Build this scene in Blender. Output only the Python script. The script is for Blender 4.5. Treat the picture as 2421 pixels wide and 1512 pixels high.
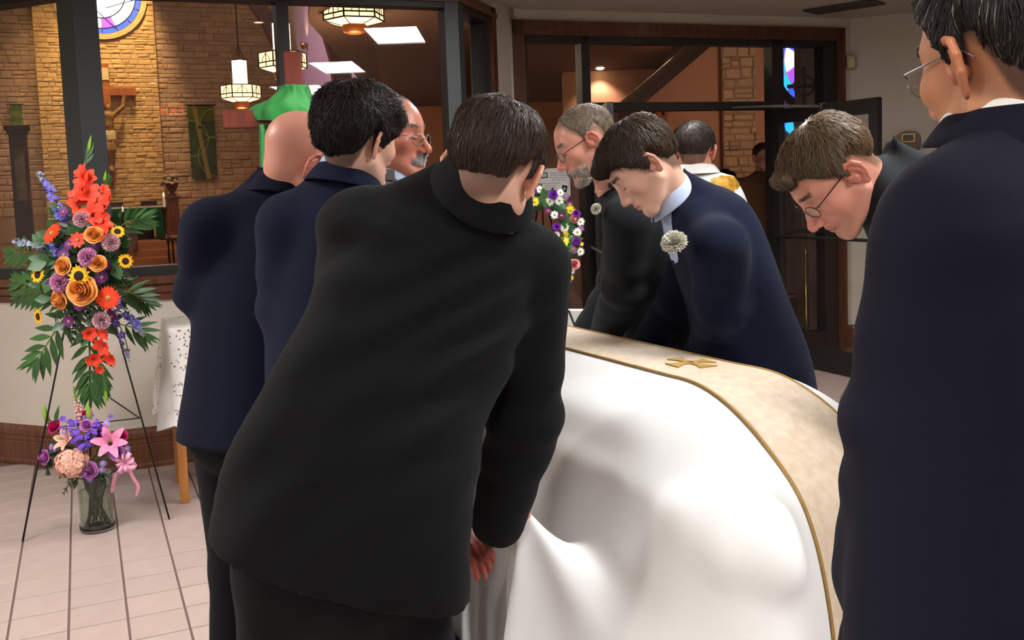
import bpy, bmesh, math, random
import numpy as np
from mathutils import Vector, Matrix
for o in list(bpy.data.objects): bpy.data.objects.remove(o)
SC = bpy.context.scene
COL = SC.collection
PI = math.pi
rng = np.random.default_rng(7)
random.seed(7)

# ------------------------------------------------------------------ camera
IW, IH = 2421, 1512
FPX, CX, CY, CAMH = 2300.0, 1210.0, 629.0, 1.55
PITCH, ROLL = math.atan(.084), math.radians(2.1)
cF = np.array([0, math.cos(PITCH), -math.sin(PITCH)])
_U0 = np.array([0, math.sin(PITCH), math.cos(PITCH)]); _X0 = np.array([1.0, 0, 0])
cU = _U0*math.cos(ROLL) + _X0*math.sin(ROLL)
cR = _X0*math.cos(ROLL) - _U0*math.sin(ROLL)
CAM = np.array([0, 0, CAMH])
cam = bpy.data.cameras.new('camera'); camo = bpy.data.objects.new('camera', cam); COL.objects.link(camo)
m = Matrix(((cR[0], cU[0], -cF[0], 0), (cR[1], cU[1], -cF[1], 0), (cR[2], cU[2], -cF[2], CAMH), (0, 0, 0, 1)))
camo.matrix_world = m
cam.sensor_fit = 'HORIZONTAL'; cam.sensor_width = 36; cam.lens = FPX/IW*36
cam.shift_x = 0; cam.shift_y = -(IH/2 - CY)/IW
cam.clip_start = .05; cam.clip_end = 200
SC.camera = camo

# ------------------------------------------------------------------ light and exposure
wd = bpy.data.worlds.new('world'); SC.world = wd; wd.use_nodes = True
wd.node_tree.nodes['Background'].inputs[0].default_value = (1, .93, .85, 1)
wd.node_tree.nodes['Background'].inputs[1].default_value = 0.02
SC.view_settings.view_transform = 'Standard'; SC.view_settings.look = 'None'
SC.view_settings.exposure = 0.36; SC.view_settings.gamma = 1; SC.view_settings.use_curve_mapping = False
try:
    SC.cycles.use_denoising = True
    SC.cycles.max_bounces = 5; SC.cycles.diffuse_bounces = 2; SC.cycles.glossy_bounces = 2; SC.cycles.transparent_max_bounces = 12
    SC.cycles.use_adaptive_sampling = True; SC.cycles.adaptive_threshold = .1; SC.cycles.adaptive_min_samples = 16
    SC.cycles.caustics_reflective = False; SC.cycles.caustics_refractive = False
    SC.cycles.sample_clamp_indirect = 4
except Exception: pass

CEIL = 2.84
TROFFER_E = 34.0
TROFFERS = [(.62, 4.5, -46, .42, .92), (1.4, 2.5, -46, .44, 1.0), (2.3, .4, -46, .6, 1.2), (-.6, -2.2, 22, .6, 1.2), (-3.5, -1.0, 22, .6, 1.2), (-2.7, 2.5, 22, .6, 1.2)]  # last two panels are added fill, placed outside the window reflections
CANS = [(-.9, 1.0, 60), (-2.3, 3.6, 30), (.4, .3, 50), (1.95, 6.4, 60), (-3.6, 1.0, 20), (-.6, 4.4, 50)]   # x, y, watts

def area_light(name, loc, size, power, col=(1, 1, 1), rot=(0, 0, 0), size_y=None, spread=None):
    l = bpy.data.lights.new(name, 'AREA'); l.energy = power; l.color = col; l.size = size
    if size_y: l.shape = 'RECTANGLE'; l.size_y = size_y
    if spread: l.spread = spread
    o = bpy.data.objects.new(name, l); COL.objects.link(o); o.location = loc; o.rotation_euler = rot
    return o
def spot_light(name, loc, target, power, col=(1, 1, 1), angle=60, blend=.5, radius=.05):
    l = bpy.data.lights.new(name, 'SPOT'); l.energy = power; l.color = col
    l.spot_size = math.radians(angle); l.spot_blend = blend; l.shadow_soft_size = radius
    o = bpy.data.objects.new(name, l); COL.objects.link(o); o.location = loc
    o.rotation_euler = (Vector(target)-Vector(loc)).to_track_quat('-Z', 'Y').to_euler()
    return o
def point_light(name, loc, power, col=(1, 1, 1), radius=.1):
    l = bpy.data.lights.new(name, 'POINT'); l.energy = power; l.color = col; l.shadow_soft_size = radius
    o = bpy.data.objects.new(name, l); COL.objects.link(o); o.location = loc
    return o

# ------------------------------------------------------------------ measuring helpers (photo pixel -> point in the place)
def ray(x, y): return cF + cR*(x-CX)/FPX - cU*(y-CY)/FPX
def atz(x, y, z): d = ray(x, y); return CAM + d*((z-CAMH)/d[2])
def aty(x, y, Y): d = ray(x, y); return CAM + d*(Y/d[1])
def onplane(x, y, P, n): d = ray(x, y); return CAM + d*(np.dot(np.asarray(P)-CAM, n)/np.dot(d, n))
def proj(P):
    v = np.asarray(P, float)-CAM; w = v@cF
    return np.array([CX+FPX*(v@cR)/w, CY-FPX*(v@cU)/w])
def ang(a): a = math.radians(a); return np.array([math.cos(a), math.sin(a), 0.0])
def unit(v): v = np.asarray(v, float); return v/np.linalg.norm(v)

# ------------------------------------------------------------------ object helpers
def link(o, parent=None):
    COL.objects.link(o)
    if parent is not None: o.parent = parent
    return o
def tag(o, label=None, cat=None, group=None, kind=None):
    if label: o['label'] = label
    if cat: o['category'] = cat
    if group: o['group'] = group
    if kind: o['kind'] = kind
    return o
def thing(name, label, cat, loc=(0, 0, 0), group=None):
    o = bpy.data.objects.new(name, None); COL.objects.link(o); o.location = tuple(float(c) for c in loc)
    o.empty_display_size = .1
    return tag(o, label, cat, group)
def meshdata(name, verts, faces, mats=None, smooth=False, midx=None, cols=None):
    me = bpy.data.meshes.new(name)
    me.from_pydata([tuple(map(float, v)) for v in verts], [], [tuple(map(int, f)) for f in faces])
    for mm in (mats or []): me.materials.append(mm)
    if midx is not None: me.polygons.foreach_set('material_index', np.asarray(midx, np.int32))
    if smooth: me.polygons.foreach_set('use_smooth', np.ones(len(me.polygons), bool))
    if cols is not None:
        ca = me.color_attributes.new('Col', 'FLOAT_COLOR', 'POINT')
        c4 = np.ones((len(verts), 4), np.float32); c4[:, :3] = cols
        ca.data.foreach_set('color', c4.ravel())
    me.update()
    return me
def fastmesh(name, V, Q, mats, smooth=True, cols=None):
    """V (n,3) array, Q (m,3|4) array"""
    me = bpy.data.meshes.new(name)
    V = np.asarray(V, np.float32); Q = np.asarray(Q, np.int32); k = Q.shape[1]
    me.vertices.add(len(V)); me.vertices.foreach_set('co', V.ravel())
    me.loops.add(Q.size); me.loops.foreach_set('vertex_index', Q.ravel())
    me.polygons.add(len(Q)); me.polygons.foreach_set('loop_start', np.arange(len(Q), dtype=np.int32)*k)
    try: me.polygons.foreach_set('loop_total', np.full(len(Q), k, np.int32))
    except Exception: pass
    for mm in (mats if isinstance(mats, (list, tuple)) else [mats]): me.materials.append(mm)
    if smooth: me.polygons.foreach_set('use_smooth', np.ones(len(Q), bool))
    if cols is not None:
        ca = me.color_attributes.new('Col', 'FLOAT_COLOR', 'POINT')
        c4 = np.ones((len(V), 4), np.float32); c4[:, :3] = cols
        ca.data.foreach_set('color', c4.ravel())
    me.update(calc_edges=True); me.validate()
    return me
def obj(name, me, parent=None, world=True):
    """link mesh data; when parented to an empty at a location, vertices given in world space keep their place"""
    o = bpy.data.objects.new(name, me); link(o, parent)
    if parent is not None and world:
        base = Vector((0, 0, 0)); p = parent
        while p is not None: base += p.location; p = p.parent
        o.location = -base
    return o

class MB:
    """collects simple shapes into one mesh"""
    def __init__(s): s.v = []; s.f = []
    def add(s, vs, fs):
        b = len(s.v); s.v += [tuple(float(c) for c in q) for q in vs]; s.f += [tuple(b+i for i in q) for q in fs]; return s
    def box(s, c, size, ax=None):
        c = np.asarray(c, float); sx, sy, sz = [d/2 for d in size]
        X, Y, Z = ax if ax is not None else (np.array([1., 0, 0]), np.array([0, 1., 0]), np.array([0, 0, 1.]))
        vs = [c+X*a*sx+Y*b*sy+Z*d*sz for d in (-1, 1) for b in (-1, 1) for a in (-1, 1)]
        return s.add(vs, [(0, 2, 3, 1), (4, 5, 7, 6), (0, 1, 5, 4), (2, 6, 7, 3), (0, 4, 6, 2), (1, 3, 7, 5)])
    def tube(s, pts, r, n=8, cap=True):
        pts = [np.asarray(p, float) for p in pts]; N = len(pts)
        rs = r if isinstance(r, (list, tuple, np.ndarray)) else [r]*N
        b = len(s.v); t0 = unit(pts[1]-pts[0]); up = np.array([0, 0, 1.]) if abs(t0[2]) < .9 else np.array([1., 0, 0])
        a = unit(np.cross(t0, up))
        for i, p in enumerate(pts):
            t = unit(pts[min(i+1, N-1)]-pts[max(i-1, 0)])
            a = a-t*np.dot(a, t); a = unit(a); c = np.cross(t, a)
            for k in range(n):
                th = 2*PI*k/n; s.v.append(tuple(p+(a*math.cos(th)+c*math.sin(th))*rs[i]))
        for i in range(N-1):
            for k in range(n):
                k2 = (k+1) % n
                s.f.append((b+i*n+k, b+i*n+k2, b+(i+1)*n+k2, b+(i+1)*n+k))
        if cap:
            s.f.append(tuple(b+k for k in range(n))[::-1]); s.f.append(tuple(b+(N-1)*n+k for k in range(n)))
        return s
    def lathe(s, c, prof, n=16, ax=None):
        """prof [(r, z)] turned about Z at c"""
        c = np.asarray(c, float); b = len(s.v); N = len(prof)
        X, Y, Z = ax if ax is not None else (np.array([1., 0, 0]), np.array([0, 1., 0]), np.array([0, 0, 1.]))
        for r, z in prof:
            for k in range(n):
                th = 2*PI*k/n; s.v.append(tuple(c+(X*math.cos(th)+Y*math.sin(th))*r+Z*z))
        for i in range(N-1):
            for k in range(n):
                k2 = (k+1) % n; s.f.append((b+i*n+k, b+i*n+k2, b+(i+1)*n+k2, b+(i+1)*n+k))
        s.f.append(tuple(b+k for k in range(n))[::-1]); s.f.append(tuple(b+(N-1)*n+k for k in range(n)))
        return s
    def prism(s, poly, d):
        """poly: list of 3d points (planar), d: extrusion vector"""
        n = len(poly); d = np.asarray(d, float); poly = [np.asarray(p, float) for p in poly]
        vs = poly+[p+d for p in poly]
        return s.add(vs, [tuple(range(n))[::-1], tuple(range(n, 2*n))]+[(i, (i+1) % n, n+(i+1) % n, n+i) for i in range(n)])
    def extr(s, P0, P1, out, prof):
        """profile [(out, z)] run from P0 to P1"""
        P0 = np.asarray(P0, float); P1 = np.asarray(P1, float); out = np.asarray(out, float); n = len(prof)
        z = np.array([0, 0, 1.])
        vs = [P0+out*a+z*b for a, b in prof]+[P1+out*a+z*b for a, b in prof]
        return s.add(vs, [tuple(range(n))[::-1], tuple(range(n, 2*n))]+[(i, (i+1) % n, n+(i+1) % n, n+i) for i in range(n)])
    def mesh(s, name, mat, smooth=False):
        me = meshdata(name, s.v, s.f, [mat], smooth)
        bm = bmesh.new(); bm.from_mesh(me); bmesh.ops.recalc_face_normals(bm, faces=bm.faces); bm.to_mesh(me); bm.free()
        return me
    def build(s, name, mat, parent=None, smooth=False, bevel=0, kind=None):
        o = obj(name, s.mesh(name, mat, smooth), parent)
        if bevel:
            md = o.modifiers.new('bevel', 'BEVEL'); md.width = bevel; md.segments = 2; md.limit_method = 'ANGLE'
        if kind: o['kind'] = kind
        return o
def struct(name, mb, mat, parent=None, label=None, **k):
    o = mb.build(name, mat, parent, **k); o['kind'] = 'structure'
    if label: o['label'] = label
    return o

# ------------------------------------------------------------------ materials
def newmat(name):
    m_ = bpy.data.materials.new(name); m_.use_nodes = True
    nt = m_.node_tree; return m_, nt, nt.nodes['Principled BSDF']
def srgb(*c):
    return tuple(((v/255)/12.92 if v/255 <= .04045 else ((v/255+.055)/1.055)**2.4) for v in c)
def mat(name, col, rough=.6, metal=0, noise=None, bump=0, bscale=60, spec=.5, sheen=0, coat=0, vcol=False, rand=0, emit=None, estr=0, stretch=None, sss=0):
    m_, nt, b = newmat(name); N = nt.nodes; L = nt.links
    b.inputs['Roughness'].default_value = rough; b.inputs['Metallic'].default_value = metal
    b.inputs['Specular IOR Level'].default_value = spec
    b.inputs['Base Color'].default_value = (*col, 1)
    if sheen: b.inputs['Sheen Weight'].default_value = sheen; b.inputs['Sheen Roughness'].default_value = .6
    if coat: b.inputs['Coat Weight'].default_value = coat; b.inputs['Coat Roughness'].default_value = .15
    if sss:
        b.inputs['Subsurface Weight'].default_value = sss; b.inputs['Subsurface Radius'].default_value = (.012, .005, .003); b.inputs['Subsurface Scale'].default_value = 1
    tc = N.new('ShaderNodeTexCoord'); src = tc.outputs['Object']
    if stretch:
        mp = N.new('ShaderNodeMapping'); mp.inputs['Scale'].default_value = stretch; L.new(src, mp.inputs[0]); src = mp.outputs[0]
    cur = None
    if vcol:
        a = N.new('ShaderNodeVertexColor'); a.layer_name = 'Col'; cur = a.outputs['Color']
    if noise:
        c2, sc, amt = noise
        nz = N.new('ShaderNodeTexNoise'); nz.inputs['Scale'].default_value = sc; nz.inputs['Detail'].default_value = 4
        L.new(src, nz.inputs['Vector'])
        mx = N.new('ShaderNodeMix'); mx.data_type = 'RGBA'
        rp = N.new('ShaderNodeMapRange'); rp.inputs[1].default_value = .35; rp.inputs[2].default_value = .65; rp.inputs[4].default_value = amt
        L.new(nz.outputs['Fac'], rp.inputs[0]); L.new(rp.outputs[0], mx.inputs[0])
        if cur is not None: L.new(cur, mx.inputs[6])
        else: mx.inputs[6].default_value = (*col, 1)
        mx.inputs[7].default_value = (*c2, 1); cur = mx.outputs[2]
    if rand:
        oi = N.new('ShaderNodeObjectInfo'); hs = N.new('ShaderNodeHueSaturation')
        rp = N.new('ShaderNodeMapRange'); rp.inputs[3].default_value = 1-rand; rp.inputs[4].default_value = 1+rand
        L.new(oi.outputs['Random'], rp.inputs[0]); L.new(rp.outputs[0], hs.inputs['Value'])
        if cur is not None: L.new(cur, hs.inputs['Color'])
        else: hs.inputs['Color'].default_value = (*col, 1)
        cur = hs.outputs[0]
    if cur is not None: L.new(cur, b.inputs['Base Color'])
    if bump:
        nz = N.new('ShaderNodeTexNoise'); nz.inputs['Scale'].default_value = bscale; nz.inputs['Detail'].default_value = 5
        L.new(src, nz.inputs['Vector'])
        bp = N.new('ShaderNodeBump'); bp.inputs['Strength'].default_value = bump; bp.inputs['Distance'].default_value = .01
        L.new(nz.outputs['Fac'], bp.inputs['Height']); L.new(bp.outputs[0], b.inputs['Normal'])
    if emit: b.inputs['Emission Color'].default_value = (*emit, 1); b.inputs['Emission Strength'].default_value = estr
    return m_
def wood(name, c1, c2, scale=6, rough=.35, axis='Z', coat=.2):
    m_, nt, b = newmat(name); N = nt.nodes; L = nt.links
    tc = N.new('ShaderNodeTexCoord'); mp = N.new('ShaderNodeMapping')
    s = [scale*6]*3; s['XYZ'.index(axis)] = scale*.5
    mp.inputs['Scale'].default_value = s; L.new(tc.outputs['Object'], mp.inputs[0])
    nz = N.new('ShaderNodeTexNoise'); nz.inputs['Scale'].default_value = 1.2; nz.inputs['Detail'].default_value = 6; nz.inputs['Distortion'].default_value = .6
    L.new(mp.outputs[0], nz.inputs['Vector'])
    cr = N.new('ShaderNodeValToRGB'); cr.color_ramp.elements[0].position = .32; cr.color_ramp.elements[1].position = .68
    cr.color_ramp.elements[0].color = (*c2, 1); cr.color_ramp.elements[1].color = (*c1, 1)
    L.new(nz.outputs['Fac'], cr.inputs[0]); L.new(cr.outputs[0], b.inputs['Base Color'])
    b.inputs['Roughness'].default_value = rough; b.inputs['Coat Weight'].default_value = coat; b.inputs['Coat Roughness'].default_value = .2
    bp = N.new('ShaderNodeBump'); bp.inputs['Strength'].default_value = .12; bp.inputs['Distance'].default_value = .004
    L.new(nz.outputs['Fac'], bp.inputs['Height']); L.new(bp.outputs[0], b.inputs['Normal'])
    return m_
def emis(name, col, s):
    m_, nt, b = newmat(name)
    b.inputs['Base Color'].default_value = (*[min(c, .8) for c in col], 1)
    b.inputs['Emission Color'].default_value = (*col, 1); b.inputs['Emission Strength'].default_value = s
    return m_
def pane_glass(name, tint=(1, 1, 1), refl=1.0):
    m_ = bpy.data.materials.new(name); m_.use_nodes = True; nt = m_.node_tree; N = nt.nodes; L = nt.links
    N.remove(N['Principled BSDF']); out = N['Material Output']
    tr = N.new('ShaderNodeBsdfTransparent'); tr.inputs[0].default_value = (*tint, 1)
    gl = N.new('ShaderNodeBsdfGlossy'); gl.inputs['Roughness'].default_value = 0.0
    lw = N.new('ShaderNodeLayerWeight'); lw.inputs[0].default_value = .5
    pw = N.new('ShaderNodeMath'); pw.operation = 'POWER'; pw.inputs[1].default_value = 5
    L.new(lw.outputs['Facing'], pw.inputs[0])
    mu = N.new('ShaderNodeMath'); mu.operation = 'MULTIPLY_ADD'; mu.inputs[1].default_value = .96*refl; mu.inputs[2].default_value = .042*refl; mu.use_clamp = True
    L.new(pw.outputs[0], mu.inputs[0])
    mx = N.new('ShaderNodeMixShader'); L.new(mu.outputs[0], mx.inputs[0]); L.new(tr.outputs[0], mx.inputs[1]); L.new(gl.outputs[0], mx.inputs[2])
    L.new(mx.outputs[0], out.inputs[0])
    return m_
# ================================================================== the narthex
ZV = np.array([0, 0, 1.])
M_wall = mat('warm_white_wall', srgb(214, 203, 188), .8, noise=(srgb(204, 192, 176), 3, .5), bump=.06, bscale=220)
M_wallR = M_wall
M_ceil = mat('ceiling_paint', srgb(188, 176, 158), .9, bump=.05, bscale=300)
M_trim = wood('stained_oak_trim', srgb(108, 62, 36), srgb(74, 38, 22), 5, .38)
M_base = wood('stained_baseboard', srgb(116, 70, 42), srgb(82, 45, 27), 5, .4)
M_dark = mat('dark_bronze_metal', srgb(38, 35, 34), .42, .0, spec=.4)
M_post = mat('grey_green_metal', srgb(62, 66, 66), .5, .2)
M_tile = mat('pinkish_ceramic_tile', srgb(184, 164, 155), .4, noise=(srgb(174, 153, 144), 9, .6), rand=.025, bump=.03, bscale=40)
M_grout = mat('brown_grout', srgb(112, 88, 80), .9, bump=.2, bscale=200)
M_glass = pane_glass('window_glass')
M_brass = mat('brass', srgb(190, 150, 70), .25, 1)

aA, aB, aC, aD, aE = -23, 22, 67, 20, -23
K0 = np.array([-2.336, 5.444, 0]); K1 = K0+ang(aB)*2.19
def nrm(a): return np.cross(ang(a), ZV)          # towards the narthex
def hit(x, y, P, a):                              # t along wall line P + ang(a) t for a pixel
    q = onplane(x, y, P, nrm(a)); return float(np.dot(q-P, ang(a)))
A_len = .94; AE = K0-ang(aA)*A_len
D0 = np.array([.045, 7.30, 0])
C_len = float(np.linalg.norm(D0-K1)); aC = math.degrees(math.atan2(D0[1]-K1[1], D0[0]-K1[0]))
tDE = hit(2011, 400, D0, aD); DE = D0+ang(aD)*tDE
E1 = DE+ang(aE)*3.6
ROOM = [K0, K1, D0, DE, E1, np.array([E1[0], -5., 0]), np.array([-5.5, -5., 0]), np.array([-5.5, 3.2, 0]), AE-ang(aA)*.35]

TH = .16
def wallseg(mb, P, a, t0, t1, z0, z1, th=TH):
    u_ = ang(a); n = nrm(a)
    return mb.box(P+u_*(t0+t1)/2-n*th/2+ZV*(z0+z1)/2, (abs(t1-t0), th, z1-z0), (u_, n, ZV))
def barseg(mb, P, a, t0, t1, z0, z1, o0, o1):
    """box along a wall line standing from o0 to o1 in front of the wall face"""
    u_ = ang(a); n = nrm(a)
    return mb.box(P+u_*(t0+t1)/2+n*(o0+o1)/2+ZV*(z0+z1)/2, (abs(t1-t0), abs(o1-o0), z1-z0), (u_, n, ZV))

# ---- floor: grout bed, single tiles where they show, the rest joined
TD = 113.8; TS = .2009
tu, tv = ang(TD), ang(TD-90)
T0 = atz(161.5, 1507.8, 0); T1 = atz(1000*0+162.6, 1489, 0)
o_u, o_v = float(np.dot(T1, tu)), float(np.dot(T0, tv))
fb = MB(); fb.prism([p*1.0-ZV*.004 for p in ROOM], -ZV*.1)
floor = struct('floor', fb, M_grout, label='pale pinkish square ceramic tiles laid in brown grout')
def tile_mesh():
    g1, g2, z = (TS-.0080)/2, (TS-.0060)/2, .0
    b = .0012
    vs = [(-g2, -g1, -.012), (g2, -g1, -.012), (g2, g1, -.012), (-g2, g1, -.012), (-g2, -g1, -b), (g2, -g1, -b), (g2, g1, -b), (-g2, g1, -b),
          (-g2+b, -g1+b, 0), (g2-b, -g1+b, 0), (g2-b, g1-b, 0), (-g2+b, g1-b, 0)]
    fs = [(8, 9, 10, 11)]
    for i in range(4):
        j = (i+1) % 4; fs += [(i, j, 4+j, 4+i), (4+i, 4+j, 8+j, 8+i)]
    return vs, fs
tvs, tfs = tile_mesh()
TILE = meshdata('tile', tvs, tfs, [M_tile])
def inroom(p, poly=ROOM):
    c = False; n = len(poly)
    for i in range(n):
        a, b = poly[i], poly[(i+1) % n]
        if (a[1] > p[1]) != (b[1] > p[1]) and p[0] < (b[0]-a[0])*(p[1]-a[1])/(b[1]-a[1])+a[0]: c = not c
    return c
cells = []
for i in range(-30, 62):
    for j in range(-62, 62):
        c = tu*(o_u+(i+.5)*TS)+tv*(o_v+(j+.5)*TS)
        if not (-5.4 < c[0] < 6 and -1.0 < c[1] < 8.7) or not inroom(c): continue
        x, y = proj(c) if c[1] > .3 else (-9e3, 9e3)
        vis = (-60 < x < 520 and 1080 < y < 1570) or (1880 < x < 2060 and 825 < y < 925)
        cells.append((0 if vis else 1, -c[1] if vis else c[1]**2+c[0]**2, c))
cells.sort(key=lambda q: (q[0], q[1]))
nvis = 0; rest = MB()
rotT = math.radians(TD)
for v, _, c in cells:
    if v == 0 and nvis < 290:
        o = bpy.data.objects.new('tile', TILE); link(o, floor); o.location = c; o.rotation_euler = (0, 0, rotT); nvis += 1
    else:
        rest.add([c+tu*q[0]+tv*-q[1]+ZV*q[2] for q in tvs], [f[::-1] for f in tfs])
rest.build('tile_field', M_tile, floor, kind='stuff')

# ---- ceiling
cb = MB(); cb.prism([p+ZV*CEIL for p in ROOM], ZV*.12)
ceiling = struct('ceiling', cb, M_ceil)

# ---- low window walls A and B with sill, frame and glass
Z_SILL0, Z_SILL1, Z_F0, Z_TOP, Z_TR0, Z_TR1 = .985, 1.105, 1.16, 2.705, 2.705, 2.775
B_len = 2.19
wl = MB(); wallseg(wl, K0, aA, -A_len-.35, 0, 0, Z_SILL0); wallseg(wl, K0, aB, 0, B_len, 0, Z_SILL0)
wallseg(wl, K0, aA, -A_len-.35, -A_len-.04, Z_SILL0, CEIL); wallseg(wl, K0, aA, -A_len-.1, 0, Z_TR1, CEIL); wallseg(wl, K0, aB, 0, B_len, Z_TR1, CEIL)
wl.box(K1+ZV*.5+np.array([0, .06, 0]), (.12, .12, 1.0))
wallseg(wl, K1, aC, 0, .62, 0, Z_SILL0)
struct('wall_left', wl, M_wall, label='warm white lower wall bending under the big windows')
# sill trims with grooves
sp = [(0, Z_SILL0-.02), (.018, Z_SILL0-.02), (.022, Z_SILL0+.012), (.016, Z_SILL0+.018), (.026, Z_SILL0+.024), (.028, Z_SILL0+.06), (.02, Z_SILL0+.066), (.034, Z_SILL0+.074), (.036, Z_SILL1), (0, Z_SILL1)]
for i, (P, a, t0, t1) in enumerate(((K0, aA, -A_len-.05, .018), (K0, aB, -.018, B_len), (K1, aC, 0, .62))):
    tb = MB(); tb.extr(P+ang(a)*t0, P+ang(a)*t1, nrm(a), sp); struct('trim_%d' % (i+1), tb, M_trim)
# baseboards
bp_ = [(0, 0), (.026, 0), (.026, .02), (.022, .03), (.022, .135), (.018, .14), (.022, .146), (.022, .165), (.016, .17), (.02, .178), (.02, .205), (.012, .222), (0, .235)]
for nm_, P, a, t0, t1 in (('baseboard_left', K0, aA, -A_len-.35, .012), ('baseboard_front', K0, aB, -.012, B_len), ('baseboard_right', DE, aE, 0, 3.6), ('baseboard_corner', D0, aD, hit(1993, 700, D0, aD), tDE)):
    tb = MB(); tb.extr(P+ang(a)*t0, P+ang(a)*t1, nrm(a), bp_); struct(nm_, tb, M_base)
# window frames in dark metal
def frame_rect(name, P, a, t0, t1, z0, z1, wL, wR, wT, wB, dep=(-.1, .02), mt=None, panes=None, rot=True):
    fb_ = MB()
    barseg(fb_, P, a, t0, t0+wL, z0, z1, *dep); barseg(fb_, P, a, t1-wR, t1, z0, z1, *dep)
    barseg(fb_, P, a, t0+wL, t1-wR, z0, z0+wB, *dep); barseg(fb_, P, a, t0+wL, t1-wR, z1-wT, z1, *dep)
    return fb_
win = []
def window(n, P, a, t0, t1, z0, z1, mull=(), w=(.05, .05, .06, .055), label=None):
    fb_ = frame_rect('f', P, a, t0, t1, z0, z1, *w)
    for c, hw in mull: barseg(fb_, P, a, c-hw, c+hw, z0, z1, -.1, .02)
    o = struct('window_%d' % n, fb_, M_dark, label=label)
    xs = [t0+w[0]]+[q for c, hw in mull for q in (c-hw, c+hw)]+[t1-w[1]]
    for k in range(0, len(xs), 2):
        g = MB(); barseg(g, P, a, xs[k]-.005, xs[k+1]+.005, z0+w[3]-.005, z1-w[2]+.005, -.045, -.039); g.build('pane', M_glass, o)
    return o
tm = hit(669, 100, K0, aB)
window(1, K0, aA, -A_len, -.045, Z_SILL1, Z_TOP, w=(.05, .02, .035, .06), label='tall narrow glass pane beside the corner post')
window(2, K0, aB, .045, B_len-.03, Z_SILL1, Z_TOP, mull=((tm, .036),), w=(.02, .03, .035, .055), label='wide two-pane window facing the altar')
window(3, K1, aC, .05, .60, Z_SILL1, Z_TOP, w=(.03, .06, .045, .06), label='narrow angled window before the doors')
# corner posts
pb = MB(); pb.prism([K0+q+ZV*Z_SILL1 for q in (-ang(aA)*.115+nrm(aA)*.03, nrm((aA+aB)/2)*.05, ang(aB)*.105+nrm(aB)*.03, ang(aB)*.1-nrm(aB)*.12, -ang(aA)*.1-nrm(aA)*.12)], ZV*(CEIL-Z_SILL1))
struct('trim_4', pb, M_post, label='dark metal corner post between the two big windows')
pb = MB(); pb.prism([K1+q+ZV*Z_SILL1 for q in (-ang(aB)*.075+nrm(aB)*.03, nrm(aB)*.035+ang(aB)*.012, ang(aC)*.075+nrm(aC)*.03, ang(aC)*.07-nrm(aC)*.12, -ang(aB)*.07-nrm(aB)*.12)], ZV*(CEIL-Z_SILL1))
struct('trim_5', pb, M_post, label='dark metal post at the right end of the big window')
# wood head trims
for i, (P, a, t0, t1) in enumerate(((K0, aA, -A_len-.05, 0), (K0, aB, 0, B_len+.02), (K1, aC, 0, .70))):
    tb = MB(); barseg(tb, P, a, t0, t1, Z_TR0, Z_TR1, -.05, .035); barseg(tb, P, a, t0, t1, Z_TR0, Z_TR0+.03, .035, .045); struct('trim_%d' % (i+6), tb, M_trim)
tb = MB(); barseg(tb, K1, aC, .60, .70, .95, Z_TR1, -.05, .035); barseg(tb, K1, aC, .60, .625, .95, Z_TR0, .035, .045); struct('trim_9', tb, M_trim)
tb = MB(); barseg(tb, K0, aA, -A_len-.09, -A_len, .96, Z_TR1, -.05, .035); struct('trim_10', tb, M_trim)
wc = MB(); wallseg(wc, K1, aC, .68, C_len+.02, 0, CEIL); wallseg(wc, K1, aC, 0, .7, Z_TR1, CEIL); struct('wall_corner', wc, M_wall)

# ---- wall D with the glazed doors
d_t = {k: hit(*v, D0, aD) for k, v in dict(trL=(1209, 60), frL=(1234, 110), m1a=(1374, 200), m1b=(1394, 200), m2a=(1823, 200), m2b=(1850, 200), jR=(1943, 150), frR=(1970, 150), trR=(1993, 100)).items()}
zT = 2.755
wd_ = MB(); wallseg(wd_, D0, aD, 0, d_t['trL']+.02, 0, CEIL); wallseg(wd_, D0, aD, d_t['trR']-.02, tDE+.1, 0, CEIL); wallseg(wd_, D0, aD, 0, tDE+.1, zT-.02, CEIL)
struct('wall_front', wd_, M_wall, label='white wall around the glazed double doors')
tb = MB(); tw = .085
barseg(tb, D0, aD, d_t['trL'], d_t['trL']+tw, 0, zT, -.06, .03); barseg(tb, D0, aD, d_t['trR']-tw, d_t['trR'], 0, zT, -.06, .03); barseg(tb, D0, aD, d_t['trL'], d_t['trR'], zT-tw-.02, zT, -.06, .03)
for q in (.03, .06):
    barseg(tb, D0, aD, d_t['trL']+q, d_t['trL']+q+.012, 0, zT-q-.02, .03, .036); barseg(tb, D0, aD, d_t['trR']-q-.012, d_t['trR']-q, 0, zT-q-.02, .03, .036)
    barseg(tb, D0, aD, d_t['trL']+q, d_t['trR']-q, zT-q-.03, zT-q-.018, .03, .036)
struct('trim_11', tb, M_trim, label='brown wooden surround of the glazed doors')
zFT = zT-tw-.02; zH = 2.085
fb_ = MB()
for a0, a1 in ((d_t['trL']+tw, d_t['frL']+.035), (d_t['m1a'], d_t['m1b']), (d_t['m2a'], d_t['m2b']), (d_t['jR'], d_t['trR']-tw)): barseg(fb_, D0, aD, a0, a1, 0, zFT, -.1, .015)
barseg(fb_, D0, aD, d_t['trL']+tw, d_t['trR']-tw, zFT-.05, zFT, -.1, .015)
barseg(fb_, D0, aD, d_t['m1b'], d_t['m2a'], zH, zH+.065, -.1, .02)
for a0, a1 in ((d_t['frL'], d_t['m1a']), (d_t['m2b'], d_t['jR'])): barseg(fb_, D0, aD, a0, a1, 0, .2, -.1, .01)
barseg(fb_, D0, aD, d_t['frL'], d_t['m1a'], 1.05, 1.085, -.08, .0); barseg(fb_, D0, aD, d_t['m2b'], d_t['jR'], 1.05, 1.085, -.08, .0)
dfr = struct('window_4', fb_, M_dark, label='dark metal frame of the door wall with transom and sidelights')
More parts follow.
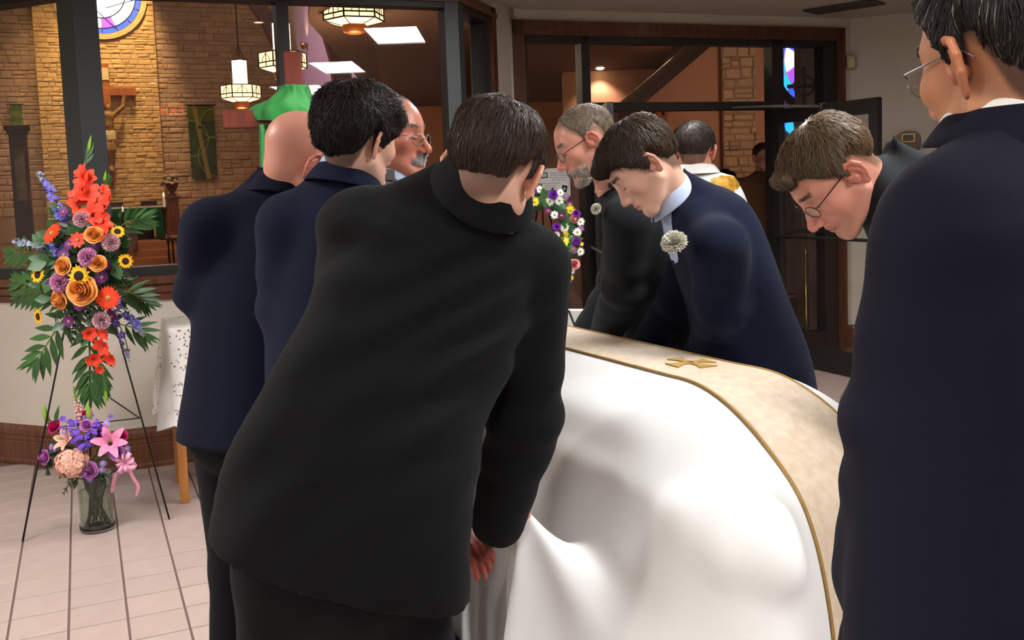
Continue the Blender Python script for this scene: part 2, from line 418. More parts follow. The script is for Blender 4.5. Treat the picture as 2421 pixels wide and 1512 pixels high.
for a0, a1, z0, z1 in ((d_t['frL'], d_t['m1a'], .2, zFT-.05), (d_t['m1b'], d_t['m2a'], zH+.065, zFT-.05), (d_t['m2b'], d_t['jR'], .2, zFT-.05)):
    g = MB(); barseg(g, D0, aD, a0+.002, a1-.002, z0, z1, -.05, -.044); g.build('pane', M_glass, dfr)
def leaf(n, H, Eo, label, side):
    """glazed door leaf from hinge H to outer edge Eo"""
    H = np.asarray(H, float); Eo = np.asarray(Eo, float); L_ = np.linalg.norm((Eo-H)[:2]); a = math.degrees(math.atan2(Eo[1]-H[1], Eo[0]-H[0]))
    b = MB()
    for a0, a1, z0, z1 in ((0, .085, .012, 2.075), (L_-.085, L_, .012, 2.075), (.085, L_-.085, .012, .19), (.085, L_-.085, 1.965, 2.075)): barseg(b, H, a, a0, a1, z0, z1, -.022, .022)
    o = struct('door_%d' % n, b, M_dark, label=label)
    g = MB(); barseg(g, H, a, .08, L_-.08, .185, 1.97, -.004, .003); g.build('pane', M_glass, o)
    h = MB()
    h.tube([H+ang(a)*.06+nrm(a)*.05*side+ZV*1.05, H+ang(a)*(L_-.06)+nrm(a)*.05*side+ZV*1.05], .013, 8); h.build('push_bar', M_dark, o)
    return o
HL = D0+ang(aD)*(d_t['m1b']+.01)+nrm(aD)*.03; HR = D0+ang(aD)*(d_t['m2a']-.0)+nrm(aD)*.03
OL = atz(1447, 237, 2.075); OL[2] = 0
OL = HL+unit([OL[0]-HL[0], OL[1]-HL[1], 0])*.93
OR = atz(2079, 229, 2.075); OR[2] = 0
dOR = unit([OR[0]-HR[0], OR[1]-HR[1], 0]); 
LR = float(np.linalg.norm(OR-HR))
leaf(1, HL, OL, 'open glazed door leaf standing nearly edge-on', 1)
dr2 = leaf(2, HR, OR, 'open glazed door leaf in dark metal at right', 1)
cl = MB(); q0 = HR+dOR*.55+ZV*2.06+nrm(aD)*.02; q1 = HR-ang(aD)*.42+ZV*2.10+nrm(aD)*.04
cl.tube([q0, q0*.45+q1*.55+ZV*.005], .012, 6); cl.tube([q0*.45+q1*.55+ZV*.005, q1], .008, 6); cl.box(q0, (.05, .05, .05)); cl.build('closer_arm', mat('grey_metal', srgb(110, 104, 98), .4, .6), dr2)

# ---- other walls
we = MB(); wallseg(we, DE, aE, -.05, 3.6, 0, CEIL); struct('wall_right', we, M_wallR, label='plain warm wall at the right of the doors')
wb = MB()
for i in range(4, len(ROOM)-1):
    p, q = ROOM[i], ROOM[i+1]; d = unit(q-p); n = np.cross(d, ZV)
    wb.box((p+q)/2-n*.08+ZV*CEIL/2, (np.linalg.norm(q-p)+.3, .16, CEIL), (d, n, ZV))
struct('wall_back', wb, M_wall)

# ---- ceiling lights
M_tro = emis('troffer_diffuser', (.985, .985, 1.0), TROFFER_E); M_white = mat('white_enamel', srgb(225, 222, 215), .5)
for k, (x, y, a, w, l) in enumerate(TROFFERS):
    lab = ['fluorescent ceiling panel reflected in the big window, nearest the glass', 'fluorescent ceiling panel over the casket', 'fluorescent ceiling panel right of the camera', 'fluorescent ceiling panel straight behind the camera', 'added fill panel on the ceiling behind the camera at far left', 'added ceiling panel brightening the left wall and the flower easel'][k]
    t = thing('ceiling_panel_light', lab, 'ceiling light', (x, y, CEIL-.02), 'fluorescent ceiling panels')
    c = np.array([x, y, CEIL-.012]); X, Y = ang(a), ang(a+90)
    b = MB()
    for s in (-1, 1): b.box(c+X*s*(l/2+.015), (.03, w+.06, .024), (X, Y, ZV)); b.box(c+Y*s*(w/2+.015), (l, .03, .024), (X, Y, ZV))
    b.build('frame', M_white, t); b = MB(); b.box(c+ZV*.004, (l, w, .008), (X, Y, ZV)); b.build('diffuser', M_tro, t)
M_can = emis('downlight_lens', (1, .82, .58), 14)
def downlight(x, y, z, label, power, col=(1, .93, .84), angle=110):
    t = thing('recessed_downlight', label, 'downlight', (x, y, z), 'recessed downlights')
    b = MB(); b.lathe((x, y, z), [(.058, -.004), (.085, -.004), (.088, 0), (.058, .002)], 20); b.build('trim_ring', M_white, t, smooth=True)
    b = MB(); b.lathe((x, y, z-.002), [(.001, -.003), (.03, -.0025), (.056, 0), (.05, .002)], 18); b.build('lens', M_can, t)
    if power: spot_light('downlight_beam', (x, y, z-.02), (x, y, 0), power, col, angle, .6, .05)
cp = atz(1740, -14, CEIL)
downlight(cp[0], cp[1], CEIL, 'recessed downlight at the upper edge beside the air vent', 20)
for k, (x, y, w) in enumerate(CANS):
    downlight(x, y, CEIL, ['recessed downlight behind the camera position', 'recessed downlight over the flower easel', 'recessed downlight above the foreground', 'recessed downlight before the glazed doors', 'recessed downlight far left', 'recessed downlight near the wooden cross'][k], w)
# air vent
va, vb, vc = atz(1903, 22, CEIL), atz(2058, -2, CEIL), atz(1990, -14, CEIL)
vx = unit((vb-va)*np.array([1, 1, 0])); vy = np.cross(ZV, vx); vm = (va+vb)/2+vy*.12-ZV*.008
t = thing('ceiling_vent', 'dark slatted air vent in the ceiling', 'vent', tuple(vm)); vl = float(np.linalg.norm(vb-va))
M_vent = mat('vent_grey', srgb(70, 62, 54), .6); b = MB()
for s in (-1, 1): b.box(vm+vx*s*vl/2, (.03, .27, .016), (vx, vy, ZV)); b.box(vm+vy*s*.12, (vl, .03, .016), (vx, vy, ZV))
b.build('frame', M_vent, t)
for k in range(7):
    b = MB(); b.box(vm+vy*(-.09+.03*k), (vl-.03, .018, .004), (vx, unit(vy+ZV*.6), unit(ZV-vy*.6))); b.build('slat', M_vent, t)
# motion sensor in the corner, plaque, second plaque
sc_ = DE+nrm(aD)*.045+ang(aD)*-.03; zs = 2.47
t = thing('motion_sensor', 'small cream motion sensor high in the wall corner', 'sensor', tuple(sc_+ZV*zs))
b = MB(); b.box(sc_+ZV*zs, (.075, .05, .115), (ang((aD+aE)/2), nrm((aD+aE)/2), ZV)); b.build('housing', mat('cream_plastic', srgb(188, 176, 140), .5), t, bevel=.012)
b = MB(); b.box(sc_+nrm((aD+aE)/2)*.027+ZV*(zs-.01), (.045, .008, .07), (ang((aD+aE)/2), nrm((aD+aE)/2), ZV)); b.build('lens', mat('milky_lens', srgb(215, 205, 165), .3), t, bevel=.004)
# ================================================================== the sanctuary behind the glass
AX = ang(TD); AW = ang(TD-90)                       # nave axis, wall direction
QA = aty(250, 300, 25.0); QA[2] = 0
nA = -AX                                            # altar wall normal, towards us
def wall_s(x, y): q = onplane(x, y, QA, nA); return float(np.dot(q-QA, AW)), float(q[2])
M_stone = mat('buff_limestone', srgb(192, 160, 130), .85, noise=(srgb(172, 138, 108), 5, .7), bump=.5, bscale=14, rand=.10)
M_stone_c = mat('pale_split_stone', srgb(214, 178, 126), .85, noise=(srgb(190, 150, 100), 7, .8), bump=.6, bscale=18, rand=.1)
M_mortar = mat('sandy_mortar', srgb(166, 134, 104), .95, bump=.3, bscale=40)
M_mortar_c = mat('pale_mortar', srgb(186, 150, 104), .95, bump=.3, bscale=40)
M_carpet = mat('mauve_carpet', srgb(120, 82, 78), .95, bump=.3, bscale=300)
M_step = mat('tan_step_carpet', srgb(176, 118, 76), .9, bump=.2, bscale=200)
M_darkwood = wood('dark_stained_wood', srgb(70, 36, 24), srgb(42, 20, 14), 4, .4)
M_plaster = mat('warm_plaster', srgb(205, 176, 158), .85, bump=.04, bscale=100)
M_brownceil = mat('brown_ceiling', srgb(104, 72, 56), .9)
M_green = mat('green_cloth', srgb(24, 92, 58), .7, bump=.15, bscale=120)

fb = MB(); fb.box(np.array([-6., 20, -.06]), (44, 34, .1)); 
struct('floor_sanctuary', MB().prism([np.array(p+(-.006,)) for p in ((-26, 8.9), (-4.9, 5.3), (-2.4, 5.6), (-.4, 6.4), (.0, 7.35), (3., 8.5), (18, 8.5), (18, 36), (-26, 36))], -ZV*.1), M_carpet)

sL, sC0, sC1, sR = wall_s(-60, 300)[0], wall_s(96, 300)[0], wall_s(378, 300)[0], wall_s(640, 200)[0]
HT = 9.5
def stone_variants(mt, n=7):
    out = []
    for k in range(n):
        r = np.random.default_rng(k+5)
        j = lambda s: r.uniform(-s, s)
        vs = [(-.5, 0, -.5), (.5, 0, -.5), (.5, 0, .5), (-.5, 0, .5)]
        vs += [(x*.965+j(.035), .5, z*.93+j(.06)) for x, _, z in vs[:4]]
        vs += [(x*.84+j(.08), 1+j(.25), z*.68+j(.10)) for x, _, z in vs[:4]]
        fs = [(8, 9, 10, 11)]
        for i in range(4):
            q = (i+1) % 4; fs += [(i, q, 4+q, 4+i), (4+i, 4+q, 8+q, 8+i)]
        me = meshdata('stone', vs, fs, [mt])
        bm = bmesh.new(); bm.from_mesh(me); bmesh.ops.recalc_face_normals(bm, faces=bm.faces); bm.to_mesh(me); bm.free()
        out.append((me, vs, [tuple(p.vertices) for p in me.polygons]))
    return out
def stone_face(parent, P, du, dn, s0, s1, z0, z1, rowh, wr, var, nparts, dep=.026, seed=1, keep=None):
    """courses of stones on the face P + du*s, facing dn"""
    r = np.random.default_rng(seed); lst = []
    z = z0
    while z < z1-.03:
        h = min(r.uniform(*rowh), z1-z); s = s0-r.uniform(0, wr[0])
        while s < s1-.01:
            w = r.uniform(*wr); a, b = max(s, s0), min(s+w, s1)
            if b-a > .04:
                q = r.uniform(0, 1)
                if q < .3 and h > .13: f_ = r.uniform(.35, .65); lst += [((a+b)/2, z+h*f_/2, b-a-.01, h*f_-.01, r.uniform(.4, 1.3)*dep), ((a+b)/2, z+h*(1+f_)/2, b-a-.01, h*(1-f_)-.01, r.uniform(.4, 1.3)*dep)]
                elif q < .4 and b-a > .26: f_ = r.uniform(.35, .65); m_ = a+(b-a)*f_; lst += [((a+m_)/2, z+h/2, m_-a-.01, h-.01, r.uniform(.4, 1.3)*dep), ((b+m_)/2, z+h/2, b-m_-.01, h-.01, r.uniform(.4, 1.3)*dep)]
                else: lst.append(((a+b)/2, z+h/2, b-a-.01, h-.01, r.uniform(.4, 1.3)*dep))
            s += w
        z += h
    if keep: lst = [q for q in lst if keep(q[0], q[1])]
    def seen(q):
        x, y = proj(P+du*q[0]+ZV*q[1]); return 0 <= x <= IW and 0 <= y <= IH
    order = sorted(range(len(lst)), key=lambda i: (not seen(lst[i]), -lst[i][2]*lst[i][3])); rest = MB(); np_ = 0
    R = Matrix(((du[0], dn[0], 0), (du[1], dn[1], 0), (0, 0, 1)))
    for i in order:
        s, z, w, h, d = lst[i]; me, vs, fs = var[i % len(var)]; c = P+du*s+ZV*z
        if np_ < nparts:
            o = bpy.data.objects.new('stone', me); link(o, parent)
            o.matrix_local = Matrix.Translation(Vector(c)) @ R.to_4x4() @ Matrix.Diagonal((w, d, h, 1)); np_ += 1
        else:
            rest.add([c+du*q[0]*w+dn*q[1]*d+ZV*q[2]*h for q in vs], fs)
    if rest.v: rest.build('stone_field', var[0][0].materials[0], parent, kind='stuff')
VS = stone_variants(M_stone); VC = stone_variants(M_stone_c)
wa = MB()
for a, b in ((sL-2, sC0), (sC1, sR+.3)):
    wa.box(QA+AW*(a+b)/2-nA*.25+ZV*HT/2, (b-a, .5, HT), (AW, nA, ZV))
wall_alt = struct('wall_altar', wa, M_mortar, label='rough buff stone wall flanking the lit altar bay')
stone_face(wall_alt, QA, AW, nA, sC1, sR+.3, 1.2, 8.2, (.10, .23), (.2, .5), VS, 215, seed=3)
stone_face(wall_alt, QA, AW, nA, sL-.2, sC0, 1.2, 8.2, (.10, .23), (.2, .5), VS, 75, seed=4)
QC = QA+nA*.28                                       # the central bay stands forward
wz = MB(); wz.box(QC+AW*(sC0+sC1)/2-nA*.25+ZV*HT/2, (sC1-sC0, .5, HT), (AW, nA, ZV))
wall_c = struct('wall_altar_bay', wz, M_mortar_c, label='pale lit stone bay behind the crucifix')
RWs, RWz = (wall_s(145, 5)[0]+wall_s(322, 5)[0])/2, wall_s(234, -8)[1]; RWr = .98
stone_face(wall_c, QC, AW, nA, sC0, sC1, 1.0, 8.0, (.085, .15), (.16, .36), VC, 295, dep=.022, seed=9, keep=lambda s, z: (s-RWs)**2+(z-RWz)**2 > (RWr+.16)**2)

# round stained window
def rot_basis(n): X = AW; return X, n, ZV
rw = thing('rose_window', 'round blue and violet stained glass window above the crucifix', 'window', tuple(QC+AW*RWs+ZV*(RWz-RWr)))
cw = QC+AW*RWs+ZV*RWz+nA*.03
def ringpts(c, X, Z, r, n=48): return [c+X*r*math.cos(2*PI*k/n)+Z*r*math.sin(2*PI*k/n) for k in range(n+1)]
def ring(mb, c, X, Z, r0, r1, N, d, n=48):
    """flat ring between radii, thickness d along N"""
    b = len(mb.v); 
    for k in range(n):
        e = X*math.cos(2*PI*k/n)+Z*math.sin(2*PI*k/n)
        mb.v += [tuple(c+e*r0), tuple(c+e*r1), tuple(c+e*r1+N*d), tuple(c+e*r0+N*d)]
    for k in range(n):
        p, q = b+4*k, b+4*((k+1) % n)
        mb.f += [(p, q, q+1, p+1), (p+1, q+1, q+2, p+2), (p+2, q+2, q+3, p+3), (p+3, q+3, q, p)]
b = MB(); ring(b, cw, AW, ZV, RWr, RWr+.13, nA, .05); b.build('stone_ring', M_stone_c, rw)
glass_cols = dict(white=emis('glass_white', (.80, .80, 1.0), 4.5), blue=emis('glass_blue', (.03, .08, 1.0), 1.5), violet=emis('glass_violet', (.30, .06, .85), 1.6), cyan=emis('glass_cyan', (.02, .36, 1.0), 1.6), peach=emis('glass_peach', (1.0, .74, .62), 3.2))  # emission stands in for daylight behind the stained glass
def wedge_piece(parent, c, X, Z, N, a0, a1, r0, r1, mt, n=4):
    vs = []
    for k in range(n+1):
        a = a0+(a1-a0)*k/n; e = X*math.cos(a)+Z*math.sin(a); vs += [c+e*r0, c+e*r1]
    vs2 = [v+N*.012 for v in vs]; m2 = len(vs); fs = []
    for k in range(n): fs += [(2*k, 2*k+1, 2*k+3, 2*k+2), (m2+2*k, m2+2*k+2, m2+2*k+3, m2+2*k+1), (2*k, 2*k+2, m2+2*k+2, m2+2*k), (2*k+1, m2+2*k+1, m2+2*k+3, 2*k+3)]
    fs += [(0, m2, m2+1, 1), (2*n, 2*n+1, m2+2*n+1, m2+2*n)]
    return MB().add(vs+vs2, fs).build('glass_piece', mt, parent)
NW = 16
for k in range(NW):
    a0, a1 = 2*PI*k/NW+.02, 2*PI*(k+1)/NW-.02
    wedge_piece(rw, cw, AW, ZV, nA, a0, a1, RWr*.86, RWr*.985, glass_cols['blue'])
    wedge_piece(rw, cw, AW, ZV, nA, a0, a1, RWr*.60, RWr*.85, glass_cols['white' if k % 4 else 'violet'])
    if k % 2 == 0: wedge_piece(rw, cw, AW, ZV, nA, a0, a1+2*PI/NW, RWr*.05, RWr*.58, glass_cols[['peach', 'white', 'violet', 'white', 'blue', 'white', 'peach', 'white'][k//2]])
b = MB()
for k in range(6): b.box(cw+nA*.02+unit(AW*math.cos(k*1.1+.4)+ZV*math.sin(k*1.1+.4))*.55, (.8, .02, .02), (unit(AW*math.cos(k*1.1+1.1)+ZV*math.sin(k*1.1+1.1)), nA, unit(np.cross(AW*math.cos(k*1.1+1.1)+ZV*math.sin(k*1.1+1.1), nA))))
ring(b, cw, AW, ZV, RWr*.84, RWr*.87, nA, .02); ring(b, cw, AW, ZV, RWr*.58, RWr*.61, nA, .02)
b.build('lead_lines', mat('lead', srgb(30, 24, 60), .6), rw)

# crucifix
M_cross = wood('crucifix_wood', srgb(172, 98, 46), srgb(140, 72, 32), 2, .45)
cs = float(np.dot(onplane(251, 230, QC+nA*.14, nA)-QA, AW)); ctop = wall_s(250, 155)[1]; cbot = wall_s(262, 430)[1]
cc = QC+AW*cs+nA*.14
cr = thing('crucifix', 'wooden crucifix with a bronze figure on the lit stone bay', 'crucifix', tuple(cc+ZV*cbot))
zc = wall_s(300, 221)[1]; al = float(np.dot(onplane(321, 221, QC+nA*.14, nA)-QA, AW))-cs
b = MB(); b.box(cc+ZV*(ctop+cbot)/2, (.19, .12, ctop-cbot), (AW, nA, ZV)); b.build('upright', M_cross, cr, bevel=.01)
b = MB(); b.box(cc+ZV*zc, (2*al, .125, .2), (AW, nA, ZV)); b.build('crossbeam', M_cross, cr, bevel=.01)
b = MB(); b.box(cc+ZV*(ctop-.27)+nA*.07, (.17, .02, .3), (AW, nA, ZV)); b.build('title_plate', mat('ivory_plate', srgb(210, 190, 140), .5), cr, bevel=.004)

# hanging banners
def banner(label, x0, y0, x1, y1, group, plain=False):
    s0, z1 = wall_s(x0, y0); s1, _ = wall_s(x1, y0); z0 = wall_s(x0, y1)[1]
    c = QA+nA*.12
    t = thing('hanging_banner', label, 'banner', tuple(c+AW*(s0+s1)/2+ZV*z0), group)
    n = 14; vs = []
    for i in range(n+1):
        for k in range(9):
            vs.append(c+AW*(s0+(s1-s0)*k/8)+ZV*(z1+(z0-z1)*i/n)+nA*(.012*math.sin(k*1.7+i*.3)+.008*math.sin(i*.9)))
    vs2 = [v-nA*.006 for v in vs]; m2 = len(vs)
    fs = [(i*9+k, i*9+k+1, i*9+k+10, i*9+k+9) for i in range(n) for k in range(8)]
    fs += [tuple(m2+q for q in f[::-1]) for f in fs]
    mt = mat('banner_green', srgb(88, 104, 38), .8) if plain else banner_mat(s0, s1, z0, z1)
    me = meshdata('cloth', vs+vs2, fs, [mt], True); obj('cloth', me, t)
    b = MB(); b.tube([c+AW*(s0-.06)+ZV*z1+nA*.01, c+AW*(s1+.06)+ZV*z1+nA*.01], .02, 8); b.build('rod', M_darkwood, t)
def banner_mat(s0, s1, z0, z1):
    m_, nt, b = newmat('banner_print'); N = nt.nodes; L = nt.links; b.inputs['Roughness'].default_value = .8
    tc = N.new('ShaderNodeTexCoord'); sx = N.new('ShaderNodeSeparateXYZ')
    geo = N.new('ShaderNodeNewGeometry')
    dt = N.new('ShaderNodeVectorMath'); dt.operation = 'DOT_PRODUCT'; dt.inputs[1].default_value = tuple(AW)
    sub = N.new('ShaderNodeVectorMath'); sub.operation = 'SUBTRACT'; sub.inputs[1].default_value = tuple(QA)
    L.new(geo.outputs['Position'], sub.inputs[0]); L.new(sub.outputs[0], dt.inputs[0]); L.new(geo.outputs['Position'], sx.inputs[0])
    U_ = N.new('ShaderNodeMapRange'); U_.inputs[1].default_value = s0; U_.inputs[2].default_value = s1; L.new(dt.outputs['Value'], U_.inputs[0])
    V_ = N.new('ShaderNodeMapRange'); V_.inputs[1].default_value = z0; V_.inputs[2].default_value = z1; L.new(sx.outputs['Z'], V_.inputs[0])
    def mth(op, a, b_=None):
        n_ = N.new('ShaderNodeMath'); n_.operation = op
        for i, q in enumerate((a, b_)):
            if q is None: continue
            if isinstance(q, (int, float)): n_.inputs[i].default_value = q
            else: L.new(q, n_.inputs[i])
        return n_.outputs[0]
    u_, v_ = U_.outputs[0], V_.outputs[0]
    dg = mth('ABSOLUTE', mth('SUBTRACT', u_, mth('ADD', mth('MULTIPLY', mth('SUBTRACT', 1.0, v_), .42), .24)))
    stripe = mth('LESS_THAN', dg, .085)
    def circ(cu, cv, r, w, asp=2.6):
        a = mth('SUBTRACT', u_, cu); c_ = mth('MULTIPLY', mth('SUBTRACT', v_, cv), asp)
        rr = mth('SQRT', mth('ADD', mth('MULTIPLY', a, a), mth('MULTIPLY', c_, c_)))
        return mth('LESS_THAN', mth('ABSOLUTE', mth('SUBTRACT', rr, r)), w)
    lines = mth('MAXIMUM', circ(.1, .55, .62, .012), mth('MAXIMUM', circ(.95, .75, .5, .012), circ(1.0, .3, .7, .012)))
    dot = circ(.42, .70, 0, .06)
    cr_ = N.new('ShaderNodeValToRGB'); cr_.color_ramp.interpolation = 'CONSTANT'
    e = cr_.color_ramp.elements; e[0].position = 0; e[0].color = (*srgb(58, 62, 34), 1); e[1].position = .18; e[1].color = (*srgb(52, 76, 46), 1)
    x = e.new(.78); x.color = (*srgb(84, 92, 30), 1)
    L.new(v_, cr_.inputs[0])
    def mix(f, a, c):
        mx = N.new('ShaderNodeMix'); mx.data_type = 'RGBA'; L.new(f, mx.inputs[0]); L.new(a, mx.inputs[6]); mx.inputs[7].default_value = (*c, 1); return mx.outputs[2]
    c = mix(stripe, cr_.outputs[0], srgb(142, 122, 66)); c = mix(lines, c, srgb(150, 140, 80)); c = mix(dot, c, srgb(40, 40, 24))
    L.new(c, b.inputs['Base Color']); return m_
banner('tall green printed banner hanging on the stone wall', 441, 249, 503, 424, 'green banners')
banner('small olive green banner at the far left stone wall', 22, 247, 52, 296, 'green banners', True)

# steps and platform
def alongAW(s, t, z): return QA+AW*s+nA*t+ZV*z      # t metres in front of the altar wall
s_l, s_r = wall_s(-40, 500)[0], sR
NS, RH = 4, .15
tfront = float(np.dot(atz(340, 648, 0)-QA, nA))
st = thing('altar_steps', 'tan carpeted steps leading up to the altar', 'steps', tuple(alongAW((s_l+s_r)/2, tfront, 0)))
TR = .36
for k in range(NS):
    b = MB(); t1 = tfront-k*TR
    b.box(alongAW((s_l+s_r)/2, (t1+.33)/2, k*RH+RH/2), (s_r-s_l, t1-.33, RH), (AW, nA, ZV)); b.build('step', M_step, st)
PZ = NS*RH; tA = tfront-NS*TR-1.0
# altar
def sx(x, y, t): q = onplane(x, y, QA+nA*t, nA); return float(np.dot(q-QA, AW)), float(q[2])
a0, az1 = sx(215, 493, tA); a1, _ = sx(386, 493, tA)
al_ = thing('altar_table', 'altar draped with a green frontal cloth behind the steps', 'altar', tuple(alongAW((a0+a1)/2, tA, PZ)))
M_linen = mat('altar_linen', srgb(225, 220, 205), .8)
b = MB(); b.box(alongAW((a0+a1)/2, tA-.35, az1-.02), (a1-a0, .8, .05), (AW, nA, ZV)); b.build('table_top', M_linen, al_, bevel=.006)
b = MB(); b.box(alongAW((a0+a1)/2, tA+.06, az1-.16), (a1-a0+.02, .03, .26), (AW, nA, ZV)); b.build('frontal_cloth', M_green, al_)
for s_ in (a0+.09, a1-.09):
    b = MB(); b.box(alongAW(s_, tA+.05, (az1+PZ)/2-.1), (.2, .035, az1-PZ-.25), (AW, nA, ZV)); b.build('cloth_fall', M_green, al_)
    b = MB(); b.box(alongAW(s_, tA-.3, (az1+PZ)/2-.02), (.12, .6, az1-PZ-.06), (AW, nA, ZV)); b.build('leg', M_darkwood, al_, bevel=.01)
b = MB(); b.box(alongAW((a0+a1)/2+.3, tA-.5, (az1+PZ)/2-.2), (.5, .05, az1-PZ-.4), (AW, nA, ZV)); b.build('back_panel', M_darkwood, al_)
# red backed chairs
M_red = mat('dark_red_leather', srgb(112, 24, 22), .5)
def celebrant_chair(x0, x1, ytop, t, label):
    s0, z1 = sx(x0, ytop, t); s1, _ = sx(x1, ytop, t); w = s1-s0; c = (s0+s1)/2
    o = thing('celebrant_chair', label, 'chair', tuple(alongAW(c, t, PZ)), 'celebrant chairs')
    b = MB(); b.box(alongAW(c, t-.25, (z1+PZ+.45)/2), (w, .06, z1-PZ-.45), (AW, nA, ZV)); b.build('backrest', M_darkwood, o, bevel=.01)
    b = MB(); b.box(alongAW(c, t-.21, z1-.24), (w-.12, .04, .3), (AW, nA, ZV)); b.build('back_pad', M_red, o, bevel=.015)
    b = MB(); b.box(alongAW(c, t, PZ+.45), (w, .5, .1), (AW, nA, ZV)); b.build('seat', M_red, o, bevel=.02)
    for i in (-1, 1):
        for k in (-1, 1):
            b = MB(); b.box(alongAW(c+i*(w/2-.04), t+k*.21, PZ+.206), (.06, .06, .41), (AW, nA, ZV)); b.build('leg', M_darkwood, o)
celebrant_chair(333, 372, 475, tA-1.5, 'red padded chair behind the altar, nearest the pedestal')
celebrant_chair(262, 291, 478, tA-1.5, 'red padded chair behind the altar, nearest the corner post')
# candle stands
M_flame = emis('candle_flame', (1, .75, .35), 12); M_wax = mat('wax', srgb(240, 228, 200), .5, emit=(1, .8, .5), estr=.15)
def candle(x, ytop, yb, t, label, base=None):
    s0, z1 = sx(x, ytop, t); zb = sx(x, yb, t)[1]; z0 = PZ if base is None else base
    c = alongAW(s0, t, 0); o = thing('candle_stand', label, 'candle stand', tuple(c+ZV*z0), 'altar candles')
    b = MB(); b.lathe(c+ZV*z0, [(.14, 0), (.14, .03), (.05, .08), (.03, .2), (.045, .35), (.025, .45), (.03, max(.5, zb-z0-.2)), (.07, zb-z0-.06), (.08, zb-z0)], 12); b.build('stand', M_darkwood if base is None else M_brass, o, smooth=True)
    b = MB(); b.tube([c+ZV*zb, c+ZV*(z1-.05)], .028, 10); b.build('candle', M_wax, o)
    b = MB(); b.lathe(c+ZV*(z1-.05), [(.004, 0), (.018, .03), (.012, .06), (.002, .1)], 8); b.build('flame', M_flame, o, smooth=True)
candle(386, 459, 489, tA+.5, 'tall lit candle on a turned dark stand right of the altar')
candle(289, 493, 500, tA+.6, 'lit candle on a stand in front of the altar')
# pedestal with flowers
s0, pz = sx(407, 462, 1.0); c = alongAW(s0, 1.0, 0)
o = thing('flower_pedestal', 'wooden pedestal holding an urn of dried flowers by the stone wall', 'pedestal', tuple(c+ZV*PZ))
b = MB(); b.box(c+ZV*(PZ+.03), (.4, .4, .06), (AW, nA, ZV)); b.box(c+ZV*(PZ+(pz-PZ)/2), (.26, .26, pz-PZ-.1), (AW, nA, ZV)); b.box(c+ZV*(pz-.04), (.36, .36, .07), (AW, nA, ZV)); b.build('column', wood('pedestal_wood', srgb(120, 62, 34), srgb(90, 44, 24), 2), o, bevel=.01)
b = MB(); b.lathe(c+ZV*pz, [(.1, 0), (.1, .02), (.05, .06), (.12, .16), (.16, .28), (.18, .32), (.13, .3)], 16); b.build('urn', M_darkwood, o, smooth=True)
M_dry = [mat('dried_cream', srgb(214, 196, 150), .8), mat('dried_green', srgb(84, 92, 44), .8), mat('dried_red', srgb(130, 60, 36), .8)]
for k in range(34):
    r = np.random.default_rng(k); a = r.uniform(0, 2*PI); rr = r.uniform(.02, .24); h = pz+.32+r.uniform(0, .24)-rr*.3
    p = c+ZV*h+AW*math.cos(a)*rr+nA*math.sin(a)*rr*.8
    b = MB(); b.lathe(p, [(.01, -.03), (.045, -.01), (.05, .015), (.02, .035)], 7); b.build('dried_bloom', M_dry[k % 3 if k % 2 else 0], o, smooth=True)
# communion rail
o = thing('altar_rail', 'dark turned baluster rail at the edge of the steps', 'railing', tuple(alongAW(sx(404, 640, tfront)[0], tfront+.2, 0)))
t_ = tfront+.2; z1 = sx(400, 566, t_)[1]; 
b = MB(); s0 = sx(392, 566, t_)[0]; s1 = sx(470, 566, t_)[0]; b.box(alongAW((s0+s1)/2, t_, z1), (s1-s0, .12, .06), (AW, nA, ZV)); b.build('handrail', M_darkwood, o)
nb = int((s1-s0)/.085)
for k in range(nb):
    c = alongAW(s0+.04+k*.085, t_, 0); b = MB(); b.lathe(c, [(.028, 0), (.028, .12), (.016, .18), (.03, z1*.45), (.016, z1*.8), (.026, z1*.88), (.026, z1-.03)], 8); b.build('baluster', M_darkwood, o, smooth=True)
# dark ambo / cabinet at left
s0, z1 = sx(22, 297, 2.0); s1, _ = sx(58, 297, 2.0); c = alongAW((s0+s1)/2, 2.0, 0); w = s1-s0+.06
o = thing('tabernacle_cabinet', 'tall dark wooden cabinet with a glazed front at the far left', 'cabinet', tuple(c+ZV*PZ))
b = MB(); b.box(c+ZV*(PZ+z1)/2, (w, .4, z1-PZ), (AW, nA, ZV)); b.build('body', M_darkwood, o, bevel=.01)
b = MB(); b.box(c+ZV*(z1-.06), (w+.16, .5, .12), (AW, nA, ZV)); b.box(c+ZV*(z1-.16), (w+.08, .45, .08), (AW, nA, ZV)); b.build('cornice', M_darkwood, o, bevel=.015)
b = MB(); b.box(c+nA*.205+ZV*(z1-1.0), (w-.16, .02, 1.4), (AW, nA, ZV)); b.build('glazed_door', mat('old_glass', srgb(120, 110, 84), .2, noise=(srgb(60, 54, 40), 3, 1)), o)
# lectern reading desk block near the steps
s0, z1 = sx(300, 551, tfront-.4); c = alongAW(s0, tfront-.8, 0)
o = thing('kneeler', 'low wooden kneeler standing on the altar steps', 'kneeler', tuple(c+ZV*.45))
b = MB(); b.box(c+ZV*(.45+(z1-.45)/2), (.42, .3, z1-.45), (AW, nA, ZV)); b.build('body', wood('kneeler_wood', srgb(140, 76, 40), srgb(110, 56, 30), 2), o, bevel=.01)
b = MB(); b.box(c+nA*.1+ZV*z1, (.46, .4, .04), (AW, nA, ZV)); b.build('top', wood('kneeler_top', srgb(150, 84, 46), srgb(120, 62, 34), 2), o, bevel=.008)

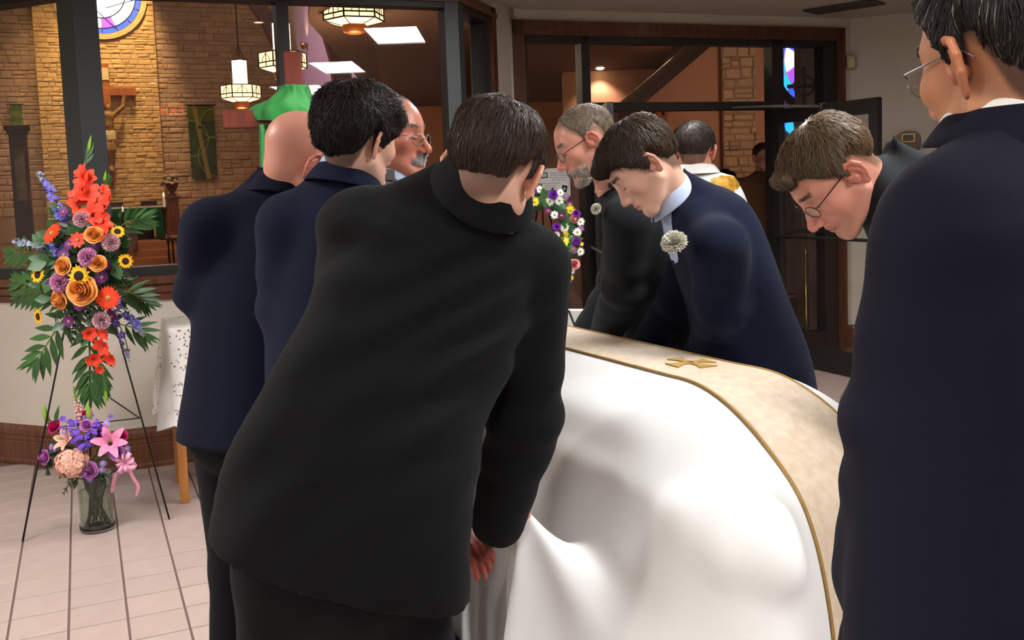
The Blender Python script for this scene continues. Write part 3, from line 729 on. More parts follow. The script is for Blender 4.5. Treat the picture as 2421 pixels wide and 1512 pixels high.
# ---- side wall, arches and roof
CS = QA+AW*(sR+.3)
sw = MB(); sw.box(CS+nA*5+AW*.15+ZV*4.6, (.3, 10.4, 9.2), (AW, nA, ZV)); struct('wall_side', sw, M_plaster, label='plaster nave side wall tinted violet by the lights')
rf = MB(); rf.box(QA+nA*9+AW*-2+ZV*9.6, (24, 20, .2), (AW, nA, ZV)); struct('ceiling_nave', rf, M_brownceil)
def arch(name, label, t, r):
    """curved roof timber springing from the side wall"""
    o = thing(name, label, 'beam', tuple(CS+nA*t-AW*.15+ZV*2.0), 'curved roof timbers')
    pts = [CS+nA*t-AW*.18+ZV*z for z in (2.0, 3.4)]
    for k in range(9):
        a = k/8*PI/2; pts.append(CS+nA*t-AW*(.18+r*(1-math.cos(a)))+ZV*(3.4+r*1.25*math.sin(a)))
    b = MB(); n = len(pts); w = .16; dep = .34
    vs = []
    for i, p in enumerate(pts):
        d = unit(pts[min(i+1, n-1)]-pts[max(i-1, 0)]); nn = np.cross(d, nA)
        for q in ((-w, -dep/2), (w, -dep/2), (w, dep/2), (-w, dep/2)): vs.append(p+nA*q[0]*.6+nn*q[1])
    fs = []
    for i in range(n-1):
        for k in range(4): fs.append((4*i+k, 4*i+(k+1) % 4, 4*i+4+(k+1) % 4, 4*i+4+k))
    fs += [(0, 1, 2, 3), tuple(4*(n-1)+k for k in range(4))]
    b.add(vs, fs).build('timber', M_darkwood, o)
arch('roof_arch', 'curved dark roof timber nearest the stone wall', 2.5, 3.4)
arch('roof_arch', 'curved dark roof timber in the middle of the violet wall', 7.2, 3.4)
arch('roof_arch', 'curved dark roof timber nearest the window', 9.6, 3.4)
# sconce up-light on the side wall
p = onplane(727, 108, CS, AW); o = thing('wall_sconce', 'small uplight sconce on the violet side wall', 'sconce', tuple(p))
b = MB(); b.lathe(p-AW*.1, [(.03, -.08), (.07, -.02), (.09, .06), (.07, .06)], 12); b.build('bowl', M_brass, o, smooth=True)
spot_light('sconce_light', tuple(p-AW*.12+ZV*.08), tuple(p-AW*.02+ZV*2), 14, (1, .7, .4), 70, .8, .04)

# ---- the vestibule right of the nave and the aisle behind the doors
M_peach = mat('peach_plaster', srgb(190, 140, 112), .85, bump=.03, bscale=80)
M_tan = mat('tan_plaster', srgb(168, 112, 76), .85, bump=.03, bscale=80)
SE = CS+nA*10.2; YV = SE[1]
b = MB(); b.box(np.array([(SE[0]+1.0)/2, YV+.1, 1.5]), (1.0-SE[0]+.3, .2, 3.0)); struct('wall_vestibule', b, M_tan)
b = MB(); b.prism([np.array(q) for q in ((SE[0]-.2, YV+.2, 2.96), (2.4, YV+.2, 2.96), (2.4, 8.9, 4.11), (1.0, 8.0, 4.25), (-1.2, 7.2, 4.4), (SE[0]-.4, 12, 3.6))], ZV*.1); struct('ceiling_vestibule', b, M_brownceil)
YB = 15.5
b = MB(); b.box(np.array([5.6, YB, 3.4]), (9.4, .25, 6.8)); wal = struct('wall_aisle', b, M_peach, label='peach plaster wall seen through the door glass')
b = MB(); b.prism([np.array(q) for q in ((1.0, 8.8, 2.04), (1.0, YB, 2.04), (8.5, YB, 8.0), (8.5, 8.8, 8.0))], ZV*.12); struct('ceiling_aisle', b, M_brownceil, label='brown sloping ceiling behind the doors')
b = MB(); b.box(np.array([.95, 12.2, 1.02]), (.1, 6.6, 2.04)); struct('wall_aisle_side', b, M_brownceil)
# stone pier on the aisle wall
p0, p1 = aty(1702, 300, YB-.13)[0], aty(1782, 300, YB-.13)[0]
b = MB(); b.box(np.array([(p0+p1)/2, YB-.2, 2.6]), (p1-p0, .2, 5.2)); pier = struct('wall_pier', b, M_mortar, label='rough stone pier behind the door glass')
stone_face(pier, np.array([(p0+p1)/2, YB-.3, 0]), np.array([1., 0, 0]), np.array([0, -1., 0]), -(p1-p0)/2, (p1-p0)/2, 0, 4.2, (.09, .17), (.14, .34), VS, 90, dep=.04, seed=12)
# pointed dark doors in the aisle wall
def lancet(n, x0, x1, ytop, label):
    X0, X1 = aty(x0, 400, YB-.14)[0], aty(x1, 400, YB-.14)[0]; zt = aty((x0+x1)/2, ytop, YB-.14)[2]; w = X1-X0; c = (X0+X1)/2
    pts = [(X0, 0), (X0, zt-w*.9)]
    for k in range(1, 6): pts.append((X0+w/2*(1-math.cos(k/6*1.2))/(1-math.cos(1.2)), zt-w*.9+w*.9*math.sin(k/6*1.35)/math.sin(1.35)))
    pts.append((c, zt)); pts += [(2*c-x, z) for x, z in pts[:-1][::-1]]
    b = MB(); b.prism([np.array([x, YB-.13, z]) for x, z in pts], np.array([0, -.08, 0])); o = struct('door_%d' % n, b, M_darkwood, label=label)
    h = MB(); h.box(np.array([c+w*.3, YB-.23, 1.05]), (.03, .03, .25)); h.build('handle', M_brass, o)
lancet(3, 1586, 1650, 294, 'pointed dark wooden door half hidden by the vested man')
lancet(4, 1806, 1880, 300, 'pointed dark wooden door behind the man with the tie')
# exit light fixture box on the peach wall
p = aty(1562, 282, YB-.15); o = thing('emergency_light', 'small tan emergency light high on the peach wall', 'lamp', tuple(p)); b = MB(); b.box(p, (.2, .1, .12)); b.build('housing', M_tan, o, bevel=.01)
for i in (-1, 1):
    b = MB(); b.lathe(p+np.array([i*.07, -.02, .1]), [(.02, -.04), (.05, 0), (.045, .03), (.01, .04)], 10); b.build('lamp_head', M_tan, o, smooth=True)
# plaster return wall with blue stained window at right
YR = 10.6; xr0 = aty(1851, 300, YR)[0]; xr1 = aty(1893, 300, 9.6)[0]
b = MB(); b.box(np.array([xr1+1.5, 9.7, 1.8]), (3.0, .2, 3.6)); struct('wall_return', b, M_plaster)
c = aty(1898, 140, 12.0); rr = .33
sg = thing('side_stained_window', 'blue stained glass oval seen beside the door frame', 'window', tuple(c-ZV*rr*1.7))
X = np.array([1., 0, 0]); N_ = np.array([0, -1., 0]); ZE = ZV*1.55
b = MB(); b.box(c+np.array([.45, .2, -.4]), (1.7, .2, 5.0)); struct('wall_aisle_right', b, M_peach)
b = MB(); ring(b, c+N_*-.1+N_*.12, X, ZE, rr, rr+.07, N_, .06); b.build('frame', M_darkwood, sg)
for k in range(14): wedge_piece(sg, c+N_*.04, X, ZE, N_, 2*PI*k/14+.03, 2*PI*(k+1)/14-.03, rr*.74, rr*.97, glass_cols['cyan' if k % 3 else 'blue'])
for k in range(7): wedge_piece(sg, c+N_*.04, X, ZE, N_, 2*PI*k/7+.03, 2*PI*(k+1)/7-.03, rr*.06, rr*.7, glass_cols[['white', 'cyan', 'blue', 'white', 'violet', 'cyan', 'white'][k]])
c2 = aty(1853, 305, 12.10)
sg2 = thing('side_stained_window', 'sliver of blue stained glass just right of the door mullion', 'window', tuple(c2-ZV*.25))
wedge_piece(sg2, c2+N_*.005, X, ZE, N_, -.5, 1.2, .02, .12, glass_cols['cyan']); wedge_piece(sg2, c2+N_*.005, X, ZE, N_, 1.2, 2.6, .02, .12, glass_cols['blue'])
# processional cross on a brass staff
p = aty(1905, 640, 8.9); o = thing('processional_cross', 'brass processional cross on a tall staff behind the door glass', 'cross', (p[0], p[1], 0))
b = MB(); b.lathe((p[0], p[1], 0), [(.14, 0), (.14, .02), (.03, .05), (.022, .8), (.03, .82), (.012, .85), (.012, 2.1)], 12); b.build('staff', M_brass, o, smooth=True)
q = np.array([p[0], p[1], 2.28]); M_old = mat('tarnished_metal', srgb(104, 98, 78), .5, .6); b = MB(); b.box(q, (.035, .03, .46)); b.box(q+ZV*.06, (.3, .03, .035)); ring(b, q+ZV*.06, X, ZV, .075, .1, N_, .02, 20); b.build('cross', M_old, o, bevel=.006)
for k, (px_, py_) in enumerate(((1418, 160), (1456, 197), (1320, 97), (1561, 100))):
    d = ray(px_, py_); A_ = np.array([1.0, 8.8, 2.04]); n_ = unit(np.cross(np.array([0, 1., 0]), np.array([7.5, 0, 5.96])))
    q = CAM+d*(np.dot(A_-CAM, n_)/np.dot(d, n_))
    if not (8.0 < q[1] < 15.3 and q[0] > 1.0):
        n_ = unit([0, 4.25-2.96, YV+.2-8.0]); q = CAM+d*(np.dot(np.array([0, 8.0, 4.25])-CAM, n_)/np.dot(d, n_))
    elif k == 0: q = q+ZV*.03

    t = thing('aisle_downlight', ['flat downlight on the brown aisle ceiling', 'bright round downlight on the brown aisle ceiling', 'downlight at the top of the left sidelight', 'downlight at the top of the transom'][k], 'downlight', tuple(q), 'aisle downlights')
    spot_light('aisle_beam', tuple(q-ZV*.06), tuple(q-ZV*3), 34, (1, .78, .58), 110, .6, .05)
    b = MB(); b.lathe(q, [(.001, -.035), (.04, -.03), (.06, -.012), (.062, 0)], 14); b.build('lens', M_can, t, smooth=True)
    b = MB(); ring(b, q-ZV*.01, X, np.array([0, 1., 0]), .06, .085, -ZV, .008, 18); b.build('trim_ring', M_white, t)
# pendant lanterns
M_lant = emis('lantern_glass', (1, .70, .30), 1.9); M_tubeglow = emis('lantern_tube', (1, .80, .48), 2.6); M_iron = mat('lantern_iron', srgb(52, 34, 22), .5, .4)
def lantern(xc, ytop, ymid, ybot, width, dist, label):
    """hexagonal lantern: ymid = top rim of the hexagon, ybot = its lower rim"""
    c = aty(xc, ymid, dist); w = width/FPX*dist/2/.95; hh = (ybot-ymid)/FPX*dist; th = (ymid-ytop)/FPX*dist; c = c-ZV*hh
    o = thing('pendant_lantern', label, 'lantern', tuple(c), 'hexagonal pendant lanterns')
    V = [c+np.array([math.cos(k*PI/3+.35), math.sin(k*PI/3+.35), 0])*w for k in range(6)]
    fr = MB()
    for k in range(6):
        p, q = V[k], V[(k+1) % 6]
        for z in (0, hh*.33, hh): fr.tube([p+ZV*z, q+ZV*z], w*.028, 6)
        fr.tube([p, p+ZV*hh], w*.032, 6); fr.tube([(p+q)/2, (p+q)/2+ZV*hh], w*.02, 6); fr.tube([p, c-ZV*hh*.28+(p-c)*.45], w*.02, 6)
        ar = [p*.75+q*.25+ZV*hh*.33, p*.72+q*.28+ZV*hh*.6, p*.5+q*.5+ZV*hh*.9, p*.28+q*.72+ZV*hh*.6, p*.25+q*.75+ZV*hh*.33]; fr.tube(ar, w*.016, 5)
        m2 = MB(); m2.prism([p*.985+c*.015, q*.985+c*.015, q*.985+c*.015+ZV*hh, p*.985+c*.015+ZV*hh], unit((c-(p+q)/2)*np.array([1, 1, 0]))*.01); m2.build('pane', M_lant, o)
        m2 = MB(); i0, i1 = c-ZV*hh*.28+(p-c)*.45, c-ZV*hh*.28+(q-c)*.45; m2.prism([p, q, i1, i0], ZV*.01); m2.build('bottom_pane', M_lant, o)
    fr.build('frame', M_iron, o)
    b = MB(); b.lathe(c-ZV*hh*.28, [(w*.2, -hh*.55), (w*.36, -hh*.45), (w*.4, 0), (w*.42, .02)], 12); b.build('bowl', mat('copper_bowl', srgb(170, 92, 44), .4, .5), o, smooth=True)
    for k in range(4):
        a = k*PI/2+.4; e = c+np.array([math.cos(a), math.sin(a), 0])*w*.2; b = MB(); b.tube([e+ZV*hh, e+ZV*(hh+th*.92)], w*.17, 10); b.build('tube_shade', M_tubeglow, o, smooth=True)
        m2 = MB(); m2.lathe(e+ZV*(hh+th*.92), [(w*.17, 0), (w*.15, th*.05), (w*.03, th*.12)], 8); m2.build('finial', M_iron, o, smooth=True)
    b = MB(); b.tube([c+ZV*(hh+th*1.5), c+ZV*9.0], .012, 6)
    for k in range(4):
        a = k*PI/2+.4; b.tube([c+np.array([math.cos(a), math.sin(a), 0])*w*.2+ZV*(hh+th), c+ZV*(hh+th*1.5)], .008, 5)
    b.build('chain', M_iron, o)
    point_light('lantern_light', tuple(c-ZV*(hh*.3+.5)), 36, (1, .74, .46), .25)
lantern(568, 140, 203, 232, 86, 18.4, 'smallest pendant lantern hanging before the stone wall')
lantern(667, 52, 126, 160, 104, 15.2, 'middle pendant lantern half behind the window mullion')
lantern(835, -82, 12, 48, 134, 11.9, 'largest pendant lantern at the top of the window')
# light in the sanctuary
spot_light('altar_spot', tuple(alongAW(cs+.9, 2.2, 8.9)), tuple(alongAW(cs+.1, 0, 4.6)), 1500, (1, .70, .32), 46, .8, .15)
spot_light('altar_spot', tuple(alongAW(cs-2.0, 3.5, 8.8)), tuple(alongAW(cs-.2, 0, 3.0)), 600, (1, .70, .34), 50, .8, .15)
area_light('nave_light', tuple(alongAW(2, 9, 9.3)), 8, 340, (1, .78, .58))
spot_light('stained_light', tuple(CS+nA*7.5-AW*5.5+ZV*7.5), tuple(CS+nA*5.5+ZV*4.6), 900, (.60, .38, 1.0), 62, .7, .3)
point_light('aisle_light', (3.6, 12.4, 2.6), 60, (1, .76, .56), .4)
point_light('vestibule_light', (-.2, 11.5, 2.4), 5, (1, .62, .38), .3)
# ================================================================== the casket under its pall
CU = ang(116.8); CN = np.array([CU[1], -CU[0], 0.0])
N0, UE0, UE1 = 1.607, 1.58, 3.63                   # axis offset, near and far end of the casket rim
HWR, ZR, ZLID = .345, .79, 1.035
BARO, BARU = .405, 1.44                              # carrying bars: outer offset, near end
HAND_R = aty(1226, 1196, 2.2)                      # where the nearest bearer grips the pall
def lid_top(u, n):
    t0 = np.clip((2.0-u)/.46, 0, None); t1 = np.clip((u-(UE0+UE1-2.0))/.46, 0, None)
    return ZLID-.25*t0**1.75-.25*t1**1.75-.10*(np.abs(n-N0)/.33)**2.4
def pall_sim():
    h = .029; p0, p1, hw = .74, 4.32, 1.17
    ni, nj = int((p1-p0)/h)+1, int(2*hw/h)+1
    P = p0+np.arange(ni)*h; Q = N0-hw+np.arange(nj)*2*hw/(nj-1); hq = 2*hw/(nj-1)
    X = np.zeros((ni, nj, 3)); X[..., 0] = P[:, None]; X[..., 1] = Q[None, :]; X[..., 2] = 1.075   # coordinates (u, n, z)
    r = np.random.default_rng(3); X[..., 2] += .01*np.sin(X[..., 0]*5.1+X[..., 1]*3)+r.normal(0, .0015, (ni, nj))
    V = np.zeros_like(X); w = np.ones((ni, nj, 1))
    pin = np.ix_((P > 2.05) & (P < 3.2), np.abs(Q-N0) < .2); w[pin] = 0; X[..., 2][pin] = lid_top(X[..., 0], X[..., 1])[pin]+.006     # the cloth lies still on the flat of the lid
    cons = []
    def add(a, b, rest, k): cons.append((a, b, rest, k))
    S = slice
    for st in (0, 1): add((S(st, ni-1, 2), S(None)), (S(st+1, ni, 2), S(None)), h, 1.0)
    for st in (0, 1): add((S(None), S(st, nj-1, 2)), (S(None), S(st+1, nj, 2)), hq, 1.0)
    d = math.hypot(h, hq)
    for st in (0, 1):
        add((S(st, ni-1, 2), S(0, nj-1)), (S(st+1, ni, 2), S(1, nj)), d, .25); add((S(st, ni-1, 2), S(1, nj)), (S(st+1, ni, 2), S(0, nj-1)), d, .25)
    for k in (3,):
        for st in range(k): add((S(st, ni-k, 2*k), S(None)), (S(st+k, ni, 2*k), S(None)), k*h, .05); add((S(st+k, ni-k, 2*k), S(None)), (S(st+2*k, ni, 2*k), S(None)), k*h, .05)
        for st in range(k): add((S(None), S(st, nj-k, 2*k)), (S(None), S(st+k, nj, 2*k)), k*hq, .05); add((S(None), S(st+k, nj-k, 2*k)), (S(None), S(st+2*k, nj, 2*k)), k*hq, .05)
    hp = np.array([HAND_R@CU, HAND_R@CN, HAND_R[2]])
    ih = int(round((1.93-p0)/h)); jh = int(round((N0-.80-Q[0])/hq))
    dt = .023; STEPS = 270; start = None
    for s in range(STEPS):
        V[..., 2] -= 9.8*dt; V *= .975
        Xp = X.copy(); X = X+V*dt
        X[w[..., 0] == 0] = Xp[w[..., 0] == 0]
        if s == 120: start = Xp[ih-1:ih+2, jh-1:jh+2].copy(); w[ih-1:ih+2, jh-1:jh+2] = 0
        if s >= 120:
            f = min(1.0, (s-120)/80); f = f*f*(3-2*f)
            off = np.zeros((3, 3, 3)); off[..., 0] = (np.arange(3)-1)[:, None]*.018; off[..., 1] = (np.arange(3)-1)[None, :]*.008
            X[ih-1:ih+2, jh-1:jh+2] = start*(1-f)+(hp+off)*f
        for it in range(8):
            for a, b, rest, k in cons:
                A, B = X[a], X[b]
                if A.shape != B.shape:
                    mi = min(A.shape[0], B.shape[0]); mj = min(A.shape[1], B.shape[1])
                    A = A[:mi, :mj]; B = B[:mi, :mj]; wa, wb = w[a][:mi, :mj], w[b][:mi, :mj]
                else: wa, wb = w[a], w[b]
                D = B-A; L = np.sqrt((D*D).sum(-1, keepdims=True))+1e-9; ws = wa+wb+1e-9
                c = k*(L-rest)/L/ws*D
                A += wa*c; B -= wb*c
            if it % 3 == 1:
                u, n, z = X[..., 0], X[..., 1], X[..., 2]
                zt = lid_top(u, n)+.006
                inl = (np.abs(n-N0) < .33) & (u > UE0+.02) & (u < UE1-.02) & (z < zt) & (zt > ZR-.02)
                z[inl] = zt[inl]
                inr = (np.abs(n-N0) < HWR) & (u > UE0) & (u < UE1) & (z < ZR)
                if inr.any():
                    dn = HWR-np.abs(n-N0); du = np.minimum(u-UE0, UE1-u); dz = ZR-z
                    m1 = inr & (dz <= dn) & (dz <= du); z[m1] = ZR
                    m2 = inr & ~m1 & (dn <= du); n[m2] = N0+np.sign(n[m2]-N0)*HWR
                    m3 = inr & ~m1 & ~m2; u[m3] = np.where(u[m3] < (UE0+UE1)/2, UE0, UE1)
                an = np.abs(n-N0); ib = (an > .27) & (an < BARO) & (u > BARU) & (u < 3.72) & (z < .865) & (z > .76)
                if ib.any():
                    dn = BARO-an; du = u-BARU; dz = .865-z
                    m1 = ib & (dz <= dn) & (dz <= du); z[m1] = .865
                    m2 = ib & ~m1 & (dn <= du); n[m2] = N0+np.sign(n[m2]-N0)*BARO
                    m3 = ib & ~m1 & ~m2; u[m3] = BARU
                ib = (n > 1.29) & (n < 1.40) & (u > 1.39) & (u < 1.60) & (z < .872) & (z > .74)      # end handle under the cloth
                if ib.any(): du = u-1.39; dz = .872-z; m1 = ib & (dz <= du); z[m1] = .872; m2 = ib & ~m1; u[m2] = 1.39
                z[:] = np.maximum(z, .012)
        V = (X-Xp)/dt
        u, n, z = X[..., 0], X[..., 1], X[..., 2]
        con = ((z < lid_top(u, n)+.012) & (np.abs(n-N0) < .34) & (u > UE0) & (u < UE1)) | (z < .014)
        V[con] *= .35
        sp = np.sqrt((V*V).sum(-1, keepdims=True)); V *= np.minimum(1, 2.5/(sp+1e-9))
    return X, P, Q
PX, PP, PQ = pall_sim()
def to_world(X): return X[..., 0:1]*CU+X[..., 1:2]*CN+X[..., 2:3]*np.array([0, 0, 1.])
PW = to_world(PX)
# refine the cloth grid with a smooth cubic resampling
def refine(G, k=2):
    def up(A):
        n = A.shape[0]; t = np.linspace(0, n-1, (n-1)*k+1); i = np.clip(t.astype(int), 0, n-2); f = (t-i)[:, None, None]
        g = lambda j: A[np.clip(j, 0, n-1)]
        a, b, c, d = g(i-1), g(i), g(i+1), g(i+2)
        return .5*((2*b)+(-a+c)*f+(2*a-5*b+4*c-d)*f**2+(-a+3*b-3*c+d)*f**3)
    A = up(G); return np.swapaxes(up(np.swapaxes(A, 0, 1)), 0, 1)
def smooth(G, n=1):
    for _ in range(n):
        H = G.copy(); H[1:-1] = G[1:-1]*.5+(G[:-2]+G[2:])*.25; G = H.copy(); H[:, 1:-1] = G[:, 1:-1]*.5+(G[:, :-2]+G[:, 2:])*.25; G = H
    return G
PW = refine(smooth(PW, 1), 2); ni, nj = PW.shape[:2]
PPf = np.linspace(PP[0], PP[-1], ni); PQf = np.linspace(PQ[0], PQ[-1], nj)
def grid_faces(ni, nj):
    i, j = np.meshgrid(np.arange(ni-1), np.arange(nj-1), indexing='ij'); a = (i*nj+j).ravel()
    return np.stack([a, a+nj, a+nj+1, a+1], 1)
def grid_normals(G):
    du = np.gradient(G, axis=0); dv = np.gradient(G, axis=1); n = np.cross(du, dv); n /= np.linalg.norm(n, axis=-1, keepdims=True)+1e-9
    return n
PN = grid_normals(PW)
if PN[ni//2, nj//2, 2] < 0: PN = -PN
M_pall = mat('ivory_white_cloth', srgb(240, 240, 238), .75, sheen=.2, bump=.05, bscale=500)
M_orph = mat('cream_brocade', srgb(216, 194, 166), .6, noise=(srgb(230, 212, 186), 40, .9), sheen=.1, bump=.25, bscale=60)
M_goldtrim = mat('gold_braid', srgb(176, 138, 72), .45, .3, bump=.4, bscale=600)
M_goldemb = mat('gold_embroidery', srgb(196, 158, 82), .5, .1, bump=.4, bscale=300)
base = CU*(UE0+UE1)/2+CN*N0
pall = thing('casket_pall', 'white funeral pall with a gold-edged cream band draped over the casket', 'pall', (base[0], base[1], 0))
me = fastmesh('cloth', PW.reshape(-1, 3), grid_faces(ni, nj), M_pall); oc = obj('cloth', me, pall)
md = oc.modifiers.new('thickness', 'SOLIDIFY'); md.thickness = .0025; md.offset = -1
BH = .12
jb = np.where(np.abs(PQf-N0) <= BH)[0]; j0, j1 = jb[0], jb[-1]
def lift(sl, d): return (PW+PN*d)[sl]
bb = lift((slice(None), slice(j0, j1+1)), .004)
me = fastmesh('band', bb.reshape(-1, 3), grid_faces(ni, j1-j0+1), M_orph); ob = obj('band', me, pall)
md = ob.modifiers.new('thickness', 'SOLIDIFY'); md.thickness = .002
for j in (j0, j1):
    b = MB(); b.tube(list(lift((slice(0, ni), j), .006)), .0042, 6); b.build('gold_edging', M_goldtrim, pall, smooth=True)
def at_pq(p, q, d=.008):
    """point on the cloth at material coordinates"""
    fi = (p-PPf[0])/(PPf[1]-PPf[0]); fj = (q-PQf[0])/(PQf[1]-PQf[0]); i = int(np.clip(fi, 0, ni-2)); j = int(np.clip(fj, 0, nj-2)); a, c = fi-i, fj-j
    G = PW+PN*d if False else None
    f = lambda A: (A[i, j]*(1-a)*(1-c)+A[i+1, j]*a*(1-c)+A[i, j+1]*(1-a)*c+A[i+1, j+1]*a*c)
    return f(PW)+f(PN)*d
# cross embroidered on the band: four flared arms
ce = atz(1632, 850, 1.056); pc, qc = ce@CU, ce@CN
for k in range(4):
    a = k*PI/2+.05
    pts = []
    for (r_, w_) in ((.008, .010), (.03, .010), (.06, .026)): pts.append((r_, w_))
    ring_ = [(r_, w_) for r_, w_ in pts]+[(r_, -w_) for r_, w_ in pts[::-1]]
    b = MB(); top = [at_pq(pc+(r_*math.cos(a)-w_*math.sin(a))*1.25, qc+(r_*math.sin(a)+w_*math.cos(a)), .0095) for r_, w_ in ring_]
    b.prism([q for q in top], np.array([0, 0, -.003])); b.build('cross_arm', M_goldemb, pall)
# the casket itself, carried on a folding bier
ck = thing('casket', 'casket hidden under the white pall', 'casket', (base[0], base[1], .46))
M_mahog = wood('mahogany', srgb(96, 44, 26), srgb(66, 28, 18), 3, .25)
b = MB(); b.box(base+ZV*.63, (UE1-UE0-.12, 2*HWR-.14, .32), (CU, CN, ZV)); b.build('body', M_mahog, ck, bevel=.05)
for s_ in (-1, 1): b = MB(); b.tube([base+CN*s_*.33+CU*(1.66-(UE0+UE1)/2)+ZV*.80, base+CN*s_*.33+CU*.95+ZV*.81], .022, 10); b.build('carrying_bar', M_brass, ck, smooth=True)
gu = np.linspace(UE0+.12, UE1-.12, 40); gn = np.linspace(N0-.26, N0+.26, 16)
G = np.array([[CU*u+CN*n+ZV*(max(float(lid_top(u, n)), .81)-.02) for n in gn] for u in gu])
vs = list(G.reshape(-1, 3))+[np.array([v[0], v[1], .785]) for v in G.reshape(-1, 3)]
gf = grid_faces(40, 16); fs = [tuple(f) for f in gf]+[tuple(int(q)+640 for q in f[::-1]) for f in gf]
edge = [i*16 for i in range(40)]+[39*16+j for j in range(1, 16)]+[i*16+15 for i in range(38, -1, -1)]+[j for j in range(14, 0, -1)]
fs += [(edge[k], edge[(k+1) % len(edge)], edge[(k+1) % len(edge)]+640, edge[k]+640) for k in range(len(edge))]
MB().add(vs, fs).build('lid', M_mahog, ck, smooth=True)
bi = thing('casket_bier', 'folding wheeled bier under the casket', 'bier', (base[0], base[1], 0))
M_steel = mat('bier_steel', srgb(150, 150, 150), .3, .9)
b = MB()
for s in (-1, 1): b.box(base+CN*s*.2+ZV*.445, (1.5, .04, .03), (CU, CN, ZV)); b.tube([base+CN*s*.2+CU*.6+ZV*.06, base+CN*s*.2-CU*.6+ZV*.43], .015, 8); b.tube([base+CN*s*.2-CU*.6+ZV*.06, base+CN*s*.2+CU*.6+ZV*.43], .015, 8)
b.build('frame', M_steel, bi)
for s in (-1, 1):
    for q in (-1, 1): b = MB(); c = base+CN*s*.2+CU*q*.6; b.lathe(c+ZV*.05-CN*.015, [(.02, 0), (.05, .002), (.05, .028), (.02, .03)], 16, (CU, ZV, CN)); b.build('wheel', M_dark, bi, smooth=True)
# ================================================================== signed-distance modelling for figures
f32 = np.float32
def A3(*v): return np.array(v, f32)
def ell(P, c, r):
    r = np.asarray(r, f32); v = (P-np.asarray(c, f32)); a = v/r; k0 = np.sqrt((a*a).sum(-1)); b = a/r; k1 = np.sqrt((b*b).sum(-1))+1e-6
    return k0*(k0-1)/k1
def sph(P, c, r): v = P-np.asarray(c, f32); return np.sqrt((v*v).sum(-1))-f32(r)
def cap(P, a, b, ra, rb=None):
    rb = ra if rb is None else rb; a = np.asarray(a, f32); b = np.asarray(b, f32); ab = b-a
    v = P-a; t = np.clip((v@ab)/f32(ab@ab+1e-9), 0, 1); w = v-t[..., None]*ab
    return np.sqrt((w*w).sum(-1))-(f32(ra)+t*f32(rb-ra))
def chain(P, pts, rs, k=.01):
    d = None
    for i in range(len(pts)-1):
        e = cap(P, pts[i], pts[i+1], rs[i], rs[i+1]); d = e if d is None else smin(d, e, k)
    return d
def smin(a, b, k): h = np.clip(.5+.5*(b-a)/f32(k), 0, 1); return b+(a-b)*h-f32(k)*h*(1-h)
def smax(a, b, k): return -smin(-a, -b, k)
def sstep(x, a, b): t = np.clip((x-a)/(b-a), 0, 1); return t*t*(3-2*t)
def catmull(A, m):
    A = np.asarray(A, float); n = len(A); t = np.linspace(0, n-1, (n-1)*m+1); i = np.clip(t.astype(int), 0, n-2); f = (t-i).reshape((-1,)+(1,)*(A.ndim-1))
    g = lambda j: A[np.clip(j, 0, n-1)]
    a, b, c, d = g(i-1), g(i), g(i+1), g(i+2)
    return .5*((2*b)+(-a+c)*f+(2*a-5*b+4*c-d)*f**2+(-a+3*b-3*c+d)*f**3)
def tube_sdf(P, sts, m=4):
    """elliptical tube swept smoothly through stations (centre, right, forward, half width, half depth)"""
    C_ = catmull([s[0] for s in sts], m).astype(f32); R_ = catmull([s[1] for s in sts], m).astype(f32); F_ = catmull([s[2] for s in sts], m).astype(f32)
    W_ = catmull([s[3] for s in sts], m).astype(f32); D_ = catmull([s[4] for s in sts], m).astype(f32)
    best = np.full(len(P), 1e9, f32); S = np.zeros(len(P), f32); Z = np.zeros(len(P), f32)
    for i in range(len(C_)-1):
        ab = C_[i+1]-C_[i]; v = P-C_[i]; u = (v@ab)/f32(ab@ab); t = np.clip(u, 0, 1); w = v-t[:, None]*ab; q = (w*w).sum(-1); k = q < best
        best[k] = q[k]; S[k] = i+t[k]
        if i == 0 or i == len(C_)-2: Z[k] = ((u-t)*np.sqrt(ab@ab))[k]
        else: Z[k] = 0
    i = np.minimum(S.astype(int), len(C_)-2); t = S-i; T = t[:, None]
    lp = lambda A: A[i]*(1-(T if A.ndim > 1 else t))+A[i+1]*(T if A.ndim > 1 else t)
    w = P-lp(C_); x = (w*lp(R_)).sum(-1); y = (w*lp(F_)).sum(-1); W = lp(W_); D = lp(D_)
    q = ((np.abs(x/W))**2.4+(np.abs(y/D))**2.4)**f32(1/2.4)+1e-6
    g = np.maximum(np.sqrt((x/W/W)**2+(y/D/D)**2)/(np.sqrt((x/W)**2+(y/D)**2)+1e-6), 1/np.maximum(W, D))
    e = (q-1)/g
    return np.sqrt(np.maximum(e, 0)**2+Z*Z)+np.minimum(e, 0)
def wob(P, f, seed=0, n=5):
    r = np.random.default_rng(seed); s = 0
    for i in range(n):
        k = r.normal(size=3); k = (k/np.linalg.norm(k)*f*r.uniform(.6, 1.5)).astype(f32); s = s+np.sin(P@k+f32(r.uniform(0, 6)))
    return s/f32(n)
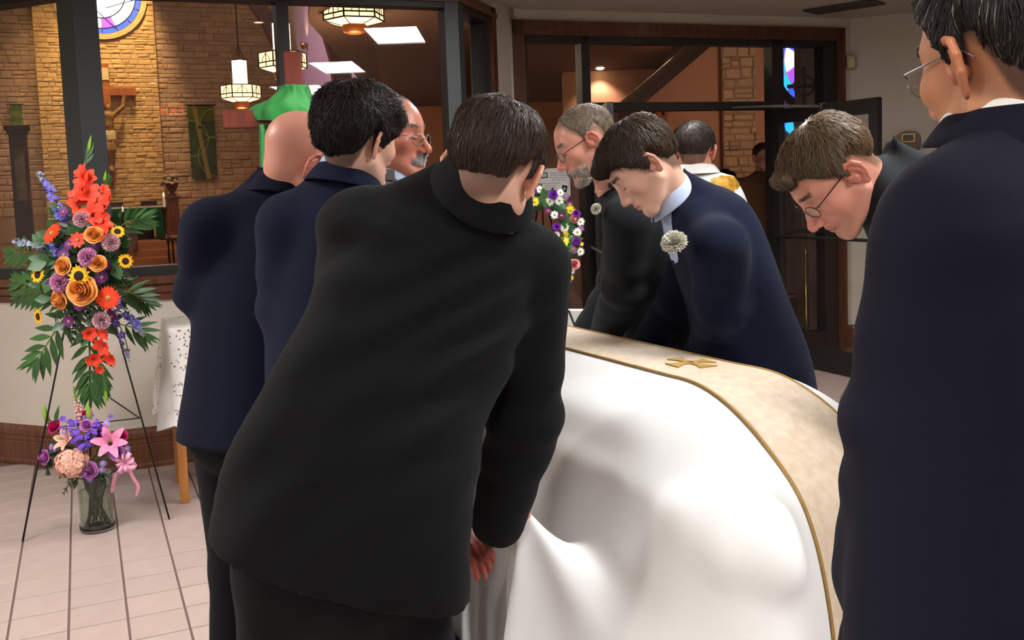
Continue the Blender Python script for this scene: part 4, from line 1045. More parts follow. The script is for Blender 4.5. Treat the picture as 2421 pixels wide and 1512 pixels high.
def surface_nets(fn, lo, hi, res, chunk=400000):
    lo = np.asarray(lo, float); hi = np.asarray(hi, float); n = np.maximum(((hi-lo)/res).astype(int)+1, 4)
    xs = [lo[i]+np.arange(n[i])*res for i in range(3)]
    # coarse pass to skip empty space: only blocks near the surface are evaluated finely
    B = 6; nb_ = (n+B-1)//B
    cg = np.stack(np.meshgrid(*[(lo[i]+(np.arange(nb_[i])*B+(B-1)/2)*res).astype(f32) for i in range(3)], indexing='ij'), -1)
    cd = fn(cg.reshape(-1, 3)).reshape(tuple(nb_)); near = np.abs(cd) < B*res*1.75
    up = lambda A: np.repeat(np.repeat(np.repeat(A, B, 0), B, 1), B, 2)[:n[0], :n[1], :n[2]]
    F = np.where(up(cd) < 0, f32(-1), f32(1)); ii = np.argwhere(up(near))
    for k in range(0, len(ii), chunk):
        q = ii[k:k+chunk]; F[tuple(q.T)] = fn((lo+q*res).astype(f32))
    S = F < 0
    c = [S[a:n[0]-1+a, b:n[1]-1+b, d:n[2]-1+d] for a in (0, 1) for b in (0, 1) for d in (0, 1)]
    anyv = np.logical_or.reduce(c); allv = np.logical_and.reduce(c); act = anyv & ~allv
    idx = np.argwhere(act); vid = -np.ones(act.shape, np.int64); vid[act] = np.arange(len(idx))
    acc = np.zeros((len(idx), 3)); cnt = np.zeros(len(idx))
    I, J, K = idx.T
    corners = [(a, b, d) for a in (0, 1) for b in (0, 1) for d in (0, 1)]
    vals = {q: F[I+q[0], J+q[1], K+q[2]] for q in corners}
    for a in corners:
        for ax in range(3):
            if a[ax] == 0:
                b = list(a); b[ax] = 1; b = tuple(b); fa, fb = vals[a], vals[b]; m_ = (fa < 0) != (fb < 0)
                t = np.where(m_, fa/(fa-fb+1e-12), 0); p = np.array(a, float)[None]+np.eye(3)[ax]*t[:, None]
                acc[m_] += p[m_]; cnt[m_] += 1
    V = lo+(idx+acc/cnt[:, None])*res
    Q = []
    for ax in range(3):
        b, d = (ax+1) % 3, (ax+2) % 3
        sl0 = [slice(None)]*3; sl1 = [slice(None)]*3
        sl0[ax] = slice(0, n[ax]-1); sl1[ax] = slice(1, n[ax])
        for q in (b, d): sl0[q] = slice(1, n[q]-1); sl1[q] = slice(1, n[q]-1)
        s0, s1 = S[tuple(sl0)], S[tuple(sl1)]; ch = np.argwhere(s0 != s1)
        if not len(ch): continue
        inside = s0[tuple(ch.T)]
        ch = ch.copy(); ch[:, b] += 1; ch[:, d] += 1
        def cell(ob, od): w = ch.copy(); w[:, b] -= ob; w[:, d] -= od; return vid[tuple(w.T)]
        q = np.stack([cell(1, 1), cell(0, 1), cell(0, 0), cell(1, 0)], 1)
        q[~inside] = q[~inside][:, ::-1]; Q.append(q)
    return V, np.concatenate(Q)
def relax(V, Q, n=2):
    E = np.unique(np.sort(np.concatenate([Q[:, [0, 1]], Q[:, [1, 2]], Q[:, [2, 3]], Q[:, [3, 0]]]), 1), axis=0)
    for k in range(n):
        A = np.zeros_like(V); c = np.bincount(E.ravel(), minlength=len(V))[:, None]+1e-9
        for d in range(3): A[:, d] = np.bincount(E[:, 0], V[E[:, 1], d], len(V))+np.bincount(E[:, 1], V[E[:, 0], d], len(V))
        V = V+(A/c-V)*(.55 if k % 2 == 0 else -.45)
    return V
def submesh(V, Q, keep):
    q = Q[keep]; u, inv = np.unique(q.ravel(), return_inverse=True); return V[u], inv.reshape(q.shape), u

# ------------------------------------------------------------------ a head in its own frame (x right, y forward, z up, origin between the ears)
HS = dict(jaw=1.0, nose=1.0, chin=1.0, brow=1.0, cheek=1.0, lid=1)
def head_core(q, o):
    ax = q.copy(); ax[:, 0] = np.abs(q[:, 0])
    d = ell(ax, (0, -.014, .042), (.077, .099, .084))
    d = smin(d, ell(ax, (0, .030, .018), (.066, .064, .082)), .03)
    d = smin(d, ell(ax, (0, .038, -.052), (.054*o['jaw'], .052, .054)), .03)
    d = smin(d, cap(ax, (.056*o['jaw'], .0, -.045), (.022, .074, -.092), .020, .018), .025)
    d = smin(d, ell(ax, (0, .078*o['chin'], -.098), (.024, .020, .019)), .022)
    d = smin(d, ell(ax, (.046, .058, -.012), (.022*o['cheek'], .026, .022)), .02)
    d = smin(d, cap(ax, (0, .084, .034), (.040, .072, .036), .0135*o['brow'], .011), .014)
    d = smax(d, -ell(ax, (.033, .100, .010), (.019, .017, .013)), .014)
    d = smin(d, sph(ax, (.0315, .0735, .009), .0150), .004)
    return d
def head_face(q, o):
    ax = q.copy(); ax[:, 0] = np.abs(q[:, 0]); nz = o['nose']
    d = head_core(q, o)
    d = smin(d, cap(ax, (0, .086, .026), (0, .086+.030*nz, -.026), .0085, .0105), .014)
    d = smin(d, cap(ax, (0, .074, .022), (0, .080+.012*nz, -.034), .010, .0165), .012)
    d = smin(d, sph(ax, (0, .088+.030*nz, -.029), .0115), .008)
    d = smin(d, ell(ax, (.012, .090+.014*nz, -.034), (.008, .011, .0075)), .006)
    d = smax(d, -ell(ax, (.0065, .092+.018*nz, -.042), (.0035, .006, .004)), .003)
    d = smin(d, ell(ax, (0, .084, -.058), (.028, .018, .016)), .012)
    d = smin(d, ell(ax, (0, .099, -.0575), (.020, .0075, .0050)), .005)
    d = smin(d, ell(ax, (0, .096, -.0685), (.018, .0080, .0058)), .005)
    d = smax(d, -cap(ax, (0, .107, -.0632), (.022, .094, -.0640), .0018), .003)
    d = smin(d, cap(ax, (.020, .090, .0015+.002), (.044, .080, .0035), .0026), .004)     # lower edge of the lids
    return d
def ear_mesh():
    pts = [(.012, .000), (.014, .016), (.008, .029), (-.004, .034), (-.016, .026), (-.020, .008), (-.015, -.010), (-.007, -.022)]
    flare = lambda y: .006+max(0, .012-y)*.55
    P3 = [A3(flare(y)+.002, y, z) for y, z in pts]
    def f(P):
        y = P[:, 1]; q = P.copy(); q[:, 0] = P[:, 0]-(.006+np.maximum(0, .012-y)*f32(.55))
        d = ell(q, (-.001, -.003, .003), (.0035, .0175, .030))
        d = smin(d, ell(q, (0, .001, -.025), (.0042, .0085, .010)), .006)
        d = smax(d, -ell(q, (.005, .003, -.004), (.0065, .0085, .012)), .003)
        d = smax(d, -ell(q, (.004, -.003, .020), (.0030, .010, .007)), .003)
        d = smin(d, chain(P, P3, [.0034, .0042, .0045, .0046, .0046, .0044, .0040, .0034], .002), .0025)
        d = smin(d, chain(q, [A3(.002, -.002, .022), A3(.003, -.009, .008), A3(.003, -.008, -.008), A3(.001, -.001, -.016)], [.0026, .0034, .0034, .003], .002), .003)
        d = smin(d, ell(q, (.003, .012, -.006), (.004, .0045, .006)), .003)
        d = smin(d, cap(P, (-.006, .010, .002), (.008, .006, -.002), .010), .008)
        return d
    return surface_nets(f, (-.02, -.03, -.045), (.04, .03, .045), .0016)
EARV, EARQ = ear_mesh(); EARV = relax(EARV, EARQ, 6)
def frame_of(yaw, pitch=0, roll=0):
    y, p, r = map(math.radians, (yaw, pitch, roll))
    fw = np.array([math.sin(y), math.cos(y), 0]); rt = np.array([math.cos(y), -math.sin(y), 0]); up = np.array([0, 0, 1.])
    f2 = fw*math.cos(p)-up*math.sin(p); u2 = up*math.cos(p)+fw*math.sin(p)
    u3 = u2*math.cos(r)+rt*math.sin(r); r3 = rt*math.cos(r)-u2*math.sin(r)
    return np.stack([r3, f2, u3])           # rows: right, forward, up
def hairline(q, hl):
    """height of the hairline round the head; hl = [(azimuth deg, z)]"""
    az = np.degrees(np.arctan2(np.abs(q[:, 0]), q[:, 1]+.012)); return np.interp(az, [a for a, _ in hl], [z for _, z in hl]).astype(f32)
HL_FULL = [(0, .078), (25, .080), (45, .070), (60, .045), (72, .030), (80, -.012), (88, -.010), (96, .030), (104, .026), (112, .004), (122, -.030), (135, -.054), (180, -.066)]
HL_RECEDE = [(0, .105), (20, .108), (35, .095), (52, .060), (66, .045), (78, .0), (86, -.012), (96, .028), (104, .024), (112, .002), (124, -.03), (138, -.05), (180, -.058)]
# ================================================================== people
M_skin = mat('skin', srgb(205, 150, 125), .40, vcol=True, spec=.35, noise=(srgb(178, 110, 92), 35, .12), bump=.08, bscale=300)
M_hair = mat('hair', (0.05, .035, .025), .42, vcol=True, spec=.35)
def suiting(name, c, c2=None, sheen=.02, rough=.92):
    return mat(name, c, rough, noise=(c2 or tuple(q*.8 for q in c), 400, .6), sheen=sheen, spec=.11, bump=.12, bscale=900)
M_black = suiting('black_suiting', srgb(16, 17, 18)); M_navy = suiting('navy_suiting', srgb(20, 25, 44)); M_navy2 = suiting('midnight_navy_suiting', srgb(12, 16, 34)); M_char = suiting('charcoal_suiting', srgb(38, 40, 42)); M_grey = suiting('grey_suiting', srgb(88, 86, 84)); M_navy3 = suiting('dark_navy_suiting', srgb(19, 19, 33)); M_brown = suiting('brown_tweed', srgb(92, 62, 42))
M_trs = suiting('dark_trouser_wool', srgb(15, 15, 17)); M_shoe = mat('black_shoe_leather', srgb(18, 17, 17), .3, coat=.4)
M_shirt_b = mat('pale_blue_shirt', srgb(178, 192, 218), .8, bump=.05, bscale=700); M_shirt_w = mat('white_shirt', srgb(236, 234, 232), .8, bump=.05, bscale=700)
M_tie = mat('dark_tie', srgb(30, 30, 38), .5, noise=(srgb(120, 108, 90), 60, .3))
M_vest = mat('white_vestment', srgb(238, 236, 230), .75, bump=.08, bscale=200); M_gold = mat('gold_brocade', srgb(206, 158, 48), .5, .15, noise=(srgb(150, 100, 24), 28, .9), bump=.5, bscale=90)
M_wire = mat('dark_wire_frame', srgb(40, 36, 34), .35, .7); M_gwire = mat('grey_wire_frame', srgb(150, 146, 140), .3, .9); M_lens = pane_glass('spectacle_lens', (.96, .96, .96), 1.2)
M_btn = mat('black_button', srgb(14, 14, 15), .3)
SKINS = dict(fair=srgb(222, 176, 152), pink=srgb(214, 150, 128), ruddy=srgb(200, 128, 104), tan=srgb(196, 140, 104), dim=srgb(190, 130, 108))

def strands(q0, n0, capfn, comb, L, lift, r0, col, rngs, seg=5, jit=.35, gray=0, graycol=(.35, .33, .3), Lm=None):
    """thin tapered three-sided locks growing over the head; all in head space"""
    N = len(q0); c0 = A3(0, -.012, .03); p = q0-n0*.002; pts = [p.copy()]
    L = (L*rngs.uniform(.6, 1.25, N)*(1 if Lm is None else Lm))[:, None]; lift = lift*(1 if Lm is None else Lm); cl = np.stack([wob(q0.astype(f32), 130, 201+i, 4)+.7*wob(q0.astype(f32), 320, 301+i, 4) for i in range(3)], 1); jv = (rngs.normal(0, jit*.45, (N, 3))+cl*jit*1.7).astype(f32); cll = 1+.9*wob(q0.astype(f32), 170, 401, 4)
    for k in range(seg-1):
        n = p-c0; n /= np.linalg.norm(n, axis=1, keepdims=True)+1e-6
        t = comb(p)+jv*(.5+.25*k); t -= n*(t*n).sum(1, keepdims=True); t /= np.linalg.norm(t, axis=1, keepdims=True)+1e-6
        p = p+t*L/(seg-1)
        d = capfn(p.astype(f32)); want = lift*(k+1)/(seg-1)*rngs.uniform(.2, 1.3, N) if k < seg-2 else lift*rngs.uniform(-.1, 1.0, N)
        n = p-c0; n /= np.linalg.norm(n, axis=1, keepdims=True)+1e-6
        p = p-n*(d-want*cll)[:, None]; pts.append(p.copy())
    PTS = np.stack(pts, 1)                                           # N, seg, 3
    T = np.gradient(PTS, axis=1); T /= np.linalg.norm(T, axis=2, keepdims=True)+1e-6
    Nn = PTS-c0; a = np.cross(T, Nn); a /= np.linalg.norm(a, axis=2, keepdims=True)+1e-6; b = np.cross(a, T)
    rad = (r0*np.array([.8, 1.0, 1.0, .7, .2])[np.linspace(0, 4, seg).astype(int)])[None, :, None]*rngs.uniform(.7, 1.4, N)[:, None, None]
    V = np.stack([PTS+a*rad, PTS-a*rad*.5+b*rad*.8, PTS-a*rad*.5-b*rad*.8], 2)      # N,seg,3(k),3
    base = np.arange(N)[:, None, None]*(seg*3)+np.arange(seg-1)[None, :, None]*3; k = np.arange(3)[None, None, :]; k2 = (np.arange(3)+1) % 3
    Q = np.stack([base+k, base+k2[None, None], base+3+k2[None, None], base+3+k], -1).reshape(-1, 4)
    cv = np.asarray(col, f32)[None]*rngs.uniform(.65, 1.4, N)[:, None]
    if gray:
        g = rngs.uniform(0, 1, N) < gray; cv[g] = np.asarray(graycol, f32)*rngs.uniform(.7, 1.3, g.sum())[:, None]
    return V.reshape(-1, 3), Q, np.repeat(cv, seg*3, 0)
def vnormals(V, Q):
    n = np.cross(V[Q[:, 2]]-V[Q[:, 0]], V[Q[:, 3]]-V[Q[:, 1]]); N = np.zeros_like(V)
    for k in range(4): np.add.at(N, Q[:, k], n)
    return N/(np.linalg.norm(N, axis=1, keepdims=True)+1e-9)

def make_head(parent, C, fr, o, skin, hair, neck, res=.003, seed=1, scale=1.0, paint=None):
    """head, ears and neck as one mesh, hair as a child; neck = list of world points with radii"""
    C = np.asarray(C, float); fr = np.asarray(fr); rg = np.random.default_rng(seed)
    toL = lambda W: ((np.asarray(W)-C)@fr.T/scale); toW = lambda q: C+(q*scale)@fr
    nk = [toL(p).astype(f32) for p, _ in neck]; nr = [r/scale for _, r in neck]
    def f(q):
        d = head_face(q, o)
        e = chain(q, [A3(0, -.030, -.022)]+nk, [.058]+nr, .03)
        return smin(d, e, .022)
    lo = np.minimum(A3(-.095, -.13, -.135), np.min([p-r-.01 for p, r in zip(nk, nr)], 0)); hi = np.maximum(A3(.095, .14, .14), np.max([p+r+.01 for p, r in zip(nk, nr)], 0))
    V, Q = surface_nets(f, lo, hi, res)
    sk = np.asarray(skin, f32); col = np.tile(sk, (len(V), 1)); x, y, z = np.abs(V[:, 0]), V[:, 1], V[:, 2]
    def blend(mk, c): col[:] = col*(1-mk[:, None])+np.asarray(c, f32)*mk[:, None]
    blush = sk*A3(.98, .72, .68)
    blend(.55*np.exp(-((x-.045)**2+(y-.06)**2+(z+.02)**2)/.0012), blush); blend(.7*np.exp(-(x**2+(y-.118)**2+(z+.03)**2)/.0005), blush)
    blend(.75*np.exp(-((x/.024)**4+((z+.063)/.0095)**4))*(y > .085), sk*A3(.80, .50, .48))
    blend(.9*np.exp(-((x/.02)**2+((z+.0633)/.0016)**2))*(y > .09), sk*A3(.3, .16, .14))
    hc = np.asarray(hair['col'], f32)
    blend(.55*np.exp(-(((x-.033)/.017)**4+((z-.036-.1*(x-.033))/.0052)**4))*(y > .06), hc*1.1)
    blend(.35*np.exp(-((x-.031)**2+(z-.010)**2)/.00022)*(y > .07), sk*A3(.72, .55, .52))
    blend(.95*np.exp(-(((x-.031)/.014)**4+((z-.0015)/.0022)**2))*(y > .074), A3(.05, .03, .025))
    if hair.get('th'):
        zl0 = hairline(V.astype(f32), hair.get('hl', HL_FULL)); blend(.85*sstep(V[:, 2]-zl0, -.016, .006)*(V[:, 2] > -.09), hc*.9)
    if paint: paint(V, col, blend)
    VV, QQ, CC = [V], [Q], [col]; off = len(V)
    for s in (-1, 1):
        a = math.radians(-14); E = EARV.copy(); y_, z_ = E[:, 1]*math.cos(a)-E[:, 2]*math.sin(a), E[:, 1]*math.sin(a)+E[:, 2]*math.cos(a)
        E[:, 1] = y_*1.02; E[:, 2] = z_*1.02; E[:, 0] *= o.get('ear', 1.0); E = E+np.array([.0705, -.010, -.004]); E[:, 0] *= s
        QE = EARQ if s > 0 else EARQ[:, ::-1]
        VV.append(E); QQ.append(QE+off); off += len(E)
        ec = np.tile(sk*A3(1.0, .80, .76), (len(E), 1)); dp = np.exp(-((E[:, 1]+.010)**2+(E[:, 2]+.006)**2)/.00010)*.45; ec = ec*(1-dp[:, None])+sk*A3(.5, .25, .2)*dp[:, None]; CC.append(ec)
    V = np.concatenate(VV); Q = np.concatenate(QQ); col = np.concatenate(CC)
    me = fastmesh('body', toW(V), Q, M_skin, cols=col); bo = obj('body', me, parent)
    # hair
    if hair.get('th'):
        hl = hair.get('hl', HL_FULL); tt, ts, tb = hair['th']; am, fq = hair.get('noise', (.003, 60))
        def th(q):
            zl = hairline(q, hl); m_ = sstep(q[:, 2]-zl, 0, hair.get('fade', .022)+.030*sstep(-q[:, 1], .0, .06)); up = sstep(q[:, 2], .05, .11); bk = sstep(-q[:, 1], -.02, .07)
            t = (ts*(1-bk)+tb*bk)*(1-up)+tt*up
            return m_*(t+am*wob(q, fq, seed))-.004*(1-m_)
        extra = hair.get('extra', [])
        def cf(q):
            d = head_core(q, o)-th(q)
            for c, r in extra: d = smin(d, ell(q, c, r), .02)
            return d
        pad = max(hair['th'])+.02
        HV, HQ = surface_nets(cf, A3(-.085-pad, -.12-pad, -.09), A3(.085+pad, .11+pad+hair.get('fpad', 0), .135+pad), max(res, .003))
        cen = HV[HQ].mean(1).astype(f32); keep = (th(cen) > .0005)
        for c, r in extra: keep |= (ell(cen, c, r) < .015)
        if keep.any():
            HV, HQ, _ = submesh(HV, HQ, keep)
            NV = vnormals(HV, HQ); hcol = np.tile(hc*.75, (len(HV), 1))*rg.uniform(.8, 1.2, (len(HV), 1))
            cw = A3(*hair.get('crown', (0, -.055, .125)))
            def comb(p):
                v = p-cw; pf = p.astype(f32); v = v+.014*np.stack([wob(pf, 90, 501), wob(pf, 90, 502), wob(pf, 90, 503)], 1); v = v/(np.linalg.norm(v, axis=1, keepdims=True)+1e-6)
                fwd = sstep(p[:, 1], -.05, .03)*sstep(p[:, 2], .06, .10)
                v = v*(1-.7*fwd[:, None])+np.asarray(hair.get('top', (.5, .8, 0)), f32)*fwd[:, None]
                v[:, 2] -= .5*(1-sstep(p[:, 2], .05, .11)); return v
            n_s = hair.get('n', 2600); pick = rg.integers(0, len(HV), n_s)
            q_ = HV[pick].astype(f32); Lm = .22+.78*sstep(q_[:, 2]-hairline(q_, hl), .0, .075)
            if hair.get('blunt'): Lm = .7+.3*Lm
            sv, sq, sc = strands(q_, NV[pick].astype(f32), cf, comb, hair.get('len', .03), hair.get('lift', .004), hair.get('r', .0008), hc, rg, gray=hair.get('gray', 0), graycol=hair.get('graycol', (.30, .28, .25)), jit=hair.get('jit', .3), Lm=Lm)
            HVt = np.concatenate([HV, sv]); HQt = np.concatenate([HQ, sq+len(HV)]); HC = np.concatenate([hcol, sc])
            obj('hair', fastmesh('hair', toW(HVt), HQt, M_hair, cols=HC), parent)
    bro = ('eyebrows', lambda V: (np.abs(np.abs(V[:, 0])-.033) < .019) & (np.abs(V[:, 2]-.036) < .0055) & (V[:, 1] > .065), hc*.8, 380, .0055, .0004, (0, .1, .25), hair.get('gray', 0)*.7)
    for nm, sel, colr, n_, L_, r_, dirv, gr in ([bro] if res < .0039 else [])+hair.get('tufts', []):      # brows,      # beard, moustache
        zone = np.where(sel(V))[0]
        if not len(zone): continue
        NV = vnormals(V, Q); pick = zone[rg.integers(0, len(zone), n_)]; dv = np.asarray(dirv, f32)
        hf = lambda q: f(q)
        sv, sq, sc = strands(V[pick].astype(f32), NV[pick].astype(f32), hf, lambda p: np.tile(dv, (len(p), 1))+np.stack([p[:, 0]*8, p[:, 0]*0, p[:, 0]*0], 1), L_, L_*.45, r_, colr, rg, seg=4, gray=gr, graycol=(.62, .60, .57), jit=.3)
        obj(nm, fastmesh(nm, toW(sv), sq, M_hair, cols=sc), parent)
    return toW
def spectacles(parent, toW, mt=M_wire, full=True, drop=0.0):
    g = MB(); root = None
    for s in (-1, 1):
        rim = [toW(np.array([s*(.034+.0245*math.cos(a)), .110-.012*abs(.034+.0245*math.cos(a))/.058, .004+drop+.0165*math.sin(a)])) for a in np.linspace(0, 2*PI, 25)[(0 if full else 12):]]
        g.tube(rim, .0011, 6); g.tube([toW(np.array([s*.058, .098, .012+drop])), toW(np.array([s*.070, .088, .014+drop])), toW(np.array([s*.0785, .03, .016])), toW(np.array([s*.0775, -.012, .017])), toW(np.array([s*.0765, -.028, .004]))], .0013, 6)
    g.tube([toW(np.array([-.0105, .111, .008+drop])), toW(np.array([0, .114, .011+drop])), toW(np.array([.0105, .111, .008+drop]))], .0011, 6)
    o = g.build('glasses', mt, parent, smooth=True)
    for s in (-1, 1):
        pts = [toW(np.array([s*(.034+.0235*math.cos(a)), .1095-.012*abs(.034+.0235*math.cos(a))/.058, .004+drop+.0155*math.sin(a)])) for a in np.linspace(0, 2*PI, 20, endpoint=False)]
        b = MB(); b.prism(pts, (toW(np.array([0, .001, 0]))-toW(np.zeros(3)))); b.build('lens', M_lens, o)
def collar(parent, name, mt, C, up, fwd, rx, ry, h, gap=.6, flare=.012, fold=.03, sub=28, tilt=0.0, spread=1.0):
    """folded collar round the neck: open at the front by +-gap radians"""
    C = np.asarray(C, float); up = unit(up); fwd = unit(np.asarray(fwd)-up*np.dot(fwd, up)); rt = np.cross(fwd, up)
    prof = [(-.014, .0), (-.004, .45), (.0, .86), (.003, .97), (flare*.5, 1.0), (flare, .9), (flare+fold*.35, .45), (flare+fold*.75, -.05), (flare+fold*.7, -.12)]
    vs = []; m_ = len(prof)
    for i in range(sub+1):
        a = gap+(2*PI-2*gap)*i/sub; bk = (1-math.cos(a))/2
        e = fwd*math.cos(a)*ry+rt*math.sin(a)*rx; er = unit(fwd*math.cos(a)*rx+rt*math.sin(a)*ry)
        for dr, z in prof: vs.append(C+e+er*dr*spread+up*(z*h*(.62+.38*bk)-(1-bk)*tilt))
    fs = [(i*m_+k, (i+1)*m_+k, (i+1)*m_+k+1, i*m_+k+1) for i in range(sub) for k in range(m_-1)]
    me = meshdata(name, vs, fs, [mt], True); o = obj(name, me, parent)
    md = o.modifiers.new('t', 'SOLIDIFY'); md.thickness = .003; md.offset = 0
    md = o.modifiers.new('s', 'SUBSURF'); md.levels = 1; md.render_levels = 1
    return o
def garment(parent, name, mt, fn, lo, hi, res, splits=()):
    """surface of fn; splits = [(part name, material, mask(centres, normals))] become parts of their own"""
    V, Q = surface_nets(fn, lo, hi, res); V = relax(V, Q, 2); out = {}
    cen = V[Q].mean(1); N = vnormals(V, Q); fnm = N[Q].mean(1); left = np.ones(len(Q), bool)
    for nm, m2, mk in splits:
        k = mk(cen, fnm) & left
        if k.any(): v, q, _ = submesh(V, Q, k); out[nm] = obj(nm, fastmesh(nm, v, q, m2), parent)
        left &= ~k
    v, q, _ = submesh(V, Q, left); out[name] = obj(name, fastmesh(name, v, q, mt), parent)
    return out
def bounds(pts, pad): a = np.array(pts); return a.min(0)-pad, a.max(0)+pad
def legs(parent, hipc, right, fwd, knee_b=.04, stance=.11, hipz=None, feet=None, mt=None, res=.014, hw=.17):
    """trousers and shoes standing on the floor below the hips"""
    hipc = np.asarray(hipc, float); right = unit(right); fwd = unit(np.asarray(fwd)*np.array([1, 1, 0])); ps = []; z0 = hipc[2]
    sides = []
    for s in (-1, 1):
        hip = hipc+right*s*.09; ft = feet[0 if s < 0 else 1] if feet is not None else np.array([hipc[0], hipc[1], 0])+right*s*stance-fwd*.03
        ft = np.array([ft[0], ft[1], .09]); kn = (hip+ft)/2+fwd*knee_b; kn[2] = z0*.53; sides.append((hip, kn, ft))
    def fn(P):
        d = ell(P-hipc.astype(f32)+0, (0, 0, .0), (hw, hw*.8, .15))
        for hip, kn, ft in sides: d = smin(d, chain(P, [hip, kn, ft-np.array([0, 0, .02])], [.098, .078, .062], .03), .03)
        d = d+.004*wob(P, 22, 3); return smax(d, -(P[:, 2]-f32(.045)), .008)
    lo, hi = bounds([q for s in sides for q in s]+[hipc], .2); lo[2] = .02; hi[2] = z0+.12
    V, Q = surface_nets(fn, lo, hi, res); obj('trousers', fastmesh('trousers', V, Q, mt or M_trs), parent)
    for hip, kn, ft in sides:
        g = lambda P, ft=ft: smax(smin(ell(P, ft+fwd*.07+np.array([0, 0, -.045]), (.055+abs(fwd[0])*.09, .055+abs(fwd[1])*.09, .042)), ell(P, ft+np.array([0, 0, -.03]), (.05, .05, .06)), .03), -(P[:, 2]-f32(.002)), .004)
        V, Q = surface_nets(g, ft-np.array([.22, .22, .1]), ft+np.array([.22, .22, .07]), .012); obj('shoe', fastmesh('shoe', V, Q, M_shoe), parent)
def jacket_fn(sts, arms, k=.035, hem=None, folds=.003, seed=1, ffreq=18, bump=None, neck=None):
    def fn(P):
        d = tube_sdf(P, sts)
        if neck is not None:
            for a in arms: d = smin(d, cap(P, neck[0], a[0][0], neck[1], a[1][0]*.84), .05)
        for a in arms:
            pts, rs = a; e = chain(P, pts, rs, .025)
            # creases gathered round the elbow
            el = np.asarray(pts[1], f32); ax = unit(np.asarray(pts[-1])-np.asarray(pts[0])).astype(f32); dd = P-el; r2 = (dd*dd).sum(-1)
            e = e+f32(.0075)*np.sin((dd@ax)*62+wob(P, 18, seed+9)*2.5)*np.exp(-r2/.018)
            d = smin(d, e, k)
        d = d+f32(folds)*wob(P, ffreq, seed)+f32(folds*.5)*wob(P, ffreq*2.3, seed+1)
        if bump is not None: d = d+bump(P)
        if hem is not None:
            hp, hn = hem; d = smax(d, (P-np.asarray(hp, f32))@np.asarray(hn, f32), .005)
        return d
    return fn
def station(c, right, hw, hd, fwd=None):
    right = unit(right); f_ = unit(fwd if fwd is not None else np.cross(ZV, right)); return (np.asarray(c, float), right, f_, hw, hd)
def buttons(parent, pts, n, r=.0085):
    for p in pts:
        b = MB(); n_ = unit(n); x = unit(np.cross(n_, ZV)); y = np.cross(n_, x); b.lathe(p, [(r*.3, -.002), (r, -.001), (r, .003), (r*.5, .004)], 12, (x, y, n_)); b.build('button', M_btn, parent, smooth=True)
